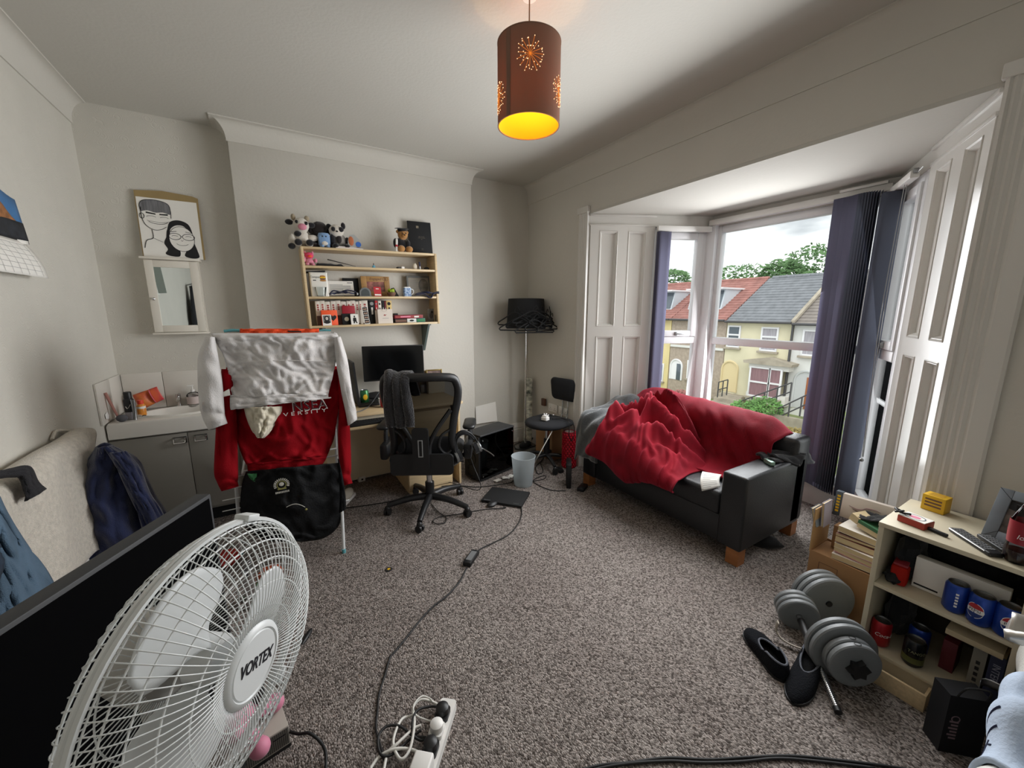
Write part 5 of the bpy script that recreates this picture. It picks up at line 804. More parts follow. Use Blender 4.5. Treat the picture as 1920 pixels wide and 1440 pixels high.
G().lathe([(.0272, .002), (.0272, .05)], 18).out('pale_band', mat('lilac_grey', '#b8b5bd', .5), t); G().tube(spline([(-.012, -.0268, .09), (-.006, -.027, .076), (.0, -.0272, .08), (.012, -.0258, .10)], 10), .0025, 5, flat=.4).out('white_tick', PAPER, t)
o = G().rod((0, 0, 0), (.006, .0, .13), .010, 12).out('toothpaste_tube', STEEL, None, M=Tm(-.835, 3.40, ZB)); tag(o, 'slim silver tube standing beside the black deodorant can', 'tube')
t = bt('mouthwash_bottle', 'small orange bottle with a bright red cap behind the deodorant', -.825, 3.52, [(0, 0), (.022, 0), (.024, .006), (.024, .07), (.017, .08), (0, .08)], mat('orange_liquid', '#d98a35', .3), [(.017, .08), (.017, .106), (0, .106)], mat('bright_red_cap', '#e2482e', .4)); G().lathe([(.0243, .05), (.0243, .065)], 18).out('white_label', PAPER, t)
a, b, c_, d_ = (onY(*q, 3.66) for q in ((249, 741), (294, 725), (308, 748), (266, 768))); t = thing('wash_bag', 'sunset coloured zipped wash bag leaning behind the basin', 'bag', Matrix())
SUN = mat('sunset_print', '#c2352e', .5, var=.1, vs=14, col2='#d98a3a'); SUN2 = mat('pink_sunset_print', '#c8324f', .5, var=.1, vs=10, col2='#d9632f')
P4 = lambda u, v: a.lerp(b, u).lerp(d_.lerp(c_, u), v)
G().grid(lambda u, v: P4(u*.66, v)-Vector((0, .028*math.sin(PI*min(1, u+.15))*math.sin(PI*v)**.5, 0)), 12, 10).out('front_panel', SUN, t, ang=180, solid=.004); G().grid(lambda u, v: P4(.66+.34*u, v)-Vector((0, .022*math.sin(PI*v)**.5*(1-u*.6), 0)), 8, 10).out('zip_panel', SUN2, t, ang=180, solid=.004); G().tube([P4(.66, k/8)-Vector((0, .028*math.sin(PI*k/8)**.5, 0)) for k in range(9)], .003, 6).out('zip', mat('pink_zip', '#e06a80', .5), t)
t = bt('soap_bottle', 'clear pump soap bottle at the back of the basin', -.565, 3.69, [(0, 0), (.038, 0), (.042, .01), (.042, .085), (.03, .10), (.012, .108), (0, .108)], glass('clear_soap_plastic', (.86, .86, .86), .2), [(.012, .108), (.012, .125), (.004, .128), (.004, .15), (0, .15)], WHITE); G().box(-.03, .008, -.006, .006, .15, .16, bev=.002).out('pump_spout', WHITE, t); G().lathe([(.0425, .02), (.0425, .075)], 18).out('pale_label', mat('pinkish_label', '#cdbdb8', .6), t)
o = G().rod((0, 0, 0), (-.045, .0, .19), .006, 8, .009).out('toothbrush', mat('rose_plastic', '#a8766c', .4), None, M=Tm(-.908, 3.40, ZB+.002)); tag(o, 'rose pink stick leaning against the side tile', 'toothbrush')
o = G().sph((0, 0, .0), (.006, .026, .022), 12, 8, fn=lambda d: 1+.12*math.sin(5*math.atan2(d.y, d.z))).out('suction_hook', WHITE, None, M=Tm(-.952, 3.36, .852)); tag(o, 'white suction cup stuck on the side tile', 'hook')
o = G().sph((0, 0, .022), (.03, .022, .024), 12, 8).out('shaving_brush', mat('grey_sponge', '#55555a', .9), None, M=Tm(-.893, 3.385, ZB)); tag(o, 'dark grey sponge at the basin corner', 'sponge')
o = G().sph((0, 0, .008), (.012, .008, .008), 10, 6).out('lip_balm', BLACK, None, M=Tm(-.80, 3.45, ZB)); tag(o, 'tiny black cap lying at the basin rim', 'cap')
# ----------------------------------------------------------------- mirror cabinet, drawing, calendar
t = thing('mirror_cabinet', 'small white wall cabinet with a mirror door', 'cabinet', Matrix()); MX0, MX1, MZ0, MZ1 = -.722, -.425, 1.352, 1.852
CABW = mat('white_cabinet_paint', '#ded8cc', .5); G().box(MX0, MX1, 3.68, 3.749, MZ0, MZ1).out('carcass', CABW, t); G().box(MX0-.014, MX1+.014, 3.645, 3.749, MZ1, MZ1+.016, bev=.003).out('top_board', CABW, t); G().box(MX0-.008, MX1+.008, 3.65, 3.749, MZ0-.014, MZ0, bev=.003).out('bottom_board', CABW, t)
d = bars(G(), MX0+.004, MX1-.004, MZ0+.004, MZ1-.005, .046, 3.66, 3.679, None, .0015).out('door', CABW, t); G().box(MX0+.05, MX1-.05, 3.668, 3.674, MZ0+.05, MZ1-.05).out('mirror', MIRROR, d); G().sph((MX0+.027, 3.648, 1.585), (.011, .012, .011), 12, 8).out('knob', CHROME, d)
o = G().box(-.022, .022, 0, .001, -.11, .11).out('paper_strip', mat('grey_green_paper', '#7d8880', .8), None, M=Tm(-.652, 3.665, 1.735) @ Ry(-4)); tag(o, 'faded grey green strip stuck on the cabinet mirror', 'sticker')
t = thing('caricature_drawing', 'black ink caricature of a smiling couple above the mirror cabinet', 'drawing', Tm(-.555, 3.70, MZ1+.017) @ Rx(-4)); dw, dh = .162, .405
CARDB = mat('tan_backing_card', '#9a8459', .8, var=.06, vs=10); G().prism([(-dw-.006, 0), (dw+.012, 0), (dw+.012, dh+.02), (dw-.02, dh+.032), (-.02, dh+.045), (-dw-.006, dh+.03)], -.0022, .0, Rx(90)).out('backing_card', CARDB, t); G().box(-dw, dw, -.002, -.0002, 0, dh-.01).out('sheet', PAPER, t)
def ink(pts, r=.002, closed=False):
    if 2 < len(pts) < 12: pts = [interp(list(pts), k/30) for k in range(31)]
    r *= 1.25; G().tube([(x, -.003, z) for x, z in pts], r, 5, closed, flat=.5).out('ink_line', INK, t, ang=180)
def ell(cx, cz, rx, rz, a0=0, a1=360, n=26): return [(cx+rx*math.cos(R(lerp(a0, a1, k/n))), cz+rz*math.sin(R(lerp(a0, a1, k/n)))) for k in range(n+1)]
def blob(pts, m=INK, y=.0026, nm='ink_fill'):
    if len(pts) > 5: pts = [interp(list(pts)+[pts[0]], k/70) for k in range(70)]
    G().prism(pts, 0, .0004, Tm(0, -y) @ Rx(90)).out(nm, m, t)
GRH = mat('hatched_grey', '#6f6f72', .8, var=.3, vs=120, stretch=(1, 1, .08))
ink([(-.142, .33), (-.145, .27), (-.13, .215), (-.09, .185), (-.05, .19), (-.02, .21)]); ink(ell(-.143, .272, .012, .018)); blob([(-.145, .30), (-.148, .345), (-.125, .375), (-.06, .383), (.0, .365), (.01, .32), (.008, .295), (-.03, .305), (-.07, .30), (-.11, .31)], GRH); ink([(-.145, .30), (-.148, .345), (-.125, .375), (-.06, .383), (.0, .365), (.012, .32), (.01, .27)])
blob([(-.12, .292), (-.07, .286), (-.07, .294), (-.12, .302)]); blob([(-.05, .286), (-.005, .286), (-.005, .296), (-.05, .294)]); ink(ell(-.095, .268, .024, .008, 10, 170), .0016); ink(ell(-.026, .266, .022, .008, 10, 170), .0016); ink(ell(-.06, .243, .05, .018, 190, 350)); ink([(-.12, .245), (-.05, .236), (.0, .246)], .0012); ink([(-.10, .185), (-.10, .13), (-.135, .11), (-.15, .06)]); ink([(-.10, .13), (-.05, .105)], .0016)
blob([(-.03, .14), (-.045, .10), (-.03, .06), (-.045, .03), (-.02, .015), (.03, .015), (.035, .06), (.0, .10), (-.005, .15), (-.02, .19)]); blob([(.075, .06), (.06, .02), (.10, .005), (.14, .015), (.135, .06), (.125, .10), (.115, .14), (.11, .10)]); blob([(-.02, .19), (.0, .245), (.05, .262), (.10, .24), (.118, .18), (.113, .145), (.10, .19), (.07, .225), (.03, .225), (.0, .20), (-.012, .16)])
fc = ell(.055, .135, .07, .085); blob(fc[:-1], PAPER, .003, 'face'); ink(fc, .0018, False); ink(ell(.018, .15, .034, .022), .0024, True); ink(ell(.093, .15, .034, .022), .0024, True); ink([(.05, .152), (.06, .152)], .002); ink(ell(.018, .15, .016, .006, 10, 170), .0022); ink(ell(.093, .15, .016, .006, 10, 170), .0022); ink([(0, .18), (.03, .186)], .003); ink([(.08, .186), (.11, .18)], .003); ink([(.05, .13), (.055, .12), (.062, .13)], .0014); ink(ell(.055, .105, .032, .014, 190, 350), .002); ink([(.10, .002+.008), (.14, .02)], .001)
CALX = XL+.004; t = thing('wall_calendar', 'wall calendar with a mountain photograph and a curling page', 'calendar', Matrix())
def calp(u, v): return Vector((CALX+.004+.03*sm((u-.75)*4)*(.3+v)*.5, lerp(2.42, 2.80, u)+.0*v, lerp(2.03-.03*sm((u-.6)*2.5), 1.82, v)))
def patch(nm, m, u0, u1, fn, o=.001): G().grid(lambda u, v: calp(lerp(u0, u1, u), lerp(*fn(lerp(u0, u1, u)), v))+Vector((o, 0, 0)), 14, 6).out(nm, m, t, ang=180, solid=.0006)
patch('photo_page', mat('sky_blue_print', '#3f6f9f', .5, var=.2, vs=8), 0, 1, lambda u: (0, 1)); patch('cloud_print', mat('pale_cloud_print', '#a9b4ba', .6), .1, .62, lambda u: (.22-.1*math.sin(u*7), .52), .0015); patch('mountain_print', mat('orange_rock_print', '#94633c', .7, var=.5, vs=30), .25, 1, lambda u: (.62-.34*math.exp(-((u-.68)/.16)**2)-.05*nz(u*9), .8), .002); patch('foreground_print', mat('dark_foreground_print', '#23262c', .7, var=.5, vs=26), 0, 1, lambda u: (.62+.06*math.sin(u*5), 1), .0025)
patch('title_strip', PAPER, 0, .98, lambda u: (1.0, 1.09), .002)
def page(u, v, o): return Vector((CALX+.012+o+.05*v+.012*math.sin(v*PI), lerp(2.30, 2.79+.02*v, u), lerp(1.815, 1.655-.012*o*30, v)))
for k in range(3): G().grid(lambda u, v: page(u, v, -.010*k*(.2+v)), 10, 10).out('date_page', PAPER, t, ang=180, solid=.0006)
for k in range(6): G().grid(lambda u, v: page(lerp(.04, .93, u), .12+.14*k+.008*v, .002), 8, 1).out('ruled_line', GREYPR, t, ang=180)
for k in range(8): G().grid(lambda u, v: page(.05+.122*k+.004*u, lerp(.12, .96, v), .002), 1, 8).out('ruled_line', GREYPR, t, ang=180)
G().box(CALX, CALX+.012, 2.30, 2.84, 1.81, 1.822).out('binding', INK, t); G().cyl(.003, 0, .012, 8, Tm(CALX, 2.6, 2.035) @ Ry(90)).out('nail', STEEL, t)
# ----------------------------------------------------------------- radiator and what is drying on it
t = thing('radiator', 'white panel radiator on the wall under the calendar', 'radiator', Matrix()); g = G(); yy0, yy1 = 1.15, 2.84; nf = 34; prf = []
for k in range(nf):
    y = lerp(yy0, yy1, k/nf); w_ = (yy1-yy0)/nf; prf += [(-.885, y), (-.872, y+w_*.25), (-.872, y+w_*.6), (-.885, y+w_*.85)]
g.prism(prf+[(-.885, yy1), (-.93, yy1), (-.93, yy0)], .24, .85); g.out('panel', WHITE, t); G().box(-.94, -.874, yy0, yy1, .85, .868, bev=.004).out('top_grille', WHITE, t)
for y in (yy0+.06, yy1-.05): G().cyl(.008, 0, .26, 10, Tm(-.91, y)).out('pipe', STEEL, t); G().box(-.9695, -.93, y-.02, y+.02, .3, .8).out('wall_bracket', STEEL, t)
G().cyl(.02, .27, .32, 14, Tm(-.905, yy1+.03) , bev=.003).rod((-.905, yy1, .28), (-.905, yy1+.05, .28), .01, 10).out('valve', WHITE, t)
TOW = mat('beige_towelling', '#cfc7ba', .95, var=.12, vs=60, bump=.7, bs=220, sheen=.3); t = thing('towel', 'large beige bath towel draped over the radiator', 'towel', Matrix())
def tw(u, v):
    x, z = interp([(-.962, .74), (-.955, .87), (-.915, .905), (-.862, .885), (-.848, .78), (-.842, .55), (-.845, .36)], v); y = lerp(1.35, 2.875, u); a = sm((v-.35)*3); y -= .30*sm((v-.4)/.6)*sm((u-.55)*2.2)
    return (x+.012*nz(y*5, v*2, 3)*a+.010*math.sin(y*17+v*2)*a, y, z+.006*nz(y*6, v*3)-.02*sm((u-.94)*16)*(1 if v > .2 else 0))
G().grid(tw, 80, 36).out('towelling', TOW, t, ang=180, solid=.012)
G().tube(spline([(-.955, 2.66, .90), (-.958, 2.72, .925), (-.95, 2.8, .905), (-.935, 2.88, .885), (-.93, 2.90, .84)], 14), .007, 7).out('hem_roll', TOW, t)
t = thing('sock', 'black sock lying over the beige towel', 'sock', Matrix()); hang('knit', mat('black_knit', '#242326', .95, bump=.6, bs=260), t, [(-14, 898, -14, 886), (14, 894, 18, 880), (36, 896, 54, 875), (45, 914, 70, 903), (48, 940, 86, 918)], (-.828, 0, 0), (1, 0, 0), .012, nu=12, nv=26, solid=.008, amp=.004)
DEN = mat('blue_denim', '#52697d', .9, var=.25, vs=5, bump=.5, bs=300); t = thing('jeans', 'faded blue jeans hung over the radiator beside the towel', 'jeans', Matrix()); hang('leg', DEN, t, [(-60, 880, -4, 932), (-60, 940, 14, 968), (-60, 1000, 48, 1022), (-60, 1080, 88, 1075), (-60, 1180, 118, 1140), (-60, 1290, 150, 1230)], (-.80, 0, 0), (1, 0, 0), .03, folds=((9, .012, 1, .3),), seed=4, solid=.01, amp=.014); hang('leg', mat('dark_denim_print', '#23303f', .9, var=.3, vs=9), t, [(-60, 1000, -2, 1018), (-60, 1060, 6, 1056), (-60, 1100, -6, 1098)], (-.755, 0, 0), (1, 0, 0), .01, nu=8, nv=8)
NAVC2 = mat('navy_fleece', '#1c2445', .95, var=.2, vs=8, bump=.4, bs=200, sheen=.4); t = thing('jacket', 'navy blue jacket bundled at the end of the radiator', 'jacket', Matrix())
hang('body', NAVC2, t, [(182, 840, 208, 836), (163, 868, 256, 860), (151, 905, 273, 893), (146, 950, 291, 930), (150, 1005, 312, 962), (165, 1070, 335, 1010), (185, 1150, 350, 1090)], (-.70, 2.72, 0), (.55, -.83, 0), .11, folds=((11, .014, .5, -.5), (23, .006, 2, .4)), nu=50, nv=44, seed=3, solid=.012, amp=.02)
hang('sleeve', NAVC2, t, [(205, 850, 235, 846), (222, 880, 262, 880), (240, 920, 280, 925), (262, 970, 305, 965), (280, 1040, 330, 1040)], (-.62, 2.60, 0), (.55, -.83, 0), .05, nu=20, nv=30, seed=8, solid=.01, amp=.012); G().tube(spline([onP(182, 842, (-.70, 2.72, 0), (.55, -.83, 0)), onP(196, 834, (-.68, 2.70, 0), (.55, -.83, 0)), onP(208, 838, (-.70, 2.72, 0), (.55, -.83, 0))], 8), .012, 7).out('collar', NAVC2, t)
# ================================================================= clothes airer with laundry
TEAL = mat('teal_plastic', '#5fa3ab', .4); t = thing('clothes_airer', 'folding white wire clothes airer with teal corners', 'airer', Matrix())
fr = lambda u, v, y: onY(u, v, y)
RB, RT_, LB, LT = fl(645, 1036), onY(626, 640, 2.64), fl(452, 1042), onY(424, 640, 2.64)
for nm, p0, p1 in (('front_leg', RB, RT_), ('front_leg', LB, LT), ('rear_leg', fl(638, 960)+Vector((0, .12, 0)), RT_+Vector((0, .05, 0))), ('rear_leg', fl(432, 955), LT+Vector((0, .05, 0)))):
    l = G().rod(p0, p1, .0095, 10).out(nm, WIRE, t); G().cyl(.012, 0, .025, 10, Tm(p0.x, p0.y, 0)).out('foot', TEAL, l)
yb, yt = 2.50, 2.64
for z, y in ((1.372, 2.60), (1.372, 2.72), (1.02, 2.64), (1.02, 2.76), (.60, 2.60), (.60, 2.74), (.30, 2.56)): G().rod((LT.x-.005, y, z), (RT_.x+.005, y, z), .0055, 8).out('rail', WIRE, t)
for x in (LT.x, RT_.x):
    for z in (1.372, 1.02, .60): G().rod((x, 2.56, z), (x, 2.80, z), .006, 8).out('side_rail', WIRE, t)
for u0, u1 in ((420, 452), (596, 620)): a, b = onY(u0, 621, 2.74), onY(u1, 620, 2.74); G().tube([a, a.lerp(b, .5)+Vector((0, 0, .004)), b], .014, 8, flat=.6).out('corner', TEAL, t)
for k in range(4): a = onY(437, 895+20*k, 2.62); G().rod(a-Vector((.05, 0, 0)), a+Vector((.07, 0, .0)), .003, 6).out('wire', WIRE, t)
o = hang('orange_top', mat('neon_orange_cloth', '#f0521f', .8, bump=.3, bs=120), None, [(450, 617, 598, 617), (450, 622, 598, 621), (450, 640, 598, 640)], (0, 2.72, 0), (0, -1, 0), .01, folds=((40, .006, 0, .2),), nu=40, nv=8, amp=.008); tag(o, 'bright orange garment lying across the airer top', 'clothing'); G().tube([onY(540, 621, 2.695), onY(565, 622, 2.695)], .004, 5).out('printed_mark', INK, o)
SWW = mat('pale_grey_sweat_fleece', '#cbc8c6', .9, bump=.25, bs=160, sheen=.3); t = thing('hoodie', 'pale grey hoodie hung upside down over the airer', 'hoodie', Matrix()); PW_ = (0, 2.50, 0); nW = (0, -1, 0)
hang('body', SWW, t, [(396, 626, 632, 626), (408, 645, 635, 641), (424, 680, 629, 680), (430, 712, 622, 712), (432, 745, 614, 741)], PW_, nW, .05, folds=((9, .012, 0, .7), (14, .008, 2, -.9)), nu=70, nv=50, seed=11, amp=.017, fs=7, over=.12, solid=.008)
hang('ribbed_hem', SWW, t, [(432, 742, 615, 738), (432, 757, 616, 747), (433, 768, 621, 745)], (0, 2.485, 0), nW, .05, folds=((17, .01, 1, 0), (40, .004, 0, 0)), nu=60, nv=10, seed=5, amp=.012)
hang('back_panel', SWW, t, [(420, 626, 632, 626), (428, 680, 630, 680), (434, 740, 615, 738)], (0, 2.66, 0), nW, -.02, nu=20, nv=20, seed=2)
G().tube([onP(lerp(427, 630, k/20), 681-4*math.sin(PI*k/20)-2*(k/20), Vector(PW_)+Vector((0, -.068*(1-abs(2*k/20-1)**2.5)-.012, 0)), nW) for k in range(1, 20)], .0018, 5).out('seam', SWW, t)
hangtube('sleeve', SWW, t, [(387, 631, 402, 632), (373, 664, 410, 678), (371, 700, 416, 715), (374, 755, 420, 765), (381, 785, 421, 778), (392, 806, 426, 794)], (0, 2.46, 0), nW, .045, seed=2, amp=.014); hangtube('sleeve', SWW, t, [(627, 633, 638, 631), (630, 675, 650, 670), (637, 715, 656, 708), (643, 748, 661, 742), (649, 775, 667, 768), (653, 798, 669, 787)], (0, 2.48, 0), nW, .04, seed=6, amp=.012)
CRM = mat('cream_hood_fleece', '#cfc8b4', .9, bump=.25, bs=160, sheen=.3); hang('hood', CRM, t, [(458, 764, 528, 762), (462, 780, 526, 778), (468, 797, 516, 795), (476, 812, 505, 811), (484, 821, 494, 821)], (0, 2.50, 0), nW, .07, folds=((16, .012, 0, .3),), nu=30, nv=26, seed=4, amp=.014)
o = hang('care_label', PAPER, t, [(415, 737, 430, 729), (419, 744, 432, 741)], (0, 2.46, 0), nW, .0, nu=3, nv=3, amp=0, solid=.001)
REDS = mat('red_sweatshirt_fleece', '#860512', .9, var=.1, vs=6, bump=.25, bs=180, spec=.15); t = thing('sweatshirt', 'red university sweatshirt hanging on the lower airer rail', 'sweatshirt', Matrix()); PR = (0, 2.56, 0)
hang('body', REDS, t, [(424, 690, 640, 686), (430, 740, 640, 735), (437, 790, 632, 785), (448, 835, 626, 820), (460, 866, 615, 850), (465, 872, 612, 858)], PR, nW, .05, folds=((8, .016, .4, -.6), (15, .01, 2, .5)), nu=60, nv=50, seed=21, amp=.02, over=.1)
hang('waistband', REDS, t, [(464, 870, 612, 857), (465, 880, 606, 868), (466, 889, 586, 888)], (0, 2.545, 0), nW, .05, folds=((30, .004, 0, 0),), nu=40, nv=8, seed=22, amp=.008)
hangtube('sleeve', REDS, t, [(416, 692, 436, 692), (408, 770, 444, 790), (404, 830, 445, 845), (402, 885, 446, 893), (408, 905, 445, 903), (416, 921, 447, 912)], (0, 2.53, 0), nW, .045, seed=3, amp=.014); hangtube('sleeve', REDS, t, [(630, 692, 642, 690), (636, 760, 650, 752), (634, 820, 656, 808), (637, 880, 658, 875), (637, 898, 657, 893), (642, 911, 661, 906)], (0, 2.54, 0), nW, .045, seed=9, amp=.012)
MT = frame((0, 0, 0), (1, 0, 0), (0, 0, 1)); WOUT = mat('white_letter_print', '#cfc8c4', .7)
def cloth_text(s, u0, u1, v0, v1, m, sc_=1, y=2.50, nm='lettering'):
    cx, sz = onY((u0+u1)/2, (v0+v1)/2, y), abs(onY(u0, v0, y).z-onY(u0, v1, y).z); q = text(nm, s, sz*1.35, m, t, Tm(cx.x, y, cx.z) @ Rx(90), ext=.0006); w_ = max(v.co.x for v in q.data.vertices)-min(v.co.x for v in q.data.vertices); W_ = (onY(u1, v0, y)-onY(u0, v0, y)).length; k = W_/w_
    for v in q.data.vertices: v.co.x *= k
cloth_text('NSEA', 548, 614, 750, 772, WOUT, y=2.452); cloth_text('NSEA', 549.5, 612.5, 752.5, 769.5, mat('dark_letter_print', '#35121a', .8), y=2.450); cloth_text('V E R S I T Y', 532, 613, 770, 777, WOUT, y=2.451)
BLKB = mat('black_nylon_cloth', '#07080a', .7, bump=.3, bs=90, spec=.2); t = thing('backpack', 'black gym bag with a round club crest hanging on the airer', 'bag', Matrix())
hang('body', BLKB, t, [(462, 884, 634, 868), (455, 910, 638, 905), (452, 945, 640, 945), (458, 980, 634, 985), (478, 1003, 606, 1008), (510, 1014, 570, 1014)], (0, 2.53, 0), nW, .10, folds=((12, .01, 0, .3),), nu=50, nv=44, seed=31, amp=.014, solid=.01)
hang('strap', BLKB, t, [(636, 868, 634, 860), (642, 895, 636, 890), (647, 930, 638, 935), (648, 955, 636, 962)], (0, 2.47, 0), nW, .02, nu=10, nv=16, seed=33); hang('green_trim', mat('green_cloth', '#2c6b3c', .8), t, [(464, 889, 482, 888), (470, 897, 480, 900), (476, 902, 479, 904)], (0, 2.475, 0), nW, .003, nu=6, nv=6)
yc_ = 2.394; cc = onY(528, 909, yc_); CRW = mat('pale_crest_thread', '#b9b7ae', .8); CRY = mat('olive_crest_thread', '#85824a', .8); k_ = (onY(543, 909, yc_)-cc).x
G().lathe([(k_*.52, -.001), (k_*.62, -.001), (k_*.62, .001), (k_*.52, .001)], 26, Tm(cc.x, yc_, cc.z) @ Rx(90), close=True).out('crest_ring', CRY, t); G().sph((cc.x, yc_, cc.z+.004), (k_*.32, .001, k_*.30), 14, 8).out('crest_badge', CRW, t); G().box(cc.x-k_*.55, cc.x+k_*.55, yc_-.001, yc_+.001, cc.z-k_*.72, cc.z-k_*.5).out('crest_banner', CRY, t)
for k in range(15): a = R(lerp(200, -20, k/14)); G().box(-.0025, .0025, -.001, .001, -.006, .006, Tm(cc.x+k_*.86*math.cos(a), yc_, cc.z+k_*.86*math.sin(a)) @ Ry(90-math.degrees(a))).out('crest_stitch', CRW, t)
for k in range(9): G().box(-.0025, .0025, -.001, .001, -.005, .005, Tm(cc.x+k_*.8*(k/4-1), yc_, cc.z-k_*1.12)).out('crest_stitch', CRW, t)
G().tube([onY(lerp(537, 572, k/8), 951-6*math.sin(PI*k/8), 2.385) for k in range(9)], .0018, 5).out('zip_piping', CRW, t); G().sph(tuple(onY(574, 955, 2.385)), .007, 8, 6).out('zip_pull', CRY, t)
# ================================================================= television on a low stand
tz = .92; tr, tl = fl(395, 925, tz), fl(0, 1180, tz); td = (tl-tr).normalized(); TW = .97; TM = frame((tr.x, tr.y, 0), td); TH = .56; tb = tz-TH   # local x runs away from the far end; screen faces +y or -y
nrm = TM.to_3x3() @ Vector((0, 1, 0)); sgn = 1 if nrm.dot(Vector((1, -.3, 0))) > 0 else -1
t = thing('television', 'large black flat television behind the pedestal fan', 'television', TM)
TVG = mat('dark_grey_plastic', '#2c2d2f', .6); G().box(0, TW, min(0, -sgn*.045), max(0, -sgn*.045), tb, tz, bev=.004).out('housing', TVG, t); G().box(.012, TW-.012, min(0, sgn*.002), max(0, sgn*.002), tb+.02, tz-.012).out('screen', mat('matt_black_screen', '#050506', .8, spec=.03), t)
for x in (.2, .77): G().box(x-.02, x+.02, -.10, .10, .352, .362).box(x-.012, x+.012, -.02, .02, .36, tb+.02).out('foot', BLACK, t)
t = thing('tv_stand', 'low black television stand on the carpet', 'stand', TM); G().box(.03, TW+.12, -.11, .11, .325, .35, bev=.002).out('top', BLKM, t); G().box(.03, TW+.12, -.10, .10, .04, .06).out('shelf', BLKM, t)
for x in (.03, .5, TW+.10): G().box(x, x+.02, -.105, .105, 0, .325).out('side_panel', BLKM, t)
# ================================================================= pedestal fan
FC = Vector((-.0795, .6707, .9474)); ax = Vector((.8211, -.5672, -.0644)).normalized(); FM = frame(FC, Vector((0, 0, 1)).cross(ax), ax); FP = mat('white_fan_plastic', '#d9dcdc', .35); FW_ = mat('white_fan_wire', '#e2e5e5', .3)
fan = thing('pedestal_fan', 'white pedestal fan with a round wire guard', 'fan', FM); RR = .216; ZR = -.058      # local z points out of the front
def wire(g, prof, a, r): g.tube([(q*math.cos(a), q*math.sin(a), z) for q, z in prof], r, 5)
fp = [(.060, .0), (.09, .008), (.13, .006), (.165, -.006), (.19, -.022), (.205, -.040), (.213, ZR)]
bp = [(.213, ZR), (.205, ZR-.022), (.185, ZR-.045), (.15, ZR-.058), (.10, ZR-.064), (.06, ZR-.064)]
def guard(name, prof, nr, tw):
    g = G()
    for k in range(nr):
        pr = [interp(prof, i/14) for i in range(15)]; g.tube([(q*math.cos(2*PI*k/nr+tw*i/14), q*math.sin(2*PI*k/nr+tw*i/14), z) for i, (q, z) in enumerate(pr)], .0009, 5)
    return tag(g.out(name, FW_, fan, ang=180), kind='stuff')
guard('front_guard_wires', fp, 96, .0); guard('rear_guard_wires', bp, 84, .25)
for q, z in [interp(fp, v) for v in (.14, .30, .46, .62, .78, .9)]: G().tube([(q*math.cos(2*PI*k/56), q*math.sin(2*PI*k/56), z-.0015) for k in range(56)], .0013, 5, True).out('guard_ring', FW_, fan)
for q, z in [interp(bp, v) for v in (.2, .45, .7)]: G().tube([(q*math.cos(2*PI*k/56), q*math.sin(2*PI*k/56), z) for k in range(56)], .0013, 5, True).out('guard_ring', FW_, fan)
rim = G().lathe([(.212, ZR-.007), (.217, ZR-.007), (.2182, ZR-.002), (.2162, ZR), (.2182, ZR+.002), (.217, ZR+.007), (.212, ZR+.007)], 72, close=True).out('rim_band', FP, fan)
for a in (68, 188, 308): G().box(-.014, .014, .213, .224, ZR-.013, ZR+.013, Rz(a-90), bev=.002).out('clip', FP, rim)
hub = G().lathe([(0, .006), (.047, .0055), (.049, .0035), (.051, .006), (.058, .004), (.063, -.003), (.064, -.010), (.0, -.010)], 48).out('badge', FP, fan)
fu = Vector((0, 0, 1)); text('lettering', 'VORTEX', .027, mat('dark_navy_lettering', '#14161f', .5), hub, Tm(.002, .0, .0062) @ Rz(-20), ext=.0004, bold=.0005, sx=.74, shear=.06, space=.97)
def blade(k):
    g = G()
    def f(u, v):
        r = lerp(.035, .178, v); w = interp([(.30,), (.62,), (.78,), (.74,), (.50,)], v)[0]; a = (u-.5)*w*1.9+.35*v; e = 1-.10*((2*u-1)**2)*v; return (r*e*math.cos(a), r*e*math.sin(a), ZR-.012+.026*(u-.5)*(1-.2*v)+.004*math.sin(PI*u))
    g.grid(f, 14, 14); g.out('blade', FP, fan, ang=180, solid=.003, M=Rz(120*k+96))
for k in range(3): blade(k)
G().lathe([(0, ZR+.012), (.03, ZR+.010), (.036, ZR), (.036, ZR-.03), (0, ZR-.03)], 24).out('spinner', FP, fan)
GRYM = mat('pale_grey_plastic', '#a7a5a0', .4); G().lathe([(0, -.215), (.04, -.212), (.062, -.195), (.070, -.165), (.070, -.135), (.06, -.124), (0, -.124)], 32).out('motor_housing', GRYM, fan)
up = FM.inverted().to_3x3() @ Vector((0, 0, 1)); nb = Vector((0, 0, -.165)); nk = FM.inverted() @ (FM @ nb-Vector((0, 0, .16))); flr = FM.inverted() @ Vector((*((FM @ nb).to_2d()), .02)); 
G().rod(nb-up*.03, nk, .034, 16, .026).out('neck', GRYM, fan); G().rod(nk, flr, .016, 14).out('pole', STEEL, fan); mid_ = nk.lerp(flr, .15); G().rod(mid_+up*.07, mid_-up*.10, .036, 16).out('control_box', GRYM, fan); bs_ = flr-up*.02
G().lathe([(0, 0), (.19, 0), (.195, .012), (.15, .03), (.05, .045), (.024, .07), (0, .07)], 40, FM.inverted() @ Tm(*(FM @ bs_))).out('base', GRYM, fan)
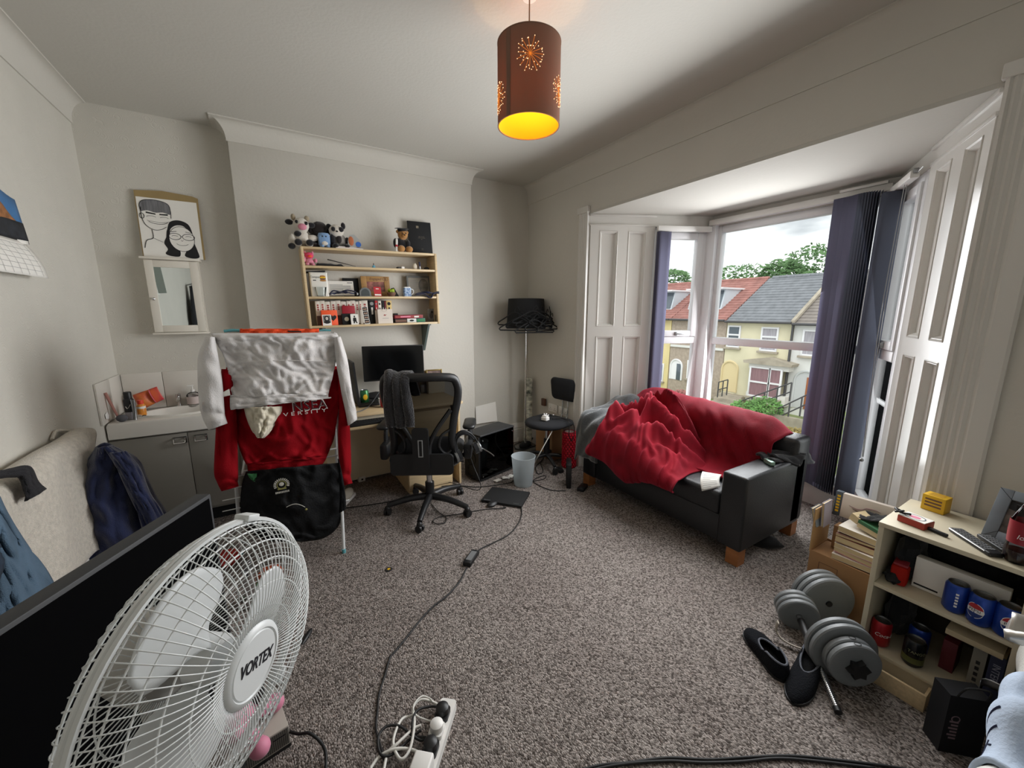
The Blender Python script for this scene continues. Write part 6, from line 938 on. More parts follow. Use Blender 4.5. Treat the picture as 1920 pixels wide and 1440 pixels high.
# ================================================================= small things by the fan
bx = fl(546, 1398, 0); t = thing('games_console', 'pale grey perforated games console on the carpet by the fan', 'games console', frame((bx.x, bx.y, 0), fl(450, 1462, 0)-bx))
c0 = FM; cw = mat('console_plastic', '#a9a299', .5); n0 = G().box(0, .27, -.19, .0, .012, .088, bev=.003).out('case', cw, t); PERF = mat('perforated_grey', '#77736d', .6); zt = .088
G().box(.002, .268, .0, .0015, .018, .084).out('front_panel', PERF, t); g = G()
for i in range(44):
    for j in range(10): g.box(.006+.006*i, .0095+.006*i, .0015, .0022, .022+.006*j, .0255+.006*j)
tag(g.out('perforations', INK, t), kind='stuff'); G().box(.012, .05, .0016, .0024, .060, .064).out('slot', INK, t); G().box(0, .27, -.19, .0, .0, .012).out('base', BLACK, t)
pf1, pf2, pb = fl(487, 1402, .122), fl(515, 1318, .118), fl(440, 1352, .15); t = thing('soft_toy', 'pink soft toy slumped on the grey console behind the fan guard', 'soft toy', Matrix()); PKR = mat('pink_rubbery_plush', '#cf7f99', .6, sheen=.3)
G().sph(tuple(pb), (.062, .058, .060), 16, 10).out('body', PKR, t); G().sph((pb.x-.04, pb.y-.005, pb.z+.075), (.05, .045, .045), 16, 10).out('head', PKR, t)
for p_ in (pf1, pf2): G().tube([pb, pb.lerp(p_, .5), p_.lerp(pb, .1)], [.022, .024, .026], 12).sph(tuple(p_), (.031, .031, .030), 14, 9).out('leg', PKR, t)
for s_ in (-1, 1): G().sph((pb.x-.05, pb.y+.035*s_, pb.z+.115), (.014, .011, .02), 10, 6).out('ear', PKR, t); G().sph((pb.x+.01, pb.y+.06*s_, pb.z+.02), (.024, .03, .018), 10, 6).out('arm', PKR, t)
cable('cable', 'thick black lead plugged into the grey console', [bx+Vector((.0, .005, .055)), fl(560, 1376, .06), fl(580, 1375, .07), fl(600, 1390, .05), fl(610, 1410, .02), fl(611, 1440, .006), fl(608, 1500, .006)], .005)
t = thing('flask', 'slim silver flask standing on floor behind the fan guard', 'flask', Tm(*fl(474, 1138, 0))); G().lathe([(0, 0), (.026, 0), (.028, .01), (.028, .20), (.02, .22), (0, .22)], 18).out('body', CHROME, t); G().cyl(.02, .22, .26, 16, bev=.003).out('lid', STEEL, t)
def crumple(name, label, c, r, m, cat='packet', seed=1): o = G().sph((0, 0, r[2]*.9), r, 14, 9, fn=lambda d: 1+.35*nz(d.x*2.6+seed, d.y*2.6, d.z*2.6)).out(name, m, None, ang=20, M=Tm(*c)); return tag(o, label, cat)
crumple('crisp_packet', 'crumpled green crisp packet on floor beside the silver flask', fl(490, 1120), (.07, .05, .04), mat('green_foil', '#2f6b45', .35, .3), seed=3); crumple('crisp_packet', 'crumpled orange red wrapper on floor near the silver flask', fl(510, 1085), (.06, .05, .04), mat('orange_foil', '#b0502f', .4, .3), seed=8); crumple('carrier_bag', 'crumpled red bag on floor by the television end', fl(425, 1060), (.07, .06, .05), mat('red_carrier', '#b5281f', .5), 'bag', seed=5)
o = G().sph((0, 0, .01), (.012, .05, .010), 10, 6).out('toy_dart', BLACK, None, M=Tm(*fl(576, 1196)) @ Rz(-30)); tag(o, 'small black clip on the carpet beside the fan guard', 'clip')
# extension lead with plugs
e0, e1 = fl(838, 1338, 0), fl(800, 1455, 0); eM = frame(e0, e1-e0); eL = (e1-e0).length; t = thing('extension_lead', 'white extension lead full of plugs on the carpet', 'extension lead', eM)
G().prism(rbox2(eL/2+.06, .031, .012), 0, .034, Tm(eL/2+.03, 0)).out('body', WHITE, t)
for k, (x, m, lab) in enumerate(((.035, BLACK, 'round black plug at the far end of the extension lead'), (.095, WHITE, 'white charger plug next to the far black plug'), (.155, BLACK, 'black plug in the middle of the extension lead'), (.225, WHITE, 'square white charger at the near end of the extension lead'))):
    p = thing('mains_plug', lab, 'plug', eM @ Tm(x, -.004, .0345)); 
    if k == 3: G().box(-.03, .03, -.034, .03, .001, .055, bev=.007, seg=3).out('body', m, p)
    else: G().prism(rbox2(.027, .025, .012), 0, .016).out('body', m, p); G().lathe([(.024, .016), (.023, .038), (.012, .046), (0, .047)], 18).out('grip', m, p)
for nm, lab, pts, r, m in (('cable', 'thick white flex of the extension lead looped beside it', [(835, 1345), (815, 1325), (790, 1322), (775, 1340), (778, 1370), (770, 1420), (752, 1440), (738, 1405), (752, 1362), (770, 1350), (780, 1352)], .005, CW), ('cable', 'white flex snaking below the charger plugs', [(790, 1372), (775, 1380), (745, 1412), (728, 1425), (720, 1460)], .005, CW), ('cable', 'white flex curled along the bottom of the plug tangle', [(795, 1428), (770, 1418), (740, 1422), (712, 1432), (695, 1455)], .005, CW), ('cable', 'thin black lead arching from the far plug', [(825, 1338), (808, 1334), (785, 1345), (775, 1365), (776, 1392), (790, 1398), (800, 1394)], .0045, CB), ('cable', 'black lead from the middle plug crossing the white flex', [(798, 1395), (775, 1388), (750, 1374), (725, 1378), (710, 1400), (715, 1430), (735, 1428), (765, 1398), (790, 1380)], .0045, CB), ('cable', 'fine white lead looping above the plug tangle', [(812, 1328), (805, 1318), (790, 1320), (776, 1340), (782, 1356), (808, 1362), (818, 1364)], .003, CW)):
    q = [fl(u, v, .0) for u, v in pts]; n_ = len(q); cable(nm, lab, [Vector((p.x, p.y, .008+(.03*math.sin(PI*i/(n_-1))+.02*(i in (0, n_-1))))) for i, p in enumerate(q)], r, m)
for k, pts in enumerate(([(1080, 1446), (1130, 1434), (1180, 1430), (1250, 1421), (1330, 1424), (1400, 1420), (1480, 1417), (1560, 1424), (1660, 1436), (1720, 1446)], [(1085, 1450), (1160, 1434), (1250, 1427), (1320, 1430), (1390, 1428), (1460, 1422), (1540, 1428), (1640, 1440)])): cable('cable', ('black cable running along the carpet in front of the bed', 'second black cable lying just below its twin on the carpet')[k], [fl(*q, .006) for q in pts], .0045)
# ================================================================= low bookcase by the near wall
XF, Y0, Y1, ZT = 2.05, .085, .483, .655
t = thing('bookcase', 'small pale laminate bookcase against the window wall', 'bookcase', Matrix()); BCL = mat('pale_bookcase_laminate', '#c4bba3', .5, var=.05, vs=5)
for y in (Y0, Y1-.017): G().box(XF, 2.432, y, y+.017, 0, ZT-.018, bev=.001).out('side_panel', BCL, t)
G().box(XF-.002, 2.434, Y0-.004, Y1+.002, ZT-.018, ZT, bev=.0015).out('top', BCL, t); ZM, ZB2 = .388, .088
for z in (ZM, ZB2): G().box(XF+.002, 2.42, Y0+.017, Y1-.017, z-.016, z, bev=.001).out('shelf_board', BCL, t)
G().box(2.42, 2.43, Y0+.017, Y1-.017, .02, ZT-.018).out('back_panel', mat('dark_hardboard', '#4a4238', .8), t); G().box(XF+.012, XF+.026, Y0+.017, Y1-.017, 0, ZB2-.016).out('plinth', BCL, t)
PEPB = mat('royal_blue_can_paint', '#1d3f96', .28, .4); BLKW = mat('label_black', '#0e0f12', .5); PR_ = mat('label_red', '#a4232b', .5); PWH = mat('label_white', '#e3e3e3', .5)
def ellp(rx, rz, lo=-1, hi=1, n=16):               # the slice of an ellipse between two heights
    a0, a1 = math.asin(lo), math.asin(hi); return [(rx*math.cos(lerp(a0, a1, k/n)), rz*math.sin(lerp(a0, a1, k/n))) for k in range(n+1)]+[(-rx*math.cos(lerp(a1, a0, k/n)), rz*math.sin(lerp(a1, a0, k/n))) for k in range(n+1)]
def curved(t, nm, poly, m, r, z, a0, off):
    g = G(); W_ = wrap(r+off, a0); xs = [p[0] for p in poly]; lo, hi = min(xs), max(xs); up, dn = [], []
    def span(x):
        zs_ = []
        for i in range(len(poly)):
            (x0, z0), (x1, z1) = poly[i], poly[(i+1) % len(poly)]
            if (x0-x)*(x1-x) <= 0 and abs(x1-x0) > 1e-9: zs_.append(z0+(z1-z0)*(x-x0)/(x1-x0))
        return (min(zs_), max(zs_)) if zs_ else (0, 0)
    n = 12
    for k in range(n+1):
        x = lerp(lo+1e-5, hi-1e-5, k/n); a, b = span(x); dn.append(g._v(W_(Vector((x, a+z, 0))), None)); up.append(g._v(W_(Vector((x, b+z, 0))), None))
    for k in range(n): g.bm.faces.new((dn[k], dn[k+1], up[k+1], up[k]))
    return g.out(nm, m, t, ang=180)
def cola(label, p, rot, a0, group='blue cola cans'):
    t = can('drink_can', label, Tm(*p) @ Rz(rot), PEPB, STEEL, .033, .115, group); z = .058
    curved(t, 'label_edge', ellp(.0245, .0285), PWH, .033, z, a0, .0003); curved(t, 'label_top', ellp(.0228, .0265, .28, .99), PR_, .033, z, a0, .0006); curved(t, 'label_bottom', ellp(.0228, .0265, -.99, -.30), mat('label_deep_blue', '#16306f', .5), .033, z, a0, .0006)
    text('lettering', 'PEPSI', .0135, BLKW, t, Tm(0, 0, z), lambda q: wrap(.0336, a0)(Vector((q.x*1.05, q.y, q.z))), ext=.0002, space=1.02)
    return t
zc2 = ZM+.001
for lab, u, v, rot, a0 in (('blue cola can with its side panel facing out on the middle shelf', 1787, 1148, -68, 2.3), ('blue cola can with its logo turned away between two others', 1832, 1176, -66, -.75), ('blue cola can with its logo facing out at the shelf end', 1884, 1196, -64, -.12)):
    p = fl(u, v, zc2); q_ = cola(lab, (max(p.x+.018, XF+.038), p.y+.004, zc2), rot, a0)
    if a0 > 2: [G().box(-.004, .004, -.0346, -.0338, .03+.012*k, .037+.012*k, Rz(-10)).out('small_print', PWH, q_) for k in range(5)]
t = thing('white_carton', 'large flat white carton standing behind the cola cans', 'box', Matrix()); a = onX(1719, 1043, 2.155); b = onX(1905, 1082, 2.155); G().box(2.155, 2.19, max(b.y, Y0+.03), a.y, zc2, a.z, bev=.002).out('carton', PAPER, t); G().box(2.1544, 2.155, a.y-.075, a.y-.006, zc2+.012, zc2+.019).out('black_strip', INK, t)
REDO = sheer('translucent_orange_red', '#c2332c', (.05, .4), '#e0562c'); c = onX(1702, 1108, 2.13); t = thing('ink_cartridge', 'translucent orange red plastic case beside the white carton', 'case', Tm(2.12, a.y+.028, zc2) @ Rz(6)); G().box(-.02, .05, -.022, .03, 0, .085, bev=.012).out('case', REDO, t); G().box(-.015, .045, -.018, .026, .085, .096, bev=.004).out('lid', mat('dull_red_lid', '#8c2530', .5), t)
def crum(name, label, c, r, m, cat, seed): return crumple(name, label, c, r, m, cat, seed)
crum('cloth_bundle', 'dark cloth bundle pushed into the far end of the middle shelf', (2.24, Y1-.072, zc2), (.11, .045, .11), BLKF, 'cloth', 4); crum('cap', 'black cap crumpled at the front end of the middle shelf', (2.13, Y1-.055, zc2), (.05, .03, .03), BLKM, 'cap', 9)
crum('dark_bundle', 'dark folded cloth filling the back of the middle shelf', (2.32, .26, zc2), (.07, .13, .10), BLKF, 'cloth', 14)
# lower shelf
zl2 = ZB2+.001; t = can('drink_can', 'red cola can at the front of the lower shelf', Tm(2.115, .432, zl2) @ Rz(-60), REDC, STEEL, .033, .115); text('lettering', 'Coca-Cola', .022, PWH, t, Tm(0, 0, .06), wrap(.033, .55), ext=.0002, shear=.35)
p = onX(1738, 1170, 2.2); cola('blue cola can standing in the shadows of the lower shelf', (2.20, .335, zl2), -60, -.5); BKC = mat('black_can_gloss', '#15171a', .25, .2)
t = can('drink_can', 'black and olive drink can at the lower shelf front', Tm(2.10, .325, zl2) @ Rz(-62), BKC, STEEL, .033, .115); G().lathe([(.0333, .02), (.0333, .045)], 24).out('olive_band', mat('olive_print', '#565a2e', .5), t); text('lettering', 'TANGO', .016, mat('khaki_letter_print', '#8f8f6a', .5), t, Tm(0, 0, .07), wrap(.033, 0), ext=.0002)
crum('black_bundle', 'black fabric bundle stuffed behind the red cola can', (2.27, .415, zl2), (.09, .045, .12), BLKF, 'cloth', 6); o = G().box(0, .10, 0, .04, 0, .13, bev=.003).out('carton', mat('dark_red_carton', '#5e1a24', .6), None, M=Tm(2.17, .225, zl2)); tag(o, 'dark red carton in the middle of the lower shelf', 'carton')
book('book', 'grey-spined thick book standing on the lower shelf', 'book', Tm(2.10, .183, zl2) @ Rz(-90), .034, .15, .20, mat('grey_book_cover', '#77736a', .6), lambda t, w, h: [G().box(w*.35, w*.65, -.0014, -.0008, h*(.2+.12*q), h*(.27+.12*q)).out('spine_mark', INK, t) for q in range(5)])
book('book', 'dark blue-spined book at the end of the lower shelf', 'book', Tm(2.10, .143, zl2) @ Rz(-90), .036, .15, .205, mat('dark_blue_cover', '#1f2540', .6), lambda t, w, h: text('spine_lettering', 'INTER', .026, mat('pale_spine_letters', '#8e92a6', .6), t, Tm(w/2, -.0012, h*.66) @ Rx(90) @ Rz(-90), ext=.0002))
o = G().box(0, .13, 0, .14, 0, .022, bev=.001).out('card_box', mat('pale_card', '#b6a88c', .8), None, M=Tm(2.08, .115, zl2+.208)); tag(o, 'pale card box lid lying on top of the lower shelf books', 'lid')
t = thing('wooden_tray', 'shallow pale wooden tray sticking out under the bookcase cans', 'tray', Matrix()); aa = onX(1652, 1228, 1.985); G().box(1.985, 2.035, .255, .44, .006, .018).out('floor', MAPLEH, t); G().box(1.975, 1.985, .25, .445, .0, .072, bev=.001).out('front', MAPLEH, t)
for y in (.25, .437): G().box(1.985, 2.04, y, y+.008, 0, .072).out('side', MAPLE, t)
# on top of the bookcase
zt_ = ZT+.001; t = thing('trinket_box', 'small red box with a white printed lid on the bookcase', 'box', Tm(2.145, .405, zt_) @ Rz(-12)); RB_ = mat('brick_red_card', '#a2372b', .6); G().box(-.032, .036, -.045, .04, 0, .026, bev=.002).out('box', RB_, t); G().box(-.030, .034, -.043, .038, .026, .0285).out('lid', PAPER, t); G().lathe([(.024, .0286), (.027, .0286), (.027, .0292), (.024, .0292)], 24, Sc(1, 1.2, 1), close=True).out('ring_print', mat('slate_print', '#5c6470', .6), t); G().sph((.0, .0, .0288), (.014, .018, .001), 12, 6).out('pink_print', PINK, t)
o = G().tube(spline([(-.02, .03, .006), (.0, .01, .012), (.012, .02, .005), (.0, .035, .014), (-.015, .015, .008), (.01, -.01, .004)], 20), .004, 6).out('beaded_bracelet', BLACK, None, M=Tm(2.14, .43, zt_+.029)); tag(o, 'black beaded bracelet lying on the red trinket box', 'bracelet')
t = thing('tealight_box', 'bright yellow card box at the back of the bookcase', 'box', Tm(2.375, .395, zt_) @ Rz(-8)); G().box(-.03, .03, -.036, .036, 0, .068, bev=.001).out('box', mat('yellow_card', '#d8ab1e', .55), t); G().box(-.02, .02, -.022, .022, .0681, .0686).out('printed_panel', mat('dull_gold_panel', '#b98c1c', .6), t); 
for z in (.02, .034, .048): G().box(-.0306, -.03, -.026, .026, z, z+.007).out('text_line', BROWN, t)
t = thing('lighter', 'small black lighter with a steel wheel in front of the red box', 'lighter', Tm(2.125, .335, zt_) @ Rz(75)); G().box(-.03, .03, -.007, .007, 0, .012, bev=.003).out('body', BLACK, t); G().cyl(.007, -.006, .006, 14, Tm(.034, 0, .008) @ Rx(90)).out('wheel', STEEL, t)
def remote(label, p0, p1, wd, chrome):
    M = frame(p0, p1-p0); L = (p1-p0).length; t = thing('remote_control', label, 'remote control', M); G().box(0, L, -wd/2, wd/2, 0, .016, bev=.005, seg=3).out('body', BLACK, t)
    if chrome: G().tube([(.004, wd/2-.001, .012), (L*.9, wd/2-.001, .012)], .0022, 6).out('chrome_edge', CHROME, t); G().tube([(.004, -wd/2+.001, .012), (L*.9, -wd/2+.001, .012)], .0022, 6).out('chrome_edge', CHROME, t)
    g = G(); [g.box(.01+.0145*i, .019+.0145*i, -wd*.36+wd*.19*j, -wd*.24+wd*.19*j, .0155, .0175, bev=0) for i in range(int((L-.02)/.0145)) for j in range(4)]
    tag(g.out('buttons', GREYP, t), kind='stuff'); return t
remote('long black television remote with a chrome edge on the bookcase', fl(1790, 996, zt_), fl(1868, 1046, zt_), .044, True); remote('flat black remote lying against the grey photo frame', fl(1842, 1008, zt_), fl(1892, 1040, zt_), .04, False)
FB = fl(1838, 1003, zt_); FA = frame(FB, (-.16, -1, 0)) @ Rx(-24); SLT = mat('slate_grey_frame', '#6d747b', .6, var=.12, vs=14); t = thing('photo_display', 'slate grey photo frame tilted back on the bookcase', 'picture', FA)
bars(G(), 0, .185, 0, .20, .036, -.002, .014, None, .002).out('frame', SLT, t); G().box(.034, .151, .004, .010, .034, .166).out('picture', mat('dim_photo_print', '#5c524c', .5, var=.7, vs=26, detail=4), t); G().prism([(.037, .13), (.09, .12), (.07, .16), (.037, .163)], -.004, -.003, Rx(90)).out('dark_print', INK, t)
for pts in ([(0, .0), (.036, .036)], [(0, .20), (.036, .164)]): G().tube([(x, -.0022, z) for x, z in pts], .0008, 4).out('mitre_joint', INK, t)
G().box(.07, .12, .02, .024, .0, .16, Rx(35)).out('stand', BLKM, t)
t = thing('cola_bottle', 'clear cola bottle with a red label at the bookcase edge', 'bottle', Tm(*(fl(1912, 1058, zt_)+Vector((.01, .01, 0))))); BOT = glass('clear_bottle', (.85, .85, .84), .25); G().lathe([(0, .004), (.024, 0), (.032, .012), (.034, .04), (.031, .07), (.033, .11), (.033, .15), (.020, .19), (.013, .21), (.013, .225), (0, .225)], 26).out('body', BOT, t); G().lathe([(0, .006), (.029, .01), (.032, .03), (.0305, .045), (0, .045)], 24).out('cola', mat('dark_cola', '#2a0f0b', .1), t); G().lathe([(.0316, .072), (.0336, .11), (.0336, .152)], 26).out('label', mat('red_bottle_label', '#8e1a28', .4), t); G().cyl(.0145, .222, .24, 16).out('cap', RED, t); text('lettering', 'loves', .022, PWH, t, Tm(0, 0, .10), wrap(.0338, -1.15), ext=.0002, shear=.2)
# ----------------------------------------------------------------- box of books beside the bookcase
t = thing('cardboard_box', 'brown cardboard box full of paperbacks beside the bookcase', 'box', Matrix()); bxx, byy = (2.30, 2.535), (.50, .785); zb_ = .275
for x0, x1, y0, y1 in ((bxx[0], bxx[0]+.005, *byy), (bxx[1]-.04, bxx[1]-.035, .54, byy[1]), (bxx[0]+.005, bxx[1]-.05, byy[0], byy[0]+.005), (bxx[0]+.005, bxx[1]-.04, byy[1]-.005, byy[1])): G().box(x0, x1, y0, y1, 0, zb_).out('side', CARD, t)
G().box(bxx[0]+.005, bxx[1]-.05, byy[0]+.005, byy[1]-.005, 0, .005).out('bottom', CARD, t); G().box(bxx[0]+.005, bxx[1]-.05, byy[0]+.005, byy[1]-.005, zb_-.012, zb_-.006).out('inner_flap', CARD, t)
G().box(bxx[0], bxx[0]+.20, byy[1]-.001, byy[1]+.004, zb_-.01, .50, Tm(0, 0, 0)).out('standing_flap', mat('pale_card_flap', '#b69468', .85), t)
e = G(); bars(e, .66, .74, .17, .23, .002, 0, .001, None, 0); e.bm.transform(Matrix(((0, 1, 0, bxx[0]-.0012), (1, 0, 0, 0), (0, 0, 1, 0), (0, 0, 0, 1)))); e.out('printed_outline', BROWN, t)
zk = zb_+.001
for k, (h, rz_, dx, m, lab) in enumerate(((.026, 2, .0, MW, 'paperback with its page edge out, bottom of the stack on the box'), (.024, -3, .006, PINK, 'paperback with pink cover, second from the bottom of the stack'), (.024, -5, .0, MW, 'white paperback, third from the bottom of the stack on the box'), (.030, 3, .012, mat('faded_red_cover', '#8d5148', .6), 'thick faded paperback, fourth from the bottom of the stack'), (.012, 4, .014, BROWN, 'thin brown paperback pinched in the middle of the stack'), (.030, -2, .02, MW, 'thick cream paperback below the green one on the stack'))):
    t = thing('paperback', lab, 'book', Tm(2.315+dx, .60, zk) @ Rz(rz_) @ Rx(1.2*(1 if k % 2 else -1)), 'paperbacks piled on the cardboard box'); L_ = .098
    G().box(0, .125, -L_, L_, 0, .0012).box(0, .125, -L_, L_, h-.0012, h).box(.1238, .125, -L_, L_, 0, h).out('cover', m, t); G().box(.0015, .1235, -L_+.001, L_-.001, .0012, h-.0012).out('pages', PAGE, t); zk += h+.004
t = thing('paperback', 'thick green and yellow paperback open face down on the stack', 'book', Tm(2.345, .565, zk+.004) @ Rz(-16) @ Rx(8)); GRC = mat('green_book_cover', '#3b6a48', .6)
G().box(0, .11, -.07, .075, 0, .038).out('pages', PAGE, t); G().box(-.001, .112, -.072, .077, .038, .040).out('cover', GRC, t); G().box(-.002, 0, -.07, .075, .024, .038).out('green_band', GRC, t); G().box(.03, .10, -.06, .01, .0401, .0406).out('yellow_panel', mat('pale_yellow_print', '#d6d06a', .6), t); G().box(0, .09, .079, .118, -.004, .032, Rx(10)).out('fanned_pages', PAGE, t)
o = G().grid(lambda u, v: (lerp(2.36, 2.46, u)+.01*v, lerp(.50, .64, v), zk+.062+.016*nz(u*5, v*5, 2)+.018*math.exp(-((v-.4)/.2)**2)), 12, 14).out('black_cloth', BLKF, None, ang=180, solid=.005); tag(o, 'small crumpled black cloth on the green paperback', 'cloth')
t = thing('dragon_book', 'large white boxed book with a dragon drawing standing behind the stack', 'book', frame((2.475, .742, .435), (.08, -1, 0)) @ Rx(-6)); G().box(0, .215, 0, .035, 0, .125, bev=.001).out('box', mat('cream_book_board', '#d3c8bd', .6), t); G().box(-.03, -.001, 0, .035, .0, .128, bev=.001).out('dark_spine', mat('blue_grey_spine', '#4a535c', .6), t); DR = mat('maroon_ink_print', '#6f4d4e', .7)
G().tube(spline([(.03, -.0008, .072), (.06, -.0008, .064), (.085, -.0008, .07), (.10, -.0008, .082), (.13, -.0008, .086), (.155, -.0008, .082)], 20), lambda q: .002+.011*math.sin(PI*q), 6, flat=.12).out('dragon_print', DR, t); G().tube(spline([(.045, -.0008, .06), (.075, -.0008, .052), (.11, -.0008, .056)], 10), lambda q: .002+.007*math.sin(PI*q), 6, flat=.12).out('dragon_print', DR, t)
for k, x in enumerate((.125, .15)): bars(G(), x, x+.016, .042, .066, .004, -.001, 0, None, 0).out('title_print', mat('faded_red_ink', '#b3706b', .7) if k == 0 else bpy.data.materials['faded_red_ink'], t)
G().box(.187, .192, -.001, 0, .02, .10).out('text_line', DR, t); G().box(.2, .216, -.001, 0, .0, .125).out('dark_edge', BLKM, t); [G().box(-.022, -.008, -.001, 0, .02+.016*k, .03+.016*k).out('spine_print', YEL, t) for k in range(6)]
for k, (m, y, a_, lab) in enumerate(((mat('steel_blue_cover', '#7d8791', .5), .775, 14, 'slim grey blue book leaning at the end of the stack'), (mat('lilac_cover', '#a9a5b8', .5), .757, 4, 'pale lilac book standing beside the dragon box'))): book('book', lab, 'book', Tm(2.40+.03*k, y, .40) @ Rz(90) @ Rx(0) @ Ry(a_), .012, .09, .10+.03*k, m)
o = G().box(2.42, 2.485, .52, .74, .275, .40, bev=.002).out('inner_carton', CARD, None); tag(o, 'brown inner carton supporting the dragon book', 'carton')
# ----------------------------------------------------------------- dumbbells and slippers
IRONG = mat('grey_cast_weight', '#75797b', .42, bump=.1, bs=60); AXD = Vector((.635, .772, 0)); 
def plate(g_, t, c, r, th, ax_): return G().lathe([(.014, -th/2), (r*.80, -th/2), (r*.86, -th/2-.001), (r*.96, -th/2+.001), (r, -th*.28), (r, th*.28), (r*.96, th/2-.001), (r*.86, th/2+.001), (r*.80, th/2), (.014, th/2)], 44, aim(c, Vector(c)+Vector(ax_))).out('weight_plate', IRONG, t, ang=30)
c0 = fl(1601, 1246, .126); t = thing('dumbbell', 'grey adjustable dumbbell with a black star nut nearest the bookcase', 'dumbbell', Matrix())
for s, r in ((0, .094), (.030, .094), (.063, .124), (.098, .124)): plate(0, t, c0+AXD*s, r, .026, AXD)
st = [((.040 if k % 2 else .026)*math.cos(PI*k/6), (.040 if k % 2 else .026)*math.sin(PI*k/6)) for k in range(12)]; G().prism(st, 0, .022, aim(c0-AXD*.014, c0-AXD*.2)).out('star_nut', BLACK, t); G().rod(c0-AXD*.02, c0+AXD*.15, .013, 14).out('bar', CHROME, t)
for s in (0, .03): q = c0+AXD*s+Vector((0, 0, .0945)); G().tube([q+Vector((AXD.y, -AXD.x, 0))*(.012*math.cos(a))+AXD*(.008*math.sin(a)) for a in [2*PI*k/12 for k in range(12)]], .001, 5, True).out('stamped_mark', BLACK, t)
c1 = fl(1497, 1152, .085); e1_ = fl(1571, 1333, .02); t = thing('dumbbell', 'small plated dumbbell whose bare threaded bar points at the room', 'dumbbell', Matrix()); ax2 = (c1-e1_).normalized()
for s in (.0, .028, .056): plate(0, t, c1+ax2*s, .085, .025, ax2)
L2 = (c1-e1_).length; G().rod(e1_, e1_+ax2*(L2*.44), .0105, 14).out('chrome_bar', CHROME, t); g = G()
for k in range(26): p = e1_+ax2*(.012+L2*.42*k/26); g.lathe([(.0103, -.0018), (.0124, 0), (.0103, .0018)], 12, aim(p, p+ax2))
g.out('thread', STEEL, t); G().rod(e1_-ax2*.006, e1_+ax2*.012, .0135, 14).out('end_cap', BLACK, t); G().rod(e1_+ax2*(L2*.46), e1_+ax2*(L2*.92), .016, 16).out('grip', BLACK, t); G().lathe([(.012, -.003), (.021, -.003), (.021, .003), (.012, .003)], 20, aim(e1_+ax2*(L2*.46), c1), close=True).out('collar', BLACK, t); G().rod(e1_+ax2*(L2*.9), c1+ax2*.1, .0125, 12).out('chrome_bar', CHROME, t)
c2_ = fl(1550, 1128, .125); t = thing('dumbbell', 'set of large grey weight plates against the cardboard box', 'dumbbell', Matrix()); AX3 = Vector((.55, .83, 0)).normalized()
for s in (.0, .032, .064): plate(0, t, c2_+AX3*s, .124, .027, AX3)
G().rod(c2_-AX3*.02, c2_+AX3*.085, .0135, 14).out('bar', BLACK, t)
q = [fl(u, v, z) for u, v, z in ((1459, 1166, .10), (1455, 1180, .05), (1464, 1196, .025), (1482, 1208, .02), (1502, 1216, .02), (1514, 1220, .03))]; o = G().tube(spline(q, 24), .010, 8, flat=.4).out('strap', mat('beige_webbing', '#a79f93', .8), None); tag(o, 'curved beige strap lying beside the small weight plates', 'strap')
SLP = mat('dark_navy_slipper_knit', '#0e1015', .95, bump=.5, bs=200, spec=.2); LIN = mat('grey_fleece_trim', '#5d6068', .95, bump=.5, bs=200)
def slipper(label, toe, heel, seed):
    M = frame((toe+heel)/2, toe-heel); L = (toe-heel).length/2*1.06; t = thing('slipper', label, 'slipper', M, 'pair of dark slippers')
    wd = lambda x: .046*(1-.12*math.cos(PI*(x+.2)))*max(.02, 1-abs(x)**3.2)**.5; N = 26; so_ = [(L*math.cos(a), wd(math.cos(a))*1.03*(1 if math.sin(a) > 0 else -1) if abs(math.cos(a)) < 1 else 0) for a in [2*PI*(k+.5)/40 for k in range(40)]]
    G().prism(so_, 0, .012).out('sole', BLACK, t)
    def up_(u, v):                               # upper: from sole rim up and over to the opening
        a = 2*PI*u; c = math.cos(a); s_ = 1 if math.sin(a) >= 0 else -1; x0, y0 = L*c, wd(c)*abs(math.sin(a))**.2*s_
        ox, oy = -.30*L+.58*L*c, .034*math.sin(a); h = .062 if c < 0 else .05; q = sm(v); e_ = math.sin(v*PI/2)
        return (lerp(x0, ox, 1-math.cos(v*PI/2)), lerp(y0, oy, 1-math.cos(v*PI/2)), .008+h*e_*(1-.15*max(0, c)))
    G().grid(up_, 40, 10, closeu=True).out('upper', SLP, t, ang=180, solid=.004); rim_ = [Vector(up_(k/40, 1)) for k in range(40)]; G().tube(rim_, .0045, 6, True).out('lining_trim', LIN, t); G().prism([(-.30*L+.56*L*math.cos(2*PI*k/24), .033*math.sin(2*PI*k/24)) for k in range(24)], .0125, .016).out('insole', BLKF, t)
slipper('dark slipper lying further from the dumbbell bar', fl(1403, 1186), fl(1470, 1278), 1); slipper('dark slipper tucked beside the bare dumbbell bar', fl(1487, 1318), fl(1535, 1218), 2)
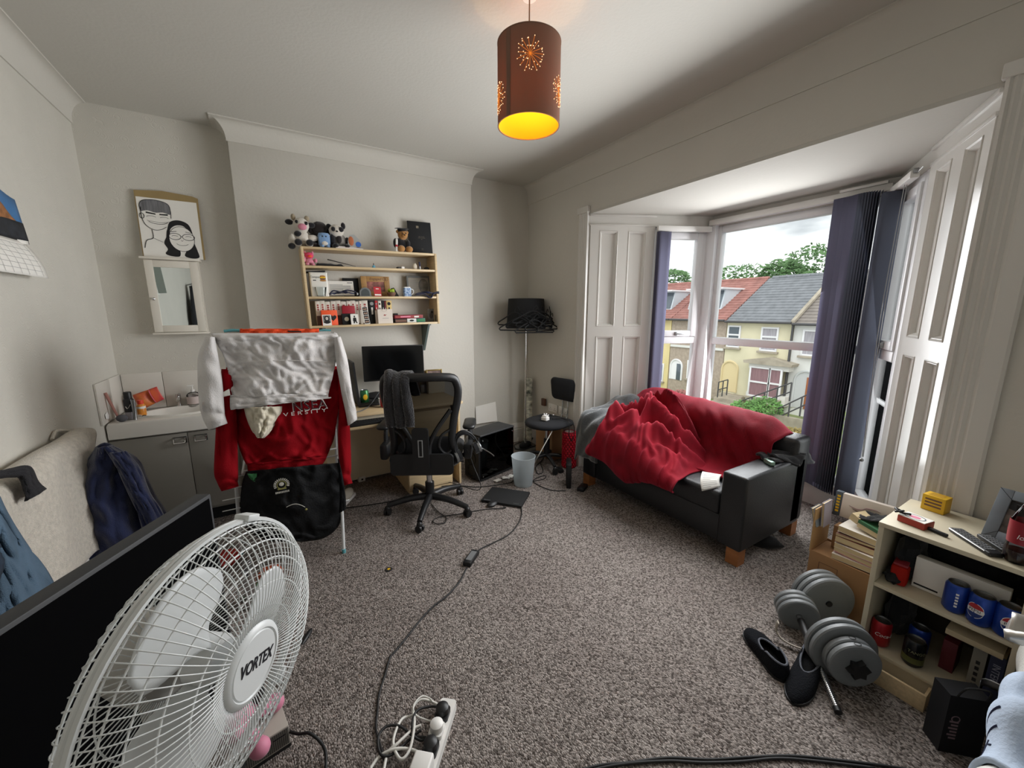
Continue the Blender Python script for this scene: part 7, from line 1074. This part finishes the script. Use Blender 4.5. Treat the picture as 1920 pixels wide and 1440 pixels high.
# ----------------------------------------------------------------- black gift bag and bed
t = thing('gift_bag', 'tall black paper bag with a pale round logo beside the bookcase', 'bag', frame(fl(1782, 1398), (.72, -.69, 0))); BG = mat('black_bag_paper', '#111216', .55)
G().prism([(-.058, -.03), (.058, -.03), (.06, .04), (-.056, .04)], .001, .23).out('bag', BG, t); G().tube(spline([(-.04, -.03, .23), (-.03, -.045, .28), (.03, -.045, .28), (.04, -.03, .23)], 14), .003, 6).out('handle', BLACK, t); G().grid(lambda u, v: (lerp(.02, .09, u), -.02+.02*math.sin(u*5), .255+.03*math.sin(v*PI)+.02*u), 8, 6).out('silver_ribbon', STEEL, t, ang=180, solid=.001); LG = mat('dull_pink_logo', '#8a747a', .6)
G().lathe([(.010, -.0005), (.0125, -.0005), (.0125, .0005), (.010, .0005)], 20, Tm(-.03, -.0308, .14) @ Rx(90), close=True).out('round_logo', LG, t); [G().box(-.045+.006*(k % 2), -.02, -.0312, -.0302, .125-.013*k, .131-.013*k).out('logo_line', LG, t) for k in range(6)]
DUV = mat('white_blue_duvet_cotton', '#dcdcd6', .9, var=0, vs=5, bump=.2, bs=120); DUV2 = mat('pale_blue_duvet_cotton', '#b9c8dc', .9, var=.12, vs=6, bump=.2, bs=120)
t = thing('bed', 'bed corner with crumpled white and pale blue bedding', 'bed', Matrix()); G().box(1.30, 2.40, -1.15, .0, .30, .46, bev=.03).out('mattress', PAPER, t); G().box(1.32, 2.38, -1.13, -.02, .06, .30).out('base', mat('grey_divan_cloth', '#57565a', .9), t)
for x in (1.4, 2.3):
    for y in (-1.05, -.12): G().cyl(.025, 0, .06, 12, Tm(x, y)).out('foot', BLACK, t)
def dv(u, v):
    x = lerp(1.215, 2.42, u); k = sm(v*3.2); y = lerp(.035, -1.10, max(0, (v-.22)/.78)); z = .465+.05*(1-abs(nz(x*4+y*2, y*5, 3))*2)*.7+.03*nz(x*9, y*9, 5)+.025*math.sin(x*26+y*30+4*nz(x*3, y*3))
    if v < .22: a = 1-v/.22; z = z-.22*a**1.6; y = .035+.035*math.sin(a*PI)+.012*math.sin(x*30)*a
    e_ = sm((.10-u)/.10); return (x-.03*e_, y+.05*nz(x*3, 1), z-.20*e_**1.5)
G().grid(dv, 80, 60).out('duvet', DUV, t, ang=180, solid=.012)
def fold_(u, v): p = dv(lerp(.10, .42, u+.05*math.sin(v*7)), lerp(.02, .50, v)); return (p[0]-.004, p[1]+.010*(1 if v < .4 else 0), p[2]+.016)
G().grid(fold_, 40, 36).out('blue_fold', DUV2, t, ang=180, solid=.012)
for k in range(2): G().tube([Vector(fold_(.25+.09*k, .12+.022*i))+Vector((0, .004, .008)) for i in range(9)], .003, 5).out('navy_stitch', NAVY, t)
for k in range(4): G().tube([Vector(fold_(.12+.05*(k % 2), .10+.05*k))+Vector((0, .004, .008)), Vector(fold_(.20-.05*(k % 2), .14+.05*k))+Vector((0, .004, .008))], .0025, 5).out('navy_stitch', NAVY, t)
pz = fl(1908, 1188, .60); o = G().grid(lambda u, v: (pz.x-.03+.10*u, pz.y-.10+.12*v, pz.z+.02*math.sin(u*6+v*3)+.012*nz(u*4, v*4)), 12, 12).out('foil_pouch', mat('silver_pouch', '#b5b2ac', .35, .5), None, ang=60, solid=.02); tag(o, 'silver foil pouch sticking out at the edge of the bookcase', 'pouch')
# dressing gown on the wall, caught by the cabinet mirror
t = thing('dressing_gown', 'long black dressing gown hanging on the wall seen in the mirror', 'clothing', Matrix()); 
G().grid(lambda u, v: (-.925+.075*math.sin(PI*u)**.6*(.5+.5*v)+.012*math.sin(u*22), lerp(.12, .62, .5+(u-.5)*(.35+.65*sm(v*2.2))), lerp(1.86, .9, v)-.05*abs(u-.5)), 30, 24).out('cloth', BLKF, t, ang=180, solid=.01); G().rod((-.966, .37, 1.85), (-.90, .37, 1.87), .008, 8).out('hook', STEEL, t)
# ================================================================= pendant lamp
PL = Vector((1.05, 1.60, 0)); ZS0, ZS1, RS = 2.305, 2.625, .136; t = thing('pendant_lamp', 'brown drum pendant lamp pierced with starbursts, lit yellow inside', 'lamp', Tm(*PL))
SHO = sheer('brown_shade_felt', '#86695a', (0, .09), '#a06c4c'); SHI_ = sheer('yellow_shade_lining', '#f0b52a', (0, .35), '#f0a020')
G().lathe([(RS, ZS0), (RS, ZS1)], 64).out('shade', SHO, t); G().lathe([(RS-.003, ZS0+.001), (RS-.003, ZS1-.001)], 64).out('lining', SHI_, t)
G().lathe([(RS-.004, ZS0-.001), (RS+.001, ZS0-.001), (RS+.001, ZS0+.003), (RS-.004, ZS0+.003)], 64, close=True).out('bottom_rim', mat('shade_rim', '#8a6238', .7), t); G().lathe([(RS-.004, ZS1-.003), (RS+.001, ZS1-.003), (RS+.001, ZS1+.001), (RS-.004, ZS1+.001)], 64, close=True).out('top_rim', SHO, t)
sa = math.atan2(-PL.y, -PL.x); g = G(); a_ = sa-R(38); g.box(RS-.001, RS+.0015, -.010, .010, ZS0+.002, ZS1-.002, Rz(math.degrees(a_))); g.out('overlap_seam', SHO, t)
DOT = mat('painted_hole_glow', '#ffd9a8', .5, emit=1.3); RAY = mat('painted_slit_glow', '#f08a2e', .5, emit=.7); gd, gl = G(), G(); q = random.Random(5)  # glowing beads and threads laid on the shade, imitating light through piercings
for ac, zc_, rr_ in ((sa+R(2), 2.515, .052), (sa-R(70), 2.40, .05), (sa+R(68), 2.415, .05), (sa+R(180), 2.42, .05), (sa+R(125), 2.51, .05), (sa-R(125), 2.51, .05)):
    for k in range(44):
        th = 2*PI*k/44+q.uniform(-.06, .06); rd = rr_*(q.uniform(.35, 1) if k % 3 else q.uniform(.9, 1.12)); a = ac+rd*math.cos(th)/RS; z = zc_+rd*1.15*math.sin(th); p = Vector(((RS+.0008)*math.cos(a), (RS+.0008)*math.sin(a), z))
        gd.sph(tuple(p), .0019, 6, 4)
        if k % 3 == 0: gl.tube([((RS+.0006)*math.cos(ac+(a-ac)*f), (RS+.0006)*math.sin(ac+(a-ac)*f), lerp(zc_, z, f)) for f in (.02, .35, .68, 1)], .0006, 4)
tag(gd.out('glow_dots', DOT, t), kind='stuff'); tag(gl.out('glow_slits', RAY, t), kind='stuff')
G().cyl(.0028, ZS1-.03, ZC, 8).out('cord', mat('brown_flex', '#7a5a3c', .6), t); G().cyl(.03, ZC-.007, ZC-.001, 20, bev=.002).out('ceiling_rose', WHITE, t); G().cyl(.018, ZS1-.10, ZS1-.03, 14).out('lampholder', WHITE, t); s_ = G(); [s_.rod((0, 0, ZS1-.035), ((RS-.003)*math.cos(a), (RS-.003)*math.sin(a), ZS1-.012), .0018, 5) for a in (0, 2.1, 4.2)]; s_.out('spider', STEEL, t)
G().sph((0, 0, ZS1-.14), (.028, .028, .04), 14, 10).out('bulb', mat('lit_bulb', '#ffd9a0', .4, emit=6), t)
l = bpy.data.lights.new('bulb_light', 'POINT'); l.energy = 2.6; l.color = (1, .66, .32); l.shadow_soft_size = .02; o = bpy.data.objects.new('bulb_light', l); C.objects.link(o); o.parent = t; o.location = (0, 0, ZS1-.195)
